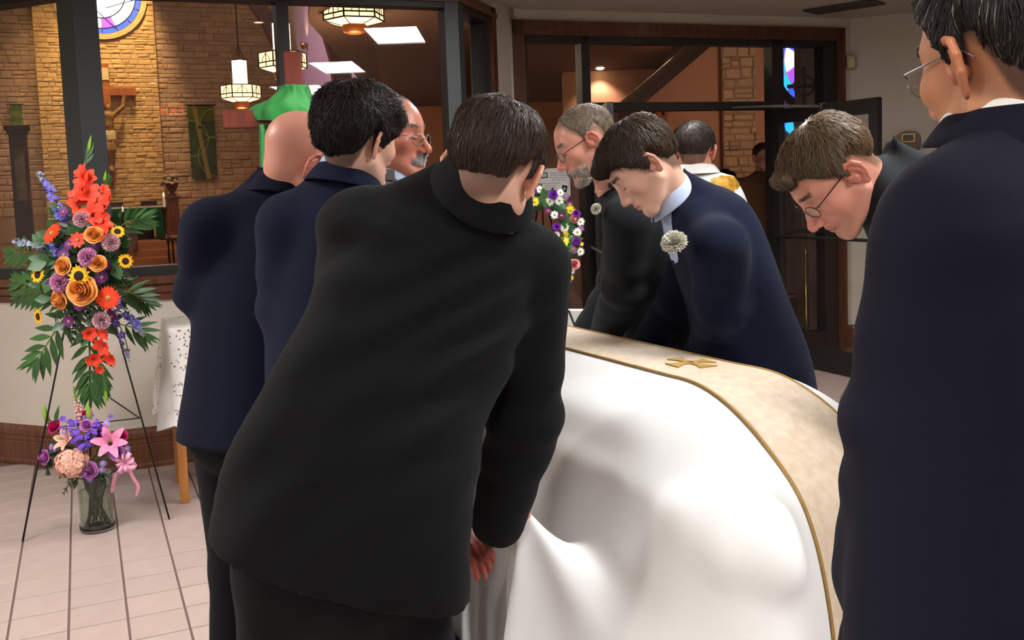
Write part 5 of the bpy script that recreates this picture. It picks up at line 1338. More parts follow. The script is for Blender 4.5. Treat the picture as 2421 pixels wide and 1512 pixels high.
# ---- nearest bearer, black suit, bent over with his back to us
def W(x, y, Y): return aty(x, y, Y)
def person_black_suit():
    t = thing('person', 'person in a black suit bending over the pall with back to the camera', 'person', (-.31, 1.72, 0))
    fr = frame_of(16, 20, 12); hc = W(1166, 415, 1.84)
    nb = W(1128, 480, 1.88)
    R1 = unit(W(1265, 590, 2.02)-W(850, 520, 1.86)); up1 = unit(W(1090, 450, 1.9)-W(995, 760, 1.84))
    toW = make_head(t, hc, fr, dict(HS, ear=1.1), SKINS['fair'], dict(col=srgb(62, 46, 36), th=(.020, .013, .012), n=5200, len=.045, lift=.005, r=.0008, noise=(.003, 55), crown=(.01, -.03, .13), top=(.3, .9, .2), jit=.16,
        hl=HL_FULL[:-3]+[(122, .0), (135, -.052), (180, -.070)]), [(nb, .056), (nb-up1*.08+np.array([0, .04, 0]), .058)], res=.003, seed=11, scale=.99)
    sts = []
    for (cx, y, Y, hw, hd, tilt) in ((1072, 530, 1.90, .160, .105, 1), (1052, 590, 1.90, .190, .125, 1), (1005, 720, 1.88, .195, .135, .8), (935, 870, 1.84, .192, .135, .6), (880, 1010, 1.80, .205, .140, .4), (835, 1150, 1.77, .226, .150, .3), (806, 1300, 1.75, .240, .160, .25), (794, 1450, 1.74, .250, .165, .25)):
        r = unit(R1*tilt+np.array([1., .12, 0])*(1-tilt)); sts.append(station(W(cx, y, Y), r, hw, hd))
    sR_, el, wr = W(1252, 630, 1.98), W(1238, 1000, 2.03), W(1178, 1232, 2.10)
    sL_, elL, wrL = W(850, 540, 1.87), W(800, 860, 2.05), W(1060, 1230, 2.16)
    arms = [([sR_, el, wr], [.084, .077, .060]), ([sL_, elL, wrL], [.080, .064, .050])]
    h0, h1 = W(485, 1246, 1.72), W(1122, 1452, 1.72); hd_ = unit(h1-h0); hn = np.cross(hd_, np.array([0, 1., .0])); hn = hn if hn[2] < 0 else -hn
    cseam = [(W(1090, 470, 1.8), W(800, 1440, 1.6))]
    def bump(P):
        a, b = (q.astype(f32) for q in cseam[0]); ab = b-a; s = ((P-a)@ab)/f32(ab@ab); c = a+s[:, None]*ab; lat = (P-c)@R1.astype(f32)
        g = .003*np.exp(-(lat/.006)**2)*(P[:, 1] < 1.95)
        # drag lines running from the right armhole across the back, and soft pulls at the waist
        for (x, y, dx, dy, fr_, am, sp) in ((1150, 760, -1, .62, 46, .0075, .035), (1000, 900, -1, .5, 30, .006, .06), (760, 1120, -.55, 1, 26, .007, .05), (900, 560, -1, .15, 30, .004, .03)):
            e = np.asarray(W(x, y, 1.78), f32); dv = unit(W(x+dx*100, y+dy*100, 1.78)-W(x, y, 1.78)).astype(f32); nn = np.cross(dv, A3(0, 1, 0)); q = P-e; r2 = (q*q).sum(-1)
            g = g+am*np.sin((q@nn)*fr_*2+1.6*np.sin(q@dv*8))*np.exp(-r2/sp)*(P[:, 1] < 1.92)
        return g
    fn = jacket_fn(sts, arms, .03, (h0*.5+h1*.5, hn), .0032, 4, 13, bump, neck=(nb-up1*.015, .066))
    lo, hi = bounds([s[0] for s in sts]+[sR_, el, wr, sL_, elL, wrL], .27)
    o = garment(t, 'jacket', M_black, fn, lo, hi, .0105)['jacket']
    ua = unit(hc-nb); collar(o, 'collar', M_black, nb+ua*.030, ua, fr[1], .079, .084, .056, gap=.8, flare=.005, fold=.028)
    # cuff buttons
    buttons(o, [wr+np.array([.034, -.040, .0])+(el-wr)*k for k in (.03, .10, .17, .24)], np.array([.55, -.83, .1]), .010)
    legs(t, W(800, 1330, 1.76), np.array([1., .12, 0]), np.array([.1, 1., 0]), feet=[np.array([-.50, 1.66, 0]), np.array([-.12, 1.74, 0])], hw=.19)
    # right hand gripping the pall, left hand reaching past the hem
    make_hand(t, W(1196, 1196, 2.12), HAND_R+np.array([.012, .0, .01]), unit([.75, -.6, .3]), SKINS['pink'], curl=.9)
    make_hand(t, wrL+np.array([0, .03, 0]), W(1140, 1316, 2.14), unit([.5, -.6, .6]), srgb(150, 70, 62), curl=.35)
def make_hand(parent, wrist, grip, back, skin, curl=.8, size=1.0):
    """palm with four fingers and a thumb from the wrist towards the grip point; back = direction the back of the hand faces"""
    wrist = np.asarray(wrist, float); d = unit(np.asarray(grip)-wrist); back = unit(np.asarray(back)-d*np.dot(back, d)); side = np.cross(d, back)
    S = size; toW = lambda x, y, z: wrist+(side*x+d*y+back*z)*S
    parts = [([toW(0, -.05, 0), toW(0, .01, 0)], [.027, .024])]
    fng = []
    for k, (x, L) in enumerate(((.030, .070), (.010, .078), (-.010, .073), (-.029, .058))):
        p = toW(x, .085, .004); pts = [toW(x*.8, .03, 0), p]; a = curl*.5; y, z = .085, .004
        for seg, l in enumerate((.45, .30, .25)):
            a2 = a+curl*.75*seg; y += math.cos(a2)*L*l; z -= math.sin(a2)*L*l; pts.append(toW(x*(1+.05*seg), y, z))
        fng.append((pts, [.0115, .0098, .0088, .0080, .0068]))
    th = ([toW(.026, .025, -.004), toW(.045, .052, -.014), toW(.046, .078, -.028), toW(.038, .098, -.036)], [.013, .0115, .010, .008])
    allp = [p for pts, _ in parts+fng+[th] for p in pts]
    def fn(P):
        e = ((P-toW(0, .048, 0).astype(f32))@np.stack([side, d, back]).T.astype(f32)); dd = ell(e, (0, 0, 0), (.042*S, .050*S, .0155*S))
        dd = smin(dd, chain(P, *parts[0], .01), .02)
        for pts, rs in fng: dd = smin(dd, chain(P, pts, [r*S for r in rs], .003), .006)
        return smin(dd, chain(P, th[0], [r*S for r in th[1]], .004), .010)
    lo, hi = bounds(allp, .03); V, Q = surface_nets(fn, lo, hi, .0032)
    c = np.tile(np.asarray(skin, f32), (len(V), 1)); obj('hand', fastmesh('hand', V, Q, M_skin, cols=c), parent)
person_black_suit()
def suited(label, base, head, nb, sts, arms, hem, jm, legs_=None, shirt=None, col=None, scol=None, seed=1, folds=.0065, res=.011, splits=(), bump=None, neckr=.056, nb2=None, ffreq=11, name='person', trs=None):
    t = thing('person', label, 'person', (base[0], base[1], 0))
    toW = make_head(t, head['c'], head['fr'], dict(HS, **head.get('o', {})), head['skin'], head['hair'], [(nb, neckr), (nb2 if nb2 is not None else nb-ZV*.07, .058)], res=head.get('res', .003), seed=seed, scale=head.get('s', 1.0), paint=head.get('paint'))
    fn = jacket_fn(sts, arms, .03, hem, folds, seed, ffreq, bump, neck=((nb*.7+nb2*.3) if nb2 is not None else nb-ZV*.025, neckr+.010))
    pts = [s[0] for s in sts]+[p for a in arms for p in a[0]]; lo, hi = bounds(pts, .26)
    parts = garment(t, 'jacket', jm, fn, lo, hi, res, splits)
    if col: collar(parts['jacket'], 'collar', jm, **col)
    if scol: collar(t, 'shirt_collar', shirt, **scol)
    if legs_: legs(t, **legs_, mt=trs)
    if head.get('glasses'): spectacles(t, toW, **head['glasses'])
    return t, toW, parts
def ST(lst, right, fwd=None): return [station(W(x, y, Y), right, hw, hd, fwd) for x, y, Y, hw, hd in lst]
FWDH = lambda fr: unit(fr[1]*np.array([1, 1, 0]))

# ---- bald man in a midnight navy jacket, hands before him
def p_bald():
    fr = frame_of(50, 26, 8); d = 2.62; hc = W(712, 388, d); nb = W(682, 458, d+.02); R = unit([.86, -.5, 0]); F = np.cross(ZV, R)
    sts = ST([(632, 520, d+.03, .165, .105), (620, 575, d+.02, .188, .122), (606, 680, d, .195, .132), (598, 800, d-.02, .185, .13), (590, 920, d-.02, .190, .135), (582, 1040, d-.02, .200, .14), (580, 1110, d-.02, .200, .14)], R)
    sL, eL, wL = W(502, 545, d-.02), W(478, 690, d+.03), W(580, 850, d+.22)
    sR, eR, wR = W(742, 560, d), W(770, 760, d+.12), W(690, 900, d+.26)
    hair = dict(col=srgb(120, 100, 84), th=None)
    t, toW, ps = suited('bald person in a midnight navy jacket standing left of the casket', (hc[0], d), dict(c=hc, fr=fr, skin=SKINS['pink'], hair=hair, s=1.08, o=dict(jaw=1.08)), nb, sts, [([sL, eL, wL], [.085, .074, .055]), ([sR, eR, wR], [.08, .07, .055])], (W(560, 1034, d), -ZV), M_navy2,
        dict(hipc=W(588, 1000, d), right=R, fwd=F, hw=.18), col=dict(C=W(680, 458, d+.02), up=unit([.15, .12, 1]), fwd=FWDH(fr), rx=.078, ry=.078, h=.05, gap=.9, flare=.008), seed=21, neckr=.066)
p_bald()
# ---- dark-haired boy in a navy suit
def p_boy():
    fr = frame_of(36, 10, 8); d = 2.34; hc = W(845, 336, d); nb = W(822, 432, d+.01); R = unit([.80, -.6, 0]); F = np.cross(ZV, R)
    sts = ST([(778, 512, d+.03, .150, .095), (770, 560, d+.02, .168, .11), (768, 660, d+.02, .172, .12), (770, 780, d+.02, .165, .12), (775, 900, d+.02, .175, .125), (780, 1060, d+.02, .185, .13)], R)
    sL, eL, wL = W(682, 535, d), W(672, 740, d+.05), W(790, 900, d+.25)
    sR, eR, wR = W(880, 560, d), W(910, 760, d+.12), W(900, 900, d+.3)
    hair = dict(col=srgb(40, 32, 28), th=(.027, .018, .022), n=7000, len=.055, lift=.010, r=.00095, noise=(.006, 48), crown=(0, -.05, .13), top=(.2, .9, 0), jit=.45, fade=.014, fpad=.02,
                hl=[(0, .060), (25, .060), (45, .045), (58, .020), (70, .005), (80, -.020), (90, -.015), (97, .024), (106, .015), (116, -.03), (130, -.065), (180, -.085)], extra=[(A3(0, .088, .078), A3(.052, .022, .026))])
    suited('dark-haired young person in a navy suit between the bald man and the black suit', (nb[0], d), dict(c=hc, fr=fr, skin=SKINS['fair'], hair=hair, s=.95, o=dict(jaw=.92, nose=.8, brow=.8)), nb, sts, [([sL, eL, wL], [.072, .062, .048]), ([sR, eR, wR], [.07, .06, .048])], (W(780, 1075, d), -ZV), M_navy,
        dict(hipc=W(780, 1010, d+.02), right=R, fwd=F, hw=.13), shirt=M_shirt_b, col=dict(C=W(816, 438, d+.01), up=unit([.2, .15, 1]), fwd=FWDH(fr), rx=.067, ry=.068, h=.042, gap=.9, flare=.008), scol=dict(C=W(818, 424, d+.01), up=unit([.2, .15, 1]), fwd=FWDH(fr), rx=.060, ry=.061, h=.045, gap=.5, flare=.005, fold=.015), seed=31, neckr=.049)
p_boy()
# ---- moustached man looking right
def p_moustache():
    fr = frame_of(112, 4, 0); d = 2.98; hc = W(925, 328, d); nb = W(912, 436, d); R = unit([-.3, -.95, 0]); F = np.cross(ZV, R)
    sts = ST([(930, 470, d, .13, .085), (932, 495, d, .17, .11), (935, 535, d, .198, .13), (935, 640, d, .205, .145), (935, 780, d, .20, .15), (935, 920, d, .21, .15), (935, 1040, d, .215, .15)], R)
    sL, eL, wL = sts[2][0]-R*.2+ZV*.02, W(905, 700, d+.25), W(950, 830, d+.2); sR, eR, wR = sts[2][0]+R*.2+ZV*.02, W(985, 700, d-.25), W(1010, 830, d-.15)
    def vmask(c, n):
        x = (c-sts[1][0])@R; zz = sts[1][0][2]-c[:, 2]; return (np.abs(x) < .075-.16*zz) & (n@F > .2) & (zz > -.06)
    def tmask(c, n): x = (c-sts[1][0])@R; zz = sts[1][0][2]-c[:, 2]; return (np.abs(x) < .024) & (n@F > .2) & (zz < .42) & (zz > -.03)
    gr = srgb(150, 146, 140)
    mous = lambda V: (np.abs(V[:, 0]) < .028) & (V[:, 2] > -.056) & (V[:, 2] < -.040) & (V[:, 1] > .090)
    hair = dict(col=srgb(120, 114, 108), th=(.006, .009, .010), hl=[(0, .118), (18, .116), (32, .092), (50, .062), (64, .045), (78, .0), (86, -.012), (96, .028), (112, .030), (124, -.005), (138, -.045), (180, -.058)], n=3600, len=.028, lift=.003, gray=.55, noise=(.002, 60), top=(0, -1, 0), tufts=[('moustache', mous, gr, 900, .016, .0007, (0, .1, -1), .8)])
    suited('grey-haired person with moustache and glasses in a grey suit, looking right', (nb[0], d), dict(c=hc, fr=fr, skin=SKINS['ruddy'], hair=hair, s=1.04, o=dict(nose=1.05, jaw=1.05), glasses=dict(mt=M_gwire, drop=-.006)), nb, sts, [([sL, eL, wL], [.085, .075, .055]), ([sR, eR, wR], [.085, .075, .055])], (W(935, 1030, d), -ZV), M_grey,
        dict(hipc=W(935, 960, d), right=R, fwd=F), shirt=M_shirt_b, col=dict(C=W(922, 424, d), up=unit([.1, 0, 1]), fwd=F, rx=.078, ry=.078, h=.04, gap=1.0, flare=.008), scol=dict(C=W(924, 420, d), up=unit([.12, 0, 1]), fwd=F, rx=.066, ry=.066, h=.046, gap=.18, flare=.006, fold=.028, tilt=.012), seed=41, splits=[('tie', M_tie, tmask), ('shirt', M_shirt_b, vmask)], neckr=.060)
p_moustache()
# ---- bearded man with short hair, bowed over the far side
def p_beard():
    fr = frame_of(-96, 27, 2); d = 3.5; hc = W(1386, 340, d-.1); nb = W(1452, 445, d+.02); R = unit([-.22, .97, 0]); F = np.cross(ZV, R)
    up = unit(W(1470, 420, d)-W(1600, 760, d)); fw = unit(np.cross(up, R)); fw = fw if fw[0] < 0 else -fw
    sts = ST([(1490, 450, d+.03, .14, .095), (1508, 480, d+.03, .18, .12), (1530, 525, d+.03, .203, .135), (1560, 640, d+.06, .21, .15), (1590, 790, d+.2, .205, .155), (1605, 920, d+.28, .215, .16), (1605, 1040, d+.3, .22, .16)], R, fw)
    sL, eL, wL = W(1482, 520, d-.17), W(1478, 680, d-.06), W(1432, 786, d+.18); sR, eR, wR = W(1490, 540, d+.22), W(1450, 690, d+.3), W(1390, 775, d+.36)
    bz = lambda V: (V[:, 2] < -.048) & (V[:, 1] > .03) & (V[:, 2] > -.125) & ~((np.abs(V[:, 0]) < .02) & (V[:, 2] > -.075)) & (V[:, 1] > .045-.25*(V[:, 2]+.048))
    mz = lambda V: (np.abs(V[:, 0]) < .03) & (V[:, 2] > -.057) & (V[:, 2] < -.044) & (V[:, 1] > .085)
    def paint(V, col, blend):
        mk = sstep(-V[:, 2], .03, .05)*sstep(V[:, 1], .0, .03)*(V[:, 2] > -.14); blend((.35*mk).astype(f32), srgb(140, 112, 94))
    hair = dict(col=srgb(116, 98, 78), th=(.0045, .0045, .005), hl=[(0, .100), (20, .098), (34, .090), (52, .062), (66, .040), (76, .0), (86, -.03), (96, .028), (112, .030), (124, -.005), (138, -.05), (180, -.062)], n=5000, len=.011, lift=.003, r=.0006, gray=.35, noise=(.001, 60), jit=.5, tufts=[('beard', bz, srgb(150, 128, 104), 2600, .018, .0006, (0, .35, -1), .55), ('moustache', mz, srgb(150, 130, 106), 700, .014, .0006, (0, .1, -1), .4)])
    suited('bearded person with glasses in a charcoal jacket bowing over the far side of the casket', (1.0, d+.1), dict(c=hc, fr=fr, skin=SKINS['pink'], hair=hair, s=1.02, paint=paint, glasses=dict(mt=M_wire, drop=-.004)), nb, sts, [([sL, eL, wL], [.088, .078, .06]), ([sR, eR, wR], [.085, .075, .06])], (W(1600, 1000, d+.28), -ZV), M_char,
        dict(hipc=W(1610, 960, d+.28), right=R, fwd=F), shirt=M_shirt_w, col=dict(C=W(1460, 430, d+.02), up=unit(up+np.array([-.2, 0, .3])), fwd=fw, rx=.078, ry=.078, h=.045, gap=.9, flare=.008), scol=dict(C=W(1456, 432, d+.02), up=unit(up+np.array([-.2, 0, .3])), fwd=fw, rx=.066, ry=.066, h=.04, gap=.3, flare=.005, fold=.02), seed=51, nb2=W(1500, 500, d+.04), neckr=.060)
p_beard()
# ---- young man with white carnation
def p_young():
    fr = frame_of(-92, 45, 4); d = 2.96; hc = W(1524, 396, d-.04); nb = W(1600, 468, d); R = unit([-.15, .99, 0]); F = np.cross(ZV, R)
    up = unit(W(1640, 470, d)-W(1760, 800, d)); fw = unit(np.cross(up, R)); fw = fw if fw[0] < 0 else -fw
    sts = ST([(1640, 480, d+.02, .13, .085), (1655, 505, d+.02, .17, .11), (1678, 550, d+.02, .195, .128), (1712, 640, d+.02, .200, .14), (1752, 760, d+.08, .20, .145), (1785, 880, d+.18, .21, .16), (1805, 1000, d+.22, .215, .17)], R, fw)
    sL, eL, wL = W(1695, 585, d-.20), W(1706, 735, d-.13), W(1655, 838, d+.16); sR, eR, wR = W(1650, 570, d+.2), W(1600, 720, d+.3), W(1530, 812, d+.4)
    o0 = sts[1][0]
    def vmask(c, n): x = (c-o0)@R; zz = -((c-o0)@up); return (np.abs(x) < .070-.20*zz) & (n@fw > .15) & (zz > -.06) & (zz < .11)
    hair = dict(col=srgb(66, 52, 38), th=(.022, .014, .016), n=6500, len=.060, lift=.008, r=.0009, noise=(.004, 45), crown=(0, -.05, .13), top=(.1, 1., 0), jit=.25, fade=.016, fpad=.03,
                hl=[(0, .072), (25, .070), (45, .055), (58, .030), (70, .010), (78, -.022), (88, -.012), (97, .026), (106, .020), (116, -.02), (130, -.055), (180, -.074)], extra=[(A3(.01, .092, .088), A3(.05, .026, .022))])
    t, toW, ps = suited('young brown-haired person in a navy suit with a white carnation, head bowed', (1.0, d), dict(c=hc, fr=fr, skin=SKINS['fair'], hair=hair, s=1.03, o=dict(jaw=.95, nose=.85)), nb, sts, [([sL, eL, wL], [.085, .072, .055]), ([sR, eR, wR], [.08, .07, .055])], (W(1790, 960, d+.2), -unit(up+ZV)), M_navy,
        dict(hipc=W(1800, 920, d+.2), right=R, fwd=F), shirt=M_shirt_b, col=dict(C=W(1624, 484, d+.02), up=unit(up+np.array([-.25, 0, .2])), fwd=fw, rx=.074, ry=.074, h=.038, gap=1.1, flare=.006), scol=dict(C=W(1592, 470, d), up=unit(up+np.array([-.35, 0, .1])), fwd=fw, rx=.065, ry=.067, h=.050, gap=.15, flare=.005, fold=.030, tilt=.02), seed=61, splits=[('shirt', M_shirt_b, vmask)], nb2=W(1650, 520, d+.03), neckr=.053)
    return t
PYOUNG = p_young()
# ---- man with glasses bowing at the right
def p_glasses():
    fr = frame_of(-94, 50, 0); d = 2.2; hc = W(1978, 418, d); nb = W(2050, 440, d+.03); R = unit([-.1, .99, 0]); F = np.cross(ZV, R)
    up = unit(W(2080, 440, d)-W(2200, 860, d)); fw = unit(np.cross(up, R)); fw = fw if fw[0] < 0 else -fw
    sts = ST([(2135, 448, d+.05, .13, .085), (2165, 475, d+.05, .17, .10), (2205, 520, d+.05, .195, .12), (2270, 640, d+.06, .205, .13), (2320, 800, d+.08, .205, .14), (2340, 960, d+.1, .215, .15), (2345, 1120, d+.1, .22, .15)], R, fw)
    sL, eL, wL = W(2245, 560, d-.15), W(2250, 800, d-.08), W(2180, 960, d+.05); sR, eR, wR = W(2200, 540, d+.25), W(2190, 740, d+.3), W(2120, 860, d+.35)
    hair = dict(col=srgb(104, 84, 60), th=(.014, .008, .008), n=6500, len=.050, lift=.006, r=.0008, noise=(.003, 50), crown=(0, -.05, .13), top=(-.5, .9, 0), jit=.16, fade=.016, fpad=.03,
                hl=[(0, .086), (25, .084), (42, .066), (56, .040), (70, .022), (78, -.012), (88, -.012), (97, .028), (108, .026), (120, .000), (138, -.040), (180, -.058)], extra=[(A3(.0, .086, .094), A3(.052, .020, .020))])
    def paint(V, col, blend):
        mk = sstep(-V[:, 2], .035, .06)*sstep(V[:, 1], .0, .03)*(V[:, 2] > -.13); blend((.30*mk).astype(f32), srgb(150, 116, 92))
    suited('person with wire glasses bowing deeply beside the near end of the casket', (1.0, d+.1), dict(c=hc, fr=fr, skin=SKINS['pink'], hair=hair, s=1.0, paint=paint, o=dict(nose=1.1, jaw=1.05), glasses=dict(mt=M_wire)), nb, sts, [([sL, eL, wL], [.085, .075, .058]), ([sR, eR, wR], [.085, .075, .058])], (W(2345, 1080, d), -ZV), M_char,
        dict(hipc=W(2345, 1010, d+.1), right=R, fwd=F), shirt=M_shirt_w, seed=71, nb2=W(2110, 480, d+.05), neckr=.058)
p_glasses()
# ---- tall man in the right foreground
def p_tall():
    fr = frame_of(-18, 8, -4); d = 1.15; hc = W(2388, 150, d); nb = W(2392, 335, d); R = unit([.72, .69, 0]); F = np.cross(ZV, R)
    sts = ST([(2415, 440, d, .165, .105), (2420, 530, d, .195, .13), (2412, 700, d-.0, .20, .14), (2402, 920, d-.01, .195, .145), (2390, 1200, d-.02, .20, .155), (2380, 1500, d-.03, .21, .165), (2380, 1640, d-.03, .21, .165)], R)
    sL, eL, wL = W(2258, 545, d-.06), W(2188, 1000, d-.02), W(2112, 1350, d+.06); sR, eR, wR = W(2660, 520, d+.12), W(2700, 950, d+.2), W(2620, 1350, d+.25)
    hair = dict(col=srgb(46, 42, 40), th=(.020, .014, .014), n=6500, len=.05, lift=.005, r=.0008, noise=(.003, 50), crown=(0, -.05, .13), top=(-.4, .9, 0), jit=.2, gray=.08, graycol=(.22, .21, .20), hl=HL_FULL)
    suited('tall person in a dark navy suit in the right foreground, seen from behind', (nb[0], d), dict(c=hc, fr=fr, skin=SKINS['tan'], hair=hair, s=1.03, o=dict(ear=1.15), glasses=dict(mt=M_gwire, full=False)), nb, sts, [([sL, eL, wL], [.090, .086, .074]), ([sR, eR, wR], [.09, .08, .06])], (W(2360, 1640, d), -ZV), M_navy3,
        dict(hipc=W(2360, 1560, d-.02), right=R, fwd=F, hw=.19), shirt=M_shirt_w, col=dict(C=W(2402, 345, d), up=unit([.05, 0, 1]), fwd=FWDH(fr), rx=.077, ry=.080, h=.045, gap=1.15, flare=.008), scol=dict(C=W(2402, 312, d), up=unit([.05, 0, 1]), fwd=FWDH(fr), rx=.068, ry=.071, h=.050, gap=.4, flare=.005, fold=.02), seed=81, res=.010, neckr=.060, folds=.008, ffreq=13)
p_tall()
# ---- vested man seen from behind
def p_priest():
    fr = frame_of(18, 8, 2); d = 4.4; hc = W(1642, 360, d); nb = W(1646, 420, d); R = unit([.95, -.3, 0])
    t = thing('person', 'person in a white vestment with gold embroidery seen from behind', 'person', (nb[0], d, 0)); F = np.cross(ZV, R)
    hair = dict(col=srgb(58, 48, 42), th=(.014, .009, .010), n=2600, len=.03, lift=.005, noise=(.003, 55), jit=.3)
    make_head(t, hc, fr, HS, SKINS['pink'], hair, [(nb, .055), (nb-ZV*.08, .06)], res=.004, seed=91)
    sts = ST([(1648, 415, d, .065, .075), (1652, 430, d, .13, .11), (1658, 460, d, .18, .14), (1664, 540, d, .215, .17), (1664, 700, d, .23, .2), (1664, 900, d, .26, .23), (1664, 1120, d, .28, .25)], R)
    gm = lambda c, n: ((((c-W(1712, 440, d-.1))@R)/.066)**2+((c[:, 2]-W(1712, 436, d-.1)[2])/.04)**2 < 1.0)
    def bump(P): return .012*np.sin((P@R.astype(f32))*26)*sstep(-P[:, 2], -1.4, -.9)
    fn = jacket_fn(sts, [], .03, None, .003, 4, 12, bump); lo, hi = bounds([s[0] for s in sts], .45); lo[2] = .06
    f2 = lambda P: smax(fn(P), -(P[:, 2]-f32(.08)), .01)
    garment(t, 'chasuble', M_vest, f2, lo, hi, .012, [('gold_embroidery', M_gold, gm)])
    collar(t, 'collar', M_vest, W(1646, 408, d), ZV, FWDH(fr), .075, .075, .04, gap=.7, flare=.008)
    legs(t, np.array([nb[0], d, .85]), R, F)
p_priest()
# ---- people beyond the doors
def p_far(label, x, y, d, yaw, jm, hair, skin, seed, face=True, glasses=False, tie=None, hs=1.0):
    fr = frame_of(yaw, 4, 0); hc = W(x, y, d); nb = hc-ZV*.135+np.array([0, .01, 0])-fr[1]*.02; F = FWDH(fr); R = np.cross(F, ZV)
    S = [station(nb+ZV*q, R, w, h_) for q, w, h_ in ((-.02, .06, .07), (-.06, .15, .10), (-.12, .20, .13), (-.30, .205, .14), (-.48, .19, .13), (-.66, .205, .14), (-.82, .21, .145))]
    sL, sR = nb-ZV*.11-R*.19, nb-ZV*.11+R*.19
    arms = [([q, q-ZV*.28+s*R*.04, q-ZV*.44+F*.2-s*R*.06], [.08, .068, .052]) for q, s in ((sL, -1), (sR, 1))]
    o0 = nb-ZV*.06
    vm = lambda c, n: (np.abs((c-o0)@R) < .07-.16*(o0[2]-c[:, 2])) & (n@F > .2); tm_ = lambda c, n: (np.abs((c-o0)@R) < .03) & (n@F > .2) & (o0[2]-c[:, 2] < .45)
    sp_ = [('tie', tie, tm_), ('shirt', M_shirt_w, vm)] if tie else []
    suited(label, (hc[0], d), dict(c=hc, fr=fr, skin=skin, hair=hair, res=.0045, s=hs, glasses=dict(mt=M_wire) if glasses else None), nb, S, arms, (nb-ZV*.82, -ZV), jm, dict(hipc=nb-ZV*.68, right=R, fwd=F, res=.02), shirt=M_shirt_w, scol=dict(C=nb-ZV*.02, up=ZV, fwd=F, rx=.064, ry=.066, h=.04, gap=.2, flare=.005, fold=.02) if tie else None, seed=seed, res=.018)
p_far('person in a brown jacket and patterned tie standing behind the door mullion', 1805, 374, 8.75, 168, M_brown, dict(col=srgb(70, 40, 26), th=(.014, .009, .010), n=1200, len=.03, lift=.004), SKINS['dim'], 101, glasses=True, tie=M_tie)
hd_ = dict(col=srgb(22, 17, 16), th=(.022, .020, .022), n=1200, len=.06, lift=.006, hl=[(0, .08), (60, .02), (90, -.06), (180, -.09)])
p_far('dark-haired person far behind the vested man, seen from behind', 1742, 452, 10.6, 10, M_black, hd_, SKINS['dim'], 111)
p_far('dark-haired shorter person beside the stone pier', 1716, 428, 11.6, -30, M_char, hd_, SKINS['dim'], 121)
# ================================================================== things in the narthex
# ---- timber cross with green cloth
M_cedar = wood('cedar_timber', srgb(132, 54, 30), srgb(96, 36, 20), 3, .55, coat=.0)
def timber_cross():
    P0 = W(694, 200, 5.0); zt = W(690, 124, 5.0)[2]; x, y = P0[0], P0[1]; zb = W(640, 282, 5.0)[2]; L = x-W(533, 282, 5.0)[0]
    t = thing('timber_cross', 'tall reddish timber cross draped with green cloth by the window', 'cross', (x, y, 0))
    A = unit([1, .25, 0]); B = np.cross(ZV, A)
    b = MB(); b.box((x, y, zt/2+.02), (.088, .088, zt-.04), (A, B, ZV)); b.build('upright', M_cedar, t, bevel=.005)
    b = MB(); b.box(np.array([x, y, zb]), (2*L, .09, .088), (A, B, ZV)); b.build('crossbeam', M_cedar, t, bevel=.005)
    b = MB(); b.box((x, y, .03), (.3, .09, .06), (A, B, ZV)); b.box((x, y, .03), (.09, .3, .06), (A, B, ZV)); b.build('foot', M_cedar, t, bevel=.005)
    # cloth wrapped over the shoulders of the cross, falling at the left
    g = thing('green_drape', 'bright green cloth wound round the timber cross', 'cloth', (x, y, zb-.8))
    M_g = mat('bright_green_cloth', srgb(24, 138, 52), .6, bump=.1, bscale=150, sheen=.2)
    n, m_ = 26, 40; vs = []
    for i in range(n):
        f = i/(n-1)
        for j in range(m_):
            a = 2*PI*j/m_; fold = .010*math.sin(7*a+f*5)+.007*math.sin(11*a-f*9+1)
            rx = .062+.16*sstep(f, .1, .75)+fold*(1+2*f); ry = .060+.045*sstep(f, .0, .6)+fold*.7
            z = zb+.165-.21*f-.06*f*math.cos(a)-.035*abs(math.cos(a))*f+.018*math.sin(3*a+2)*f
            vs.append(np.array([x, y, 0])+A*math.cos(a)*rx+B*math.sin(a)*ry+ZV*z)
    fs = [(i*m_+j, i*m_+(j+1) % m_, (i+1)*m_+(j+1) % m_, (i+1)*m_+j) for i in range(n-1) for j in range(m_)]
    o = obj('wrap', meshdata('wrap', vs, fs, [M_g], True), g); md = o.modifiers.new('t', 'SOLIDIFY'); md.thickness = .003
    n, m_ = 30, 14; vs = []
    for i in range(n):
        f = i/(n-1)
        for j in range(m_):
            w = (j/(m_-1)-.5)*2; vs.append(np.array([x, y, 0])-A*(.135+.03*f-.045*w)-B*(.058+.02*math.sin(w*7+f*2)+.008*math.sin(w*13))+ZV*(zb-.03-1.15*f))
    fs = [(i*m_+j, i*m_+j+1, (i+1)*m_+j+1, (i+1)*m_+j) for i in range(n-1) for j in range(m_-1)]
    o = obj('tail', meshdata('tail', vs, fs, [M_g], True), g); md = o.modifiers.new('t', 'SOLIDIFY'); md.thickness = .003
timber_cross()
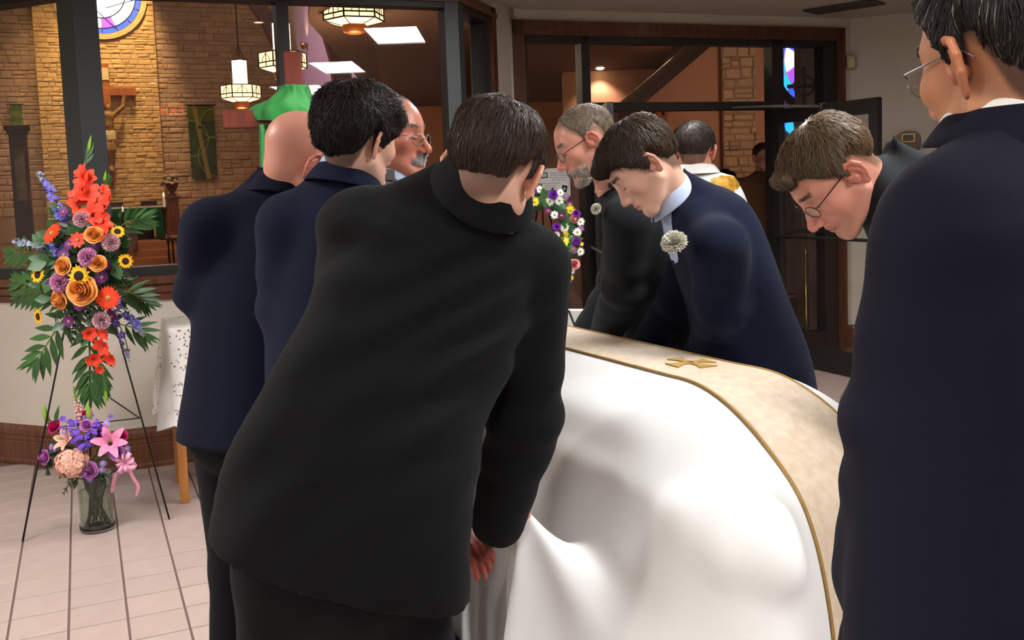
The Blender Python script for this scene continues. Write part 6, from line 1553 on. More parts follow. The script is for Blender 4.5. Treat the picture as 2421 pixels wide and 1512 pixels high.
# ---- table with lace cloth
def lace_table():
    zt = .895; c = np.array([-1.55, 5.12, 0]); A = ang(aB); B = np.cross(ZV, A)     # along the window wall
    t = thing('side_table', 'small oak table under a white lace cloth by the window wall', 'table', tuple(c))
    M_oak = wood('light_oak', srgb(186, 122, 58), srgb(158, 98, 42), 4, .4)
    hx, hy = .25, .20
    b = MB(); b.box(c+ZV*(zt-.015), (2*hx+.04, 2*hy+.04, .03), (A, B, ZV)); b.build('table_top', M_oak, t, bevel=.004)
    for sx_ in (-1, 1):
        for sy_ in (-1, 1): b = MB(); p = c+A*sx_*hx+B*sy_*hy; b.prism([p+A*a_+B*b_ for a_, b_ in ((-.022, -.022), (.022, -.022), (.022, .022), (-.022, .022))], ZV*(zt-.03)); b.build('leg', M_oak, t, bevel=.003)
    for s_ in (-1, 1): b = MB(); b.box(c+A*s_*hx+ZV*(zt-.09), (.025, 2*hy-.05, .1), (A, B, ZV)); b.build('apron', M_oak, t); b = MB(); b.box(c+B*s_*hy+ZV*(zt-.09), (2*hx-.05, .025, .1), (A, B, ZV)); b.build('apron', M_oak, t)
    # lace
    M_lace, nt, bs = newmat('white_lace'); N = nt.nodes; L = nt.links; bs.inputs['Base Color'].default_value = (*srgb(235, 230, 224), 1); bs.inputs['Roughness'].default_value = .85
    uv = N.new('ShaderNodeUVMap'); vo = N.new('ShaderNodeTexVoronoi'); vo.inputs['Scale'].default_value = 60; ck_ = N.new('ShaderNodeTexVoronoi'); ck_.inputs['Scale'].default_value = 9; ck_.inputs['Randomness'].default_value = .3
    L.new(uv.outputs[0], vo.inputs['Vector']); L.new(uv.outputs[0], ck_.inputs['Vector'])
    m1 = N.new('ShaderNodeMath'); m1.operation = 'LESS_THAN'; m1.inputs[1].default_value = .30; L.new(vo.outputs['Distance'], m1.inputs[0])
    m2 = N.new('ShaderNodeMath'); m2.operation = 'GREATER_THAN'; m2.inputs[1].default_value = .34; L.new(ck_.outputs['Distance'], m2.inputs[0])
    m3 = N.new('ShaderNodeMath'); m3.operation = 'MULTIPLY'; L.new(m1.outputs[0], m3.inputs[0]); L.new(m2.outputs[0], m3.inputs[1])
    m4 = N.new('ShaderNodeMath'); m4.operation = 'MULTIPLY_ADD'; m4.inputs[1].default_value = -.75; m4.inputs[2].default_value = 1; L.new(m3.outputs[0], m4.inputs[0]); L.new(m4.outputs[0], bs.inputs['Alpha'])
    lc = thing('lace_cloth', 'white crocheted lace cloth hanging over the small oak table', 'tablecloth', tuple(c+ZV*zt))
    n, per = 22, 160; vs = []; uvs = []; cx_, cy_ = hx+.03, hy+.03
    def peri(s):
        Lx, Ly = 2*cx_, 2*cy_; T = 2*(Lx+Ly); s = (s % 1)*T
        if s < Lx: return (-cx_+s, -cy_, (0, -1), s)
        s -= Lx
        if s < Ly: return (cx_, -cy_+s, (1, 0), s+Lx)
        s -= Ly
        if s < Lx: return (cx_-s, cy_, (0, 1), s+Lx+Ly)
        s -= Lx; return (-cx_, cy_-s, (-1, 0), s+2*Lx+Ly)
    fs = []
    for i in range(n):
        f = i/(n-1)
        for j in range(per):
            x, y, nn, arc = peri(j/per); w = math.sin(arc*34)*.018+math.sin(arc*21+1)*.014; sc = .05*abs(math.sin(arc*15))*(f > .9)
            corner = .05 if (abs(abs(x)-cx_) < .06 and abs(abs(y)-cy_) < .06) else 0
            o_ = (.012+.030*f+w*f**.7+corner*f); dz = .47*f+(sc if f > .9 else 0)
            vs.append(c+A*(x+nn[0]*o_)+B*(y+nn[1]*o_)+ZV*(zt+.004-dz)); uvs.append((arc, f*.47))
    for i in range(n-1):
        for j in range(per): fs.append((i*per+j, i*per+(j+1) % per, (i+1)*per+(j+1) % per, (i+1)*per+j))
    fs.append(tuple(range(per))[::-1]); me = meshdata('cloth', vs, fs, [M_lace], True); ul = me.uv_layers.new(name='UVMap')
    for l in me.loops: ul.data[l.index].uv = uvs[l.vertex_index]
    o = obj('cloth', me, lc)
lace_table()
# ---- notice taped to the left sidelight
def text_mesh(s, size):
    cu = bpy.data.curves.new('txt', 'FONT'); cu.body = s; cu.size = size; cu.align_x = 'CENTER'; cu.extrude = .0002
    o = bpy.data.objects.new('txt', cu); COL.objects.link(o); dg = bpy.context.evaluated_depsgraph_get(); me = bpy.data.meshes.new_from_object(o.evaluated_get(dg)); bpy.data.objects.remove(o); return me
def put_text(name, s, size, org, X, Y, mt, parent):
    me = text_mesh(s, size); Z = np.cross(X, Y); base = np.zeros(3); p = parent
    M_ = Matrix(((X[0], Y[0], Z[0], org[0]), (X[1], Y[1], Z[1], org[1]), (X[2], Y[2], Z[2], org[2]), (0, 0, 0, 1))); me.transform(M_); me.materials.append(mt); return obj(name, me, parent)
def notice():
    n = nrm(aD); X = ang(aD); a, b_ = onplane(1277, 398, D0+n*.0, n), onplane(1353, 463, D0+n*.0, n); c = (a+b_)/2-n*.035; w = .255; h = .215
    t = thing('paper_notice', 'white paper notice taped inside the left door glass', 'notice', tuple(c-ZV*h/2)); M_p = mat('white_paper', srgb(232, 228, 226), .8)
    b = MB(); b.box(c, (w, .002, h), (X, n, ZV)); b.build('sheet', M_p, t); M_ink = mat('grey_ink', srgb(70, 68, 70), .8); M_blk = mat('black_ink', srgb(22, 22, 24), .6); M_gs = mat('screen_green', srgb(170, 205, 190), .6)
    f = c+n*.0015
    for i, (s, x, z) in enumerate((('Please be respectful of', .03, .068), ('the Church and silence', .03, .050), ('them. Please wait to be', .03, .032), ('able to keep quiet', .03, .014), ('Without courtesy towards', -.035, -.010), ('everyone, use no', -.035, -.028), ('phones or lights', -.035, -.046), ('in this place', -.035, -.064))):
        put_text('text_line', s, .0145, f+X*x+ZV*z, X, ZV, M_ink, t)
    b = MB(); b.box(f+X*-.085+ZV*.056, (.058, .001, .042), (unit(X+ZV*.06), n, unit(ZV-X*.06))); b.build('phone_picture', M_blk, t); b = MB(); b.box(f+X*-.085+ZV*.056+n*.001, (.042, .001, .028), (unit(X+ZV*.06), n, unit(ZV-X*.06))); b.build('phone_screen', M_gs, t)
    b = MB(); q = f+X*.078-ZV*.05; b.box(q, (.045, .001, .05), (unit(X-ZV*.25), n, unit(ZV+X*.25))); b.build('lamp_picture', M_blk, t); b = MB(); b.lathe(q+n*.0008, [(.001, 0), (.010, .0002), (.009, .0006)], 12, (X, ZV, n)); b.build('lamp_dot', M_gs, t)
notice()
# ---- plaque with framed plate on the right wall
def plaque():
    n = nrm(aE); X = ang(aE); c = onplane(2147, 326, DE, n); t = thing('wall_plaque', 'brown wooden plaque with a small dark framed plate on the right wall', 'plaque', tuple(c-ZV*.1))
    w, h = .20, .13; b = MB(); pts = []
    for k in range(13): a = PI*k/12; pts.append(c+X*math.cos(a)*w/2*(1 if abs(math.cos(a)) < .85 else .97)+ZV*(.0+math.sin(a)*h*.45))
    pts += [c-X*w/2-ZV*.07, c-X*w*.42-ZV*.10, c+X*w*.42-ZV*.10, c+X*w/2-ZV*.07]
    b.prism(pts, n*.025); b.build('board', wood('plaque_wood', srgb(120, 80, 36), srgb(84, 52, 22), 8), t, bevel=.004)
    f = c+n*.027-ZV*.0; b = MB()
    for s in (-1, 1): b.box(f+X*s*.045, (.006, .006, .062), (X, n, ZV)); b.box(f+ZV*s*.03, (.094, .006, .006), (X, n, ZV))
    b.build('frame', M_brass, t); b = MB(); b.box(f-n*.001, (.085, .003, .056), (X, n, ZV)); b.build('plate', mat('plate_black', srgb(22, 20, 18), .25), t)
    b = MB(); b.box(c+n*.05-ZV*.11, (.17, .1, .012), (X, n, ZV)); b.build('shelf', M_dark, t)
    c2 = onplane(2236, 268, DE, n); t = thing('carved_wall_piece', 'dark carved wooden piece on the wall beside the tall man', 'carving', tuple(c2-ZV*.15)); b = MB()
    b.box(c2-ZV*.0+n*.02, (.10, .04, .24), (X, n, ZV)); b.box(c2+ZV*.13+n*.02, (.13, .05, .03), (X, n, ZV)); b.box(c2-ZV*.13+n*.02, (.13, .05, .03), (X, n, ZV)); b.build('body', M_darkwood, t, bevel=.008)
plaque()
# ---- exit sign behind the camera, seen mirrored in the big window
def exit_sign():
    nB = nrm(aB); d = ray(404, 260); q = CAM+d*(11.6/d[1]); q = q-2*np.dot(q-K0, nB)*nB
    X = ang(aB+180); N_ = np.cross(X, ZV); N_ = N_ if N_@nB < 0 else -N_; X = np.cross(ZV, N_)*1.0
    t = thing('exit_sign', 'red EXIT sign hung from the ceiling behind the camera', 'sign', tuple(q))
    b = MB(); b.box(q, (.34, .05, .2), (X, N_, ZV)); b.build('box', M_white, t, bevel=.008)
    b = MB(); b.tube([q+ZV*.1, np.array([q[0], q[1], CEIL])], .012, 8); b.build('stem', M_white, t)
    put_text('letters', 'EXIT', .15, q+N_*.027-ZV*.055, -np.cross(N_, ZV)*1.0, ZV, emis('exit_red', (1, .05, .03), 6), t)
exit_sign()
# ---- white cards behind the casket on an easel ledge
def booklet():
    p = W(1352, 752, 4.6); t = thing('white_booklet', 'open white booklet on a dark stand beyond the casket', 'booklet', (p[0], p[1], 0))
    X = unit([.95, -.3, 0]); Y = np.cross(ZV, X)
    b = MB(); b.tube([np.array([p[0], p[1], 0]), p-ZV*.06], .014, 8); b.lathe((p[0], p[1], 0), [(.14, 0), (.14, .015), (.02, .03)], 16); b.build('stand', M_dark, t)
    b = MB(); b.box(p-ZV*.03, (.2, .015, .17), (X, unit(Y+ZV*.5), unit(ZV-Y*.5))); b.build('page', mat('page_white', srgb(236, 234, 228), .8), t)
    b = MB(); b.tube([p+np.array([-.02, -.08, .05]), p+np.array([.03, -.09, -.09])], .006, 6); b.build('easel_leg', M_dark, t)  # dark rod for the easel leg crossing the white page
booklet()
# ---- the carved figure of the crucifix
def corpus():
    o = cc+nA*.12; S = 1.0; zc_ = zc
    j = lambda s, f, z: (o+AW*s+nA*f+ZV*z).astype(f32)
    zh = zc_-.42; M_cor = mat('bronze_corpus', srgb(150, 110, 66), .5, noise=(srgb(96, 66, 38), 14, .8))
    def fn(P):
        d = ell(P, j(.02, .03, zh-.0), (.075, .085, .105)); d = smin(d, cap(P, j(.01, .02, zh-.1), j(0, 0, zh-.16), .045), .03)
        d = smin(d, chain(P, [j(0, 0, zh-.20), j(0, .01, zh-.42), j(0, 0, zh-.6)], [.15, .12, .125], .04), .05)
        for s in (-1, 1):
            d = smin(d, chain(P, [j(s*.13, 0, zh-.17), j(s*.36, .0, zh+.04), j(s*al*.63, -.02, zc_+.02)], [.066, .055, .042], .02), .03)
            d = smin(d, sph(P, j(s*al*.66, 0, zc_+.05), .055), .02)
            d = smin(d, chain(P, [j(s*.07, 0, zh-.65), j(s*.06, .09, zh-1.02), j(s*.03, .0, zh-1.42), j(s*.02, .06, zh-1.55)], [.10, .075, .055, .045], .02), .03)
        return d+.004*wob(P, 60, 2)
    lo, hi = j(0, 0, zh-.8)-1.15, j(0, 0, zh-.8)+1.15
    V, Q = surface_nets(fn, lo, hi, .022); obj('figure', fastmesh('figure', V, Q, M_cor), cr)
    lo2 = lambda P: smax(tube_sdf(P, [station(j(0, .01, zh-.56), AW, .135, .12), station(j(0, .01, zh-.66), AW, .155, .13), station(j(.02, .02, zh-.80), AW, .14, .12)])+.008*wob(P, 50, 4), -f32(1), .001)
    V, Q = surface_nets(lo2, j(0, 0, zh-.68)-.3, j(0, 0, zh-.68)+.3, .02); obj('loincloth', fastmesh('loincloth', V, Q, mat('carved_cloth', srgb(196, 176, 136), .6)), cr)
    V, Q = surface_nets(lambda P: smin(ell(P, j(.02, -.02, zh+.02), (.085, .08, .10)), cap(P, j(-.05, -.03, zh), j(-.06, -.02, zh-.16), .04), .03), j(0, 0, zh)-.3, j(0, 0, zh)+.3, .02); obj('hair', fastmesh('hair', V, Q, mat('carved_hair', srgb(48, 34, 24), .6)), cr)
corpus()
# ================================================================== flowers
def pm(name, c, c2=None, rough=.6): return mat(name, srgb(*c), rough, noise=(srgb(*(c2 or [int(q*.85) for q in c])), 40, .6), bump=.08, bscale=120)
FM = dict(gerbera=pm('gerbera_orange', (255, 74, 22), (235, 50, 16)), redger=pm('lily_red', (226, 60, 30)), rose=pm('rose_apricot', (255, 176, 92), (255, 148, 66)), sun=pm('sunflower_yellow', (252, 196, 12), (240, 160, 8)), carn=pm('carnation_pink', (222, 142, 190), (238, 186, 214)), carnp=pm('carnation_dusty', (222, 166, 178), (240, 204, 208)), purple=pm('daisy_purple', (118, 26, 118), (92, 16, 96)), glad=pm('gladiolus_coral', (250, 76, 44), (236, 52, 30)), blue=pm('delphinium_blue', (96, 92, 200), (130, 130, 220)), pale=pm('delphinium_pale', (168, 176, 212)), lav=pm('rose_lavender', (208, 130, 200), (186, 100, 180)), hot=pm('rose_magenta', (214, 22, 116), (190, 14, 96)), lily=pm('lily_pink', (240, 150, 186), (224, 96, 150)), peach=pm('lily_peach', (248, 188, 170)), hyd=pm('hydrangea_peach', (248, 196, 170), (246, 170, 156)), stock=pm('stock_purple', (112, 66, 190), (140, 96, 210)), aster=pm('aster_lilac', (150, 120, 214)), snap=pm('snapdragon_pink', (232, 134, 146), (244, 190, 170)), cream=pm('carnation_cream', (248, 244, 226), (236, 230, 206)), white=pm('daisy_white', (240, 240, 232), (228, 228, 218)), yel=pm('daisy_yellow', (240, 216, 36), (226, 196, 20)), mag=pm('daisy_magenta', (132, 28, 110)), orchid=pm('daisy_orchid', (196, 112, 200)), vio=pm('carnation_violet', (140, 46, 180), (164, 74, 200)), pinkrose=pm('rose_blush', (240, 164, 158), (228, 128, 128)))
M_brownc = mat('seed_disc', srgb(42, 24, 14), .9, bump=.6, bscale=300); M_greenc = mat('green_disc', srgb(150, 176, 60), .8, bump=.5, bscale=300); M_tanc = mat('tan_disc', srgb(190, 140, 70), .8, bump=.5, bscale=300); M_yelc = mat('yellow_disc', srgb(214, 190, 50), .8, bump=.5, bscale=300)
M_leaf = mat('leaf_green', srgb(56, 98, 42), .42, noise=(srgb(34, 70, 30), 14, .8), rand=.3, bump=.1, bscale=80); M_leafd = mat('leaf_dark', srgb(40, 76, 34), .42, noise=(srgb(22, 50, 22), 14, .8), rand=.3); M_leafy = mat('leaf_lime', srgb(132, 170, 50), .5); M_stem = mat('stem_green', srgb(84, 110, 52), .6)
def basis(n): n = unit(n); x = unit(np.cross(n, [.12, .3, .95])); return x, np.cross(n, x), n
def petal(b, C, e, s, n, r0, r1, w, cup, lift=0, m_=4, tip=.5, seed=0, curl=0.0):
    """one petal running outward along e, s sideways, n up"""
    vs = []
    for i in range(m_+1):
        t = i/m_; rr = r0+(r1-r0)*t; ww = w*(math.sin(PI*min(1, (t*.92+.10))**(.9 if tip < .8 else .6)) if True else 1)
        if tip >= .8: ww = w*(.35+.65*min(1, t*1.6))*(1 if t < .85 else .8)
        for q in (-1, 0, 1): vs.append(C+e*rr+s*q*ww+n*(lift+cup*t*t-(.15*w if q == 0 else 0)+curl*max(0, t-.7)*-3*w))
    b.add(vs, [(i*3+j, i*3+j+1, i*3+j+4, i*3+j+3) for i in range(m_) for j in range(2)])
def f_daisy(parent, C, n, r, mp, mc, np_=14, name='daisy', layers=1, cr_=.26, wd=.22, cup=.12, seed=0):
    x, y, n = basis(n); rg = np.random.default_rng(seed); b = MB(); C = np.asarray(C, float)
    for L in range(layers):
        for k in range(np_):
            a = 2*PI*(k+.5*L)/np_+rg.uniform(-.08, .08); e = x*math.cos(a)+y*math.sin(a); s = np.cross(n, e); petal(b, C, e, s, n, r*.12, r*(1-.14*L)*rg.uniform(.9, 1.05), r*wd, r*cup*rg.uniform(.3, 1.2)-r*.05, r*.05*L)
    o = b.build(name, mp, parent, smooth=True); c = MB(); c.lathe(C, [(r*cr_*.4, -.02*r), (r*cr_, .02*r), (r*cr_*.9, .10*r), (r*cr_*.4, .15*r)], 12, (x, y, n)); c.build('flower_center', mc, o, smooth=True); return o
def f_rose(parent, C, n, r, mt, name='rose', seed=0):
    x, y, n = basis(n); rg = np.random.default_rng(seed); b = MB(); C = np.asarray(C, float)
    for L, (rad, hgt, np_, op) in enumerate(((1.0, .40, 5, .75), (.86, .60, 5, .45), (.68, .78, 4, .22), (.50, .92, 4, .08), (.34, 1.0, 3, 0), (.18, 1.05, 3, 0))):
        for k in range(np_):
            a0 = 2*PI*k/np_+L*.55+rg.uniform(-.15, .15); sp = 2*PI/np_*.78; vs = []; m_, q_ = 6, 7
            for i in range(m_):
                t = i/(m_-1)
                for j in range(q_):
                    u = (j/(q_-1)-.5)*2; a = a0+u*sp; e = x*math.cos(a)+y*math.sin(a); edge = 1-.28*u*u*t
                    rr = r*rad*(.30+.70*math.sin(t*PI/2))*(1+op*.45*max(0, t-.6)); z = r*hgt*(1.15*t*edge-.55*op*max(0, t-.62)**1.2*2.4)-r*.25
                    vs.append(C+e*rr*(1+.03*math.sin(5*u+L))+n*z)
            b.add(vs, [(i*q_+j, i*q_+j+1, i*q_+j+q_+1, i*q_+j+q_) for i in range(m_-1) for j in range(q_-1)])
    return b.build(name, mt, parent, smooth=True)
def f_carn(parent, C, n, r, mt, seed=0, name='carnation'):
    x, y, n = basis(n); rg = np.random.default_rng(seed); b = MB(); C = np.asarray(C, float)
    for L in range(6):
        f = L/5; np_ = 9-L
        for k in range(max(np_, 3)):
            a = 2*PI*k/max(np_, 3)+L*.8+rg.uniform(-.25, .25); el = (0.1+1.25*f)*rg.uniform(.85, 1.15); e = (x*math.cos(a)+y*math.sin(a)); d = e*math.cos(el)+n*math.sin(el); s = np.cross(n, e); up = np.cross(s, d)*-1; vs = []; q_ = 9
            for i in range(4):
                t = i/3
                for j in range(q_):
                    u = (j/(q_-1)-.5)*2; zig = (.10 if j % 2 else -.06)*t*t; ruf = math.sin(u*8+k+L)*.11*t
                    vs.append(C+d*r*(.15+.85*t*(1-.15*u*u)+zig)*(1-.12*f)+s*u*r*.46*(.2+.8*t)+up*r*ruf)
            b.add(vs, [(i*q_+j, i*q_+j+1, i*q_+j+q_+1, i*q_+j+q_) for i in range(3) for j in range(q_-1)])
    return b.build(name, mt, parent)
def f_trumpet(parent, C, n, r, mt, np_=6, name='gladiolus_floret', seed=0, wd=.42, tip=.5, depth=.8, curl=0):
    x, y, n = basis(n); rg = np.random.default_rng(seed); b = MB(); C = np.asarray(C, float)
    for k in range(np_):
        a = 2*PI*k/np_+rg.uniform(-.1, .1); e = x*math.cos(a)+y*math.sin(a); s = np.cross(n, e); vs = []; m_ = 6
        for i in range(m_+1):
            t = i/m_; rr = r*(.10+.95*t**1.5)*(1-.05*(k % 2)); w = r*wd*math.sin(PI*min(.97, .12+.80*t)); z = r*depth*(t**.7-1)-r*curl*max(0, t-.6)**2*4
            for q in (-1, 0, 1): vs.append(C+e*rr+s*q*w+n*(z-(.10*r*(1-t) if q == 0 else 0)+rg.uniform(-.02, .02)*r))
        b.add(vs, [(i*3+j, i*3+j+1, i*3+j+4, i*3+j+3) for i in range(m_) for j in range(2)])
    return b.build(name, mt, parent, smooth=True)
def f_spike(parent, pts, r, mts, n, rf, name='delphinium', seed=0, nf=16, stem=True):
    """stalk with little five-petalled florets along pts"""
    pts = catmull(pts, 6); rg = np.random.default_rng(seed); o = MB().tube(list(pts), .003, 6).build(name, M_stem, parent, smooth=True); n = unit(n)
    for k in range(nf):
        t = (k+.5)/nf; p = pts[int(t*(len(pts)-1))]; d = unit(n+rg.normal(0, .75, 3)); rr = rf*(1.1-.55*t)*rg.uniform(.8, 1.2)
        f_daisy(o, p+d*r*(1.05-.5*t), d, rr, mts[min(len(mts)-1, int(t*len(mts)))], M_yelc if seed % 2 else mts[0], 5, 'floret', cr_=.2, wd=.42, cup=.3, seed=seed+k)
def blade_mesh(name, mt, L=1.0, w=.18, n=6, fold=.12, bend=.18, peak=.4):
    vs = []
    for i in range(n+1):
        t = i/n; ww = w*max(.03, (t/peak)**.7 if t < peak else (1-((t-peak)/(1-peak))**1.7)); z = -bend*t*t
        for q in (-1, 0, 1): vs.append((q*ww, L*t, z+(fold*ww if q else 0)))
    return meshdata(name, vs, [(i*3+j, i*3+j+1, i*3+j+4, i*3+j+3) for i in range(n) for j in range(2)], [mt], True)
ME_PALM = blade_mesh('leaflet', M_leaf, 1, .105, 7, .25, .10, .35); ME_SALAL = blade_mesh('leaf', M_leaf, 1, .34, 7, .15, .12, .45); ME_FERN = blade_mesh('fern_pinna', M_leafd, 1, .13, 4, .2, .1, .3); ME_SALD = blade_mesh('leaf', M_leafd, 1, .30, 7, .15, .15, .4); ME_BUD = blade_mesh('leaf', M_leafy, 1, .16, 6, .3, .05, .4)
def put_leaf(parent, me, P, d, nrmv, L, wscale=1.0, name=None):
    Y = unit(d); Z = unit(np.asarray(nrmv)-Y*np.dot(nrmv, Y)); X = np.cross(Y, Z); o = bpy.data.objects.new(name or me.name, me); link(o, parent)
    base = Vector((0, 0, 0)); p = parent
    while p is not None: base += p.location; p = p.parent
    P = Vector(P)-base
    o.matrix_local = Matrix(((X[0]*L*wscale, Y[0]*L, Z[0]*L, P[0]), (X[1]*L*wscale, Y[1]*L, Z[1]*L, P[1]), (X[2]*L*wscale, Y[2]*L, Z[2]*L, P[2]), (0, 0, 0, 1))); return o
def frond(parent, pts, n, npair, L, me=None, name='palm_frond', spread=55, w=1.0, mt=None):
    pts = catmull(pts, 8); m_ = MB().tube(list(pts), list(np.linspace(.004, .0015, len(pts))), 6).build(name, mt or M_stem, parent, smooth=True); n = unit(n); N = len(pts)
    for k in range(npair):
        t = .12+.86*k/(npair-1); i = min(int(t*(N-1)), N-2); T = unit(pts[i+1]-pts[i]); S = unit(np.cross(T, n)); ln = L*(.55+.75*math.sin(PI*(.18+.72*t)))*.85
        a = math.radians(spread*(1-.55*t))
        for s in (-1, 1): put_leaf(m_, me or ME_PALM, pts[i], T*math.cos(a)+S*s*math.sin(a)-ZV*.08, n+S*s*.25, ln, w)
    put_leaf(m_, me or ME_PALM, pts[-2], unit(pts[-1]-pts[-2]), n, L*.6, w)
    return m_

# ---- standing spray on its wire easel
SD = 4.50
def SP(x, y, dd=0.0): r2 = ((x-195)/150)**2+((y-630)/230)**2; return W(x, y, SD-.16*max(0, 1-r2)-dd)
def face(x, y, up=.12): return unit([(x-195)/420, -1, up-(y-640)/700])
def spray():
    p = SP(195, 640); t = thing('flower_spray', 'large orange and purple flower spray standing on a wire easel', 'flower arrangement', (p[0], SD+.02, W(195, 900, SD)[2])); k = SD/FPX*1.13
    b = MB(); c = W(198, 640, SD+.02); V, Q = surface_nets(lambda P: ell(P, c, (.11, .07, .17))+.01*wob(P, 40, 2), c-.25, c+.25, .02); obj('foam_base', fastmesh('foam_base', V, Q, M_leafd), t)
    for x, y, r, tl in ((122, 551, 27, (-.5, 0, .5)), (255, 704, 27, (0, 0, 0))): f_daisy(t, SP(x, y, .09), face(x, y)+np.array(tl), r*k, FM['gerbera'], M_tanc, 22, 'gerbera', 2, .20, .13, .05, x)
    f_daisy(t, SP(183, 567, .08), face(183, 567), 19*k, FM['redger'], M_tanc, 9, 'gerbera', 1, .2, .28, .2, 3)
    for i, (x, y, r) in enumerate(((221, 555, 17), (149, 628, 17), (230, 622, 16), (194, 686, 28), (140, 708, 18))): f_rose(t, SP(x, y, .09), face(x, y)+np.array([[.3, 0, .3], [-.15, 0, .1], [.2, 0, .2], [0, 0, .1], [-.3, 0, -.2]][i]), r*k, FM['rose'], seed=i)
    for i, (x, y, r, tl) in enumerate(((277, 547, 16, (.4, 0, .4)), (296, 617, 17, (.6, 0, 0)), (89, 650, 18, (-.1, 0, .2)), (186, 652, 24, (0, 0, 0)), (90, 748, 19, (-.5, 0, 0)))): f_daisy(t, SP(x, y, .09), face(x, y)+np.array(tl), r*k, FM['sun'], M_brownc, 16, 'sunflower', 2, .44, .15, .08, x)
    for i, (x, y, r, m_) in enumerate(((193, 518, 17, 'carnp'), (262, 573, 18, 'carnp'), (207, 608, 19, 'carn'), (142, 667, 20, 'carn'), (240, 757, 18, 'carnp'))): f_carn(t, SP(x, y, .08), face(x, y), r*k, FM[m_], i)
    for i, (x, y) in enumerate(((150, 500), (236, 540), (163, 577), (222, 577), (150, 602), (203, 632), (250, 628), (122, 670), (165, 686), (224, 668), (187, 720), (162, 759), (263, 747), (240, 655))): f_daisy(t, SP(x, y, .055), face(x, y)+np.array([.3*math.sin(i*2), 0, .3*math.cos(i*3)]), 14*k, FM['purple'], M_greenc, 14, 'purple_daisy', 2, .24, .16, .1, i)
    # gladioli
    def glad(path, florets, r, dn, seed):
        pts = [SP(x, y, -.01) for x, y in path]; m_ = MB().tube(list(catmull(pts, 6)), .004, 6).build('gladiolus', M_stem, t, smooth=True)
        for i, (x, y, s) in enumerate(florets): f_trumpet(m_, SP(x, y, .09), unit(face(x, y)+np.array([(.5 if i % 2 else -.5), 0, .25*dn])), r*s*k, FM['glad'], 6, seed=seed+i, wd=.46, curl=.12)
        for i in range(3):
            q = pts[-1]*(1-.28*i)+pts[-2]*.28*i; put_leaf(m_, ME_BUD if i == 0 else ME_SALAL, q-unit(pts[-1]-pts[-2])*.02, unit(pts[-1]-pts[-2])+np.array([.2*(i-1), 0, 0]), np.array([0, -1., 0]), .085, .6, 'bud_leaf')
    glad([(205, 560), (198, 470), (196, 400), (212, 352)], [(178, 452, 1.0), (208, 452, 1.0), (188, 425, .9), (196, 480, 1.2), (186, 402, .7), (205, 415, .8)], 25, 1, 10)
    glad([(225, 570), (236, 500), (244, 450), (250, 428)], [(236, 480, 1.0), (222, 500, 1.1), (246, 468, .75), (240, 525, 1.0), (236, 545, .9), (246, 445, .5)], 23, 1, 30)
    glad([(222, 760), (230, 820), (240, 870), (252, 925)], [(236, 822, 1.1), (222, 852, .85), (256, 850, .85), (212, 790, .8), (240, 790, .8), (236, 875, .5)], 20, -1, 50)
    # delphiniums
    for path, seed, cols in (([(150, 520), (130, 470), (108, 430), (92, 408)], 1, ('blue', 'blue', 'pale')), ([(150, 590), (100, 582), (60, 575), (35, 570)], 3, ('blue', 'pale', 'pale')), ([(270, 700), (305, 745), (328, 775), (345, 790)], 5, ('blue', 'blue', 'pale')), ([(270, 740), (295, 800), (302, 830), (305, 848)], 7, ('blue', 'pale'))): f_spike(t, [SP(*q, .0) for q in path], .022, [FM[c_] for c_ in cols], (0, -1, .2), .023, 'delphinium', seed, 26 if seed < 6 else 12)
    # palm fronds
    nf = np.array([0, -1., .2])
    for path, np_, L in (([(165, 700), (120, 690), (80, 690), (40, 700)], 8, .13), ([(160, 740), (125, 790), (100, 830), (85, 850)], 7, .15), ([(205, 780), (212, 840), (214, 890), (214, 925)], 9, .15), ([(255, 690), (300, 690), (325, 700), (345, 715)], 8, .12), ([(255, 760), (300, 770), (325, 780), (340, 795)], 6, .11), ([(150, 600), (100, 600), (60, 595), (30, 600)], 7, .13), ([(240, 560), (290, 530), (315, 520), (340, 515)], 7, .11), ([(130, 640), (90, 660), (60, 670), (40, 665)], 6, .12)): frond(t, [SP(*q, -.04) for q in path], nf, np_, L)
    # fern filler and broad leaves
    rg = np.random.default_rng(4)
    for i in range(38):
        a = 2*PI*i/38+rg.uniform(-.1, .1); r0, r1 = .25, rg.uniform(.75, 1.0); f = lambda r: SP(195+115*r*math.cos(a), 640+165*r*math.sin(a), .0-.03); frond(t, [f(r0), f((r0+r1)/2)+np.array([0, -.02, .01]), f(r1)], nf+rg.normal(0, .3, 3), 8, .055, ME_FERN, 'leather_fern', 65, 1.2, M_leafd)
    for i in range(60):
        a = rg.uniform(0, 2*PI); r = math.sqrt(rg.uniform(0, 1)); x, y = 195+105*r*math.cos(a), 640+160*r*math.sin(a); d = unit([math.cos(a)+rg.normal(0, .4), -.35, -math.sin(a)+rg.normal(0, .4)]); put_leaf(t, ME_SALAL if i % 2 else ME_SALD, SP(x, y, -.005), d, (0, -1, .3), rg.uniform(.045, .075))
    for x, y, dx, dz, L in ((172, 505, .1, 1, .09), (190, 508, .7, .7, .08), (248, 540, .9, .3, .07), (150, 560, -.9, .3, .08), (268, 625, .5, -1, .09), (110, 620, -.7, -.2, .10), (120, 655, -.4, -1, .09)): put_leaf(t, ME_SALAL, SP(x, y, .05), (dx, -.3, dz), (0, -1, .3), L*.85, 1.05)
spray()
def easel(label, tops, feet, bars, r=.0045):
    t = thing('wire_easel', label, 'easel', tuple(np.mean([np.append(f[:2], 0) for f in feet], 0)), 'wire easels'); M_w = mat('black_wire', srgb(28, 26, 26), .5, .4)
    for a, b_ in zip(tops, feet): MB().tube([a, b_], r, 8).build('leg', M_w, t, smooth=True)
    for pts in bars: MB().tube(pts, r*.7, 6).build('crossbar', M_w, t, smooth=True)
    return t
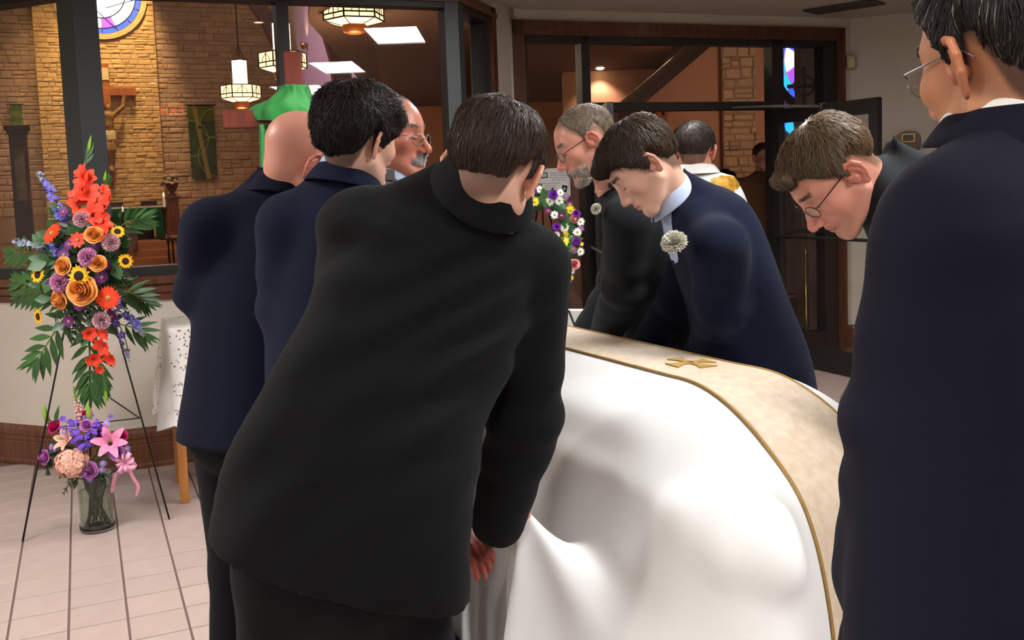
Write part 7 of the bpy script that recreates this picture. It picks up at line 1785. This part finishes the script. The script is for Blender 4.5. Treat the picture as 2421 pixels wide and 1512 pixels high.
fl, frt, fbk = atz(53, 1280, 0), atz(400, 1228, 0), np.array([-2.3, 5.1, 0]); tp = W(205, 560, 4.62)
lm = lambda f, z: tp+(f-tp)*((tp[2]-z)/tp[2])
easel('black wire easel holding the large flower spray', [tp-np.array([.02, 0, 0]), tp+np.array([.02, 0, 0]), tp+np.array([0, .02, 0])], [fl+ZV*.003, frt+ZV*.003, fbk+ZV*.003], [[lm(fl, .5), lm(frt, .5)], [lm(fbk, .62), lm(frt, .5)], [lm(fl, .95), lm(frt, .95)]])
# ---- glass vase bouquet on the floor
def vase_bouquet():
    v = atz(231, 1250, 0); v[2] = 0; d0 = v[1]; k = d0/FPX
    t = thing('glass_vase', 'clear glass vase of water standing on the tile floor', 'vase', tuple(v)); H = (1268-1130)*k*1.0; R0 = 40*k
    M_vg = bpy.data.materials.new('vase_glass'); M_vg.use_nodes = True; bs = M_vg.node_tree.nodes['Principled BSDF']; bs.inputs['Transmission Weight'].default_value = 1; bs.inputs['Roughness'].default_value = .02; bs.inputs['IOR'].default_value = 1.45; bs.inputs['Base Color'].default_value = (.93, .97, .94, 1)
    pr = [(R0*.92, .002), (R0*1.02, .014), (R0, .035), (R0*.93, .05), (R0*.97, H*.45), (R0*1.0, H*.75), (R0*.93, H*.84), (R0*1.05, H*.98), (R0*1.08, H)]
    inn = [(r-.004, max(z, .016)) for r, z in pr[::-1]]
    MB().lathe(v, pr+inn, 28).build('glass', M_vg, t, smooth=True)
    M_wa = pane_glass('vase_water', (.80, .86, .76), .5); MB().lathe(v, [(.001, .019), (R0*.85, .019), (R0*.90, H*.45), (R0*.93, H*.72), (.001, H*.72)], 24).build('water', M_wa, t, smooth=True)
    q = thing('vase_bouquet', 'pink and purple bouquet standing in the glass vase', 'bouquet', tuple(v+ZV*.03), None)
    def P(x, y, dd=0.0): r2 = ((x-210)/120)**2+((y-1060)/110)**2; return W(x, y, d0-.10*max(0, 1-r2)-dd)
    fc = lambda x, y: unit([(x-210)/160, -1, (1070-y)/160+.25])
    rg = np.random.default_rng(2); nk = v+ZV*H
    tops = [(128, 1010), (105, 1080), (210, 1110), (275, 1070), (170, 1095), (140, 1045), (255, 1040), (180, 970), (225, 1000), (200, 1020), (285, 1020), (243, 1095), (115, 990), (212, 975)]
    for i, (x, y) in enumerate(tops):
        a = 2*PI*i/len(tops); foot = v+np.array([math.cos(a+2.5)*R0*.65, math.sin(a+2.5)*R0*.65, .03]); mid = nk+np.array([math.cos(a)*R0*.6, math.sin(a)*R0*.6, -.01]); MB().tube(list(catmull([foot, mid, P(x, y, -.03)], 5)), .0035, 6).build('stem', M_stem, q, smooth=True)
    for i in range(16):
        a = i*2.1; MB().tube([v+np.array([math.cos(a+2.2)*R0*.72, math.sin(a+2.2)*R0*.72, .025]), nk+np.array([math.cos(a)*R0*.7, math.sin(a)*R0*.7, .01])], .0042, 6).build('stem', M_stem, q, smooth=True)
    f_rose(q, P(128, 1008), fc(128, 980), 16*k, FM['hot'], seed=1); f_rose(q, P(236, 1020, -.02), fc(236, 1000), 17*k, FM['hot'], seed=2); f_rose(q, P(286, 1030), fc(300, 1020), 14*k, FM['hot'], seed=3); f_rose(q, P(205, 980, -.03), fc(205, 960), 13*k, FM['hot'], seed=4)
    for i, (x, y, r) in enumerate(((105, 1080, 17), (210, 1110, 20), (275, 1070, 17), (204, 1005, 14))): f_rose(q, P(x, y, .03), fc(x, y), r*k, FM['lav'], seed=10+i)
    f_trumpet(q, P(143, 1035, .04), fc(130, 1000), 30*k, FM['peach'], 6, 'lily', 3, .30, .5, 1.0, .25); f_trumpet(q, P(258, 1042, .05), fc(270, 1030), 40*k, FM['lily'], 6, 'lily', 5, .26, .5, .8, .25)
    for C, n in ((P(143, 1035, .05), fc(130, 1000)), (P(258, 1042, .06), fc(270, 1030))):
        for i in range(5): a = i*1.256; x_, y_, n_ = basis(n); MB().tube([C-n_*.02, C+n_*.02+(x_*math.cos(a)+y_*math.sin(a))*.012], .0013, 5).build('stamen', M_leafy, q)
    # hydrangea head of small florets
    hc_ = P(170, 1094, .03); hr = 40*k; hg = obj('hydrangea', fastmesh('hydrangea', *surface_nets(lambda X: ell(X, hc_, (hr*.9, hr*.7, hr*.75)), hc_-.15, hc_+.15, .012), FM['peach']), q)
    for i in range(110):
        d = unit(rg.normal(0, 1, 3)+np.array([0, -.8, .2])); f_daisy(hg, hc_+d*np.array([hr, hr*.8, hr*.85]), d, .0165*rg.uniform(.85, 1.2), FM['hyd'], FM['peach'], 4, 'floret', 1, .12, .55, .2, i)
    # purple stock and asters
    for i, (x, y, n_) in enumerate(((185, 1030, 14), (165, 1005, 10), (215, 1025, 12), (232, 1005, 12), (200, 1045, 9), (190, 995, 8))):
        for j in range(n_): xx, yy = x+rg.normal(0, 11), y+rg.normal(0, 10); f_daisy(q, P(xx, yy, rg.uniform(0, .04)), fc(xx, yy)+rg.normal(0, .35, 3), 8*k*rg.uniform(.8, 1.3), FM['stock'], FM['aster'], 5, 'stock_floret', 1, .18, .42, .25, i*20+j)
    for i, (x, y) in enumerate(((243, 1095), (212, 1133), (283, 1114), (130, 1060), (120, 1055), (262, 1075), (150, 1020), (300, 1060), (240, 1110), (250, 1000))): f_daisy(q, P(x, y, .035), fc(x, y), 9.5*k, FM['aster'], M_yelc, 16, 'aster', 1, .28, .13, .05, i)
    # snapdragon
    pts = [P(198, 1010, -.02), P(188, 975, -.02), P(180, 945, -.02), P(175, 915, -.02)]; sn = MB().tube(list(catmull(pts, 5)), .003, 6).build('snapdragon', M_stem, q, smooth=True); cp_ = catmull(pts, 12)
    for i in range(34):
        f = i/33; p = cp_[int(f*(len(cp_)-1))]; a = i*2.4; s = (1-.75*f); dd = unit([math.cos(a), math.sin(a)-.3, .3]); m_ = FM['snap'] if f < .5 else (FM['peach'] if f < .68 else M_leafy); b = MB(); b.lathe(p+dd*.016*s, [(.002, -.008*s), (.010*s, 0), (.011*s, .008*s), (.004*s, .014*s)], 8, basis(dd)); b.build('snapdragon_floret' if f < .68 else 'bud', m_, sn, smooth=True)
    for x, y, dx in ((114, 1002, -.15), (212, 1000, 0)): p = P(x, y); b = MB(); x_, y_, n_ = basis([dx, -.1, 1]); b.lathe(p, [(.003, 0), (.012, .02), (.013, .05), (.008, .08), (.002, .098)], 10, (x_, y_, n_)); b.build('lily_bud', M_leafy, q, smooth=True)
    put_leaf(q, ME_PALM, P(130, 1000), (.25, 0, 1), (0, -1, 0), .085, 1.2)
    for i in range(46):
        a = rg.uniform(0, 2*PI); r = rg.uniform(.3, 1); x, y = 208+85*r*math.cos(a), 1085+50*r*math.sin(a); put_leaf(q, ME_SALD if i % 3 else ME_SALAL, P(x, y, -.03), unit([math.cos(a), -.5, -math.sin(a)*.8-.2]), (0, -.6, .8), rg.uniform(.04, .065), .8)
    for path in ([(180, 1125), (165, 1140), (150, 1165)], [(120, 1085), (110, 1105), (112, 1118)]): frond(q, [P(*s_) for s_ in path], (0, -1, .3), 5, .03, ME_FERN, 'fern_sprig', 60, 1.0, M_leafd)
    # ribbon bow
    rb = thing('ribbon_bow', 'glossy pink ribbon bow hanging on the vase bouquet', 'ribbon', tuple(P(300, 1095))); M_rb = mat('pink_satin', srgb(240, 160, 190), .3, sheen=.2, coat=.2)
    def ribbon(name, pts, w, side):
        C_ = catmull(pts, 6); vs = []; side = unit(side)
        for i, p in enumerate(C_): vs += [p-side*w/2, p+side*w/2]
        o = obj(name, meshdata(name, vs, [(2*i, 2*i+1, 2*i+3, 2*i+2) for i in range(len(C_)-1)], [M_rb], True), rb); md = o.modifiers.new('t', 'SOLIDIFY'); md.thickness = .0012
    c = P(298, 1092, .05)
    for i in range(8):
        a = i*PI/4+.3; e = np.array([math.cos(a), -.25, math.sin(a)]); s = np.array([-math.sin(a), .5, math.cos(a)]); L = .052*(1 if i % 2 else .8); ribbon('loop', [c, c+e*L*.6+np.array([0, -.018, 0]), c+e*L, c+e*L*.55+np.array([0, .02, 0]), c+np.array([0, .006, 0])], .024, s)
    ribbon('tail', [c, P(312, 1125, .05), P(326, 1150, .04), P(322, 1172, .03)], .016, (1, .2, .5)); ribbon('tail', [c, P(275, 1120, .03), P(266, 1150, .01), P(262, 1165, .01)], .022, (1, .2, .2))
vase_bouquet()
# ---- wreath beyond the casket
def wreath():
    d = 5.4; C = W(1286, 556, d); k = d/FPX; t = thing('flower_wreath', 'round wreath of white, yellow and purple daisies beyond the casket', 'wreath', tuple(C-ZV*.28)); X = unit([.97, -.2, 0]); N_ = np.cross(X, ZV); rx, rz = 66*k, 84*k
    ringp = lambda a, r=1.0, f=0.0: C+X*rx*r*math.cos(a)+ZV*rz*r*math.sin(a)+N_*f
    MB().tube([ringp(2*PI*i/40) for i in range(41)], .055, 10).build('moss_ring', M_leafd, t, smooth=True)
    rg = np.random.default_rng(6)
    px = lambda x, y: (C+X*(x-1286)*k/X[0]*1.0-ZV*(y-556)*k)
    data = [(1272, 475, 'yel', 12), (1257, 480, 'vio', 11), (1268, 449, 'vio', 10), (1284, 447, 'white', 10), (1315, 461, 'vio', 12), (1306, 476, 'white', 12), (1328, 474, 'white', 13), (1331, 456, 'white', 10), (1352, 484, 'mag', 9), (1343, 466, 'orchid', 9), (1316, 507, 'white', 11), (1332, 510, 'mag', 11), (1353, 497, 'yel', 13), (1366, 507, 'vio', 10), (1363, 518, 'pinkrose', 11), (1375, 525, 'white', 11), (1320, 536, 'vio', 10), (1338, 538, 'white', 12), (1341, 552, 'yel', 9), (1319, 553, 'white', 9), (1337, 570, 'yel', 14), (1367, 549, 'white', 12), (1376, 540, 'orchid', 9), (1365, 570, 'vio', 10), (1356, 589, 'orchid', 13), (1373, 594, 'white', 11), (1376, 577, 'yel', 6), (1358, 624, 'pinkrose', 12), (1351, 638, 'white', 11), (1350, 655, 'yel', 7), (1344, 662, 'orchid', 8), (1255, 505, 'orchid', 10), (1244, 486, 'yel', 8), (1302, 498, 'mag', 10)]
    for a in np.linspace(1.75*PI, .9*PI+.6*PI-PI*.0, 0): pass
    for i in range(22):
        a = PI*.62+i*PI*1.02/22; q = ringp(a, rg.uniform(.85, 1.15)); data.append((1286+(q-C)@X/k*X[0], 556-(q-C)[2]/k, ['white', 'yel', 'vio', 'orchid', 'mag'][i % 5], 11))
    for i, (x, y, m_, r) in enumerate(data):
        p = px(x, y)+N_*.06; n = unit(N_+rg.normal(0, .28, 3)); 
        if m_ in ('vio',): f_carn(t, p, n, r*k, FM[m_], i)
        elif m_ == 'pinkrose': f_rose(t, p, n, r*k, FM[m_], seed=i)
        else: f_daisy(t, p, n, r*k*1.05, FM[m_], M_greenc if m_ in ('white', 'mag', 'orchid') else M_yelc, 15, 'daisy', 1, .24, .13, .1, i)
    for i in range(90):
        a = rg.uniform(0, 2*PI); p = ringp(a, rg.uniform(.75, 1.25), rg.uniform(.02, .055)); e = unit(X*math.cos(a)*rg.choice([-.6, 1])+ZV*math.sin(a)+rg.normal(0, .4, 3)+N_*.4); put_leaf(t, ME_SALAL if i % 2 else ME_SALD, p, e, N_, rg.uniform(.04, .075), .9)
    top = C+np.array([0, .08, .2]); easel('black wire easel behind the daisy wreath', [top-X*.02, top+X*.02, top], [np.array([top[0], top[1], .003])-X*.3-np.array([0, .12, 0]), np.array([top[0], top[1], .003])+X*.3-np.array([0, .12, 0]), np.array([top[0], top[1]+.45, .003])], [[top-X*.12-ZV*.55-np.array([0, .06, 0]), top+X*.12-ZV*.55-np.array([0, .06, 0])]])
wreath()
# ---- sprig of a green plant between the window post and the dark suit
def sprig():
    p = W(1062, 385, 5.3); t = thing('leafy_plant', 'slender green plant standing by the window post', 'plant', (p[0], p[1], 0)); b = MB(); b.lathe((p[0], p[1], 0), [(.11, 0), (.14, .22), (.15, .24), (.12, .23)], 16); b.build('pot', mat('terracotta', srgb(150, 84, 56), .8), t, smooth=True)
    MB().tube([np.array([p[0], p[1], .2]), p-ZV*.02], .005, 6).build('stem', M_stem, t)
    rg = np.random.default_rng(3)
    for i in range(22):
        z = .45+(p[2]-.47)*i/21; a = i*2.4; put_leaf(t, ME_BUD if i > 16 else ME_SALAL, np.array([p[0], p[1], z]), (math.cos(a), math.sin(a), .6), (0, 0, 1), .035 if i > 14 else .08)
sprig()

f_carn(PYOUNG, W(1594, 575, 2.69), unit([-.3, -.65, .7]), .037, FM['cream'], 5)
q_ = W(1410, 494, 3.30); f_carn(bpy.data.objects['person.004'], q_, unit([-.6, -.7, .3]), .020, FM['cream'], 6)
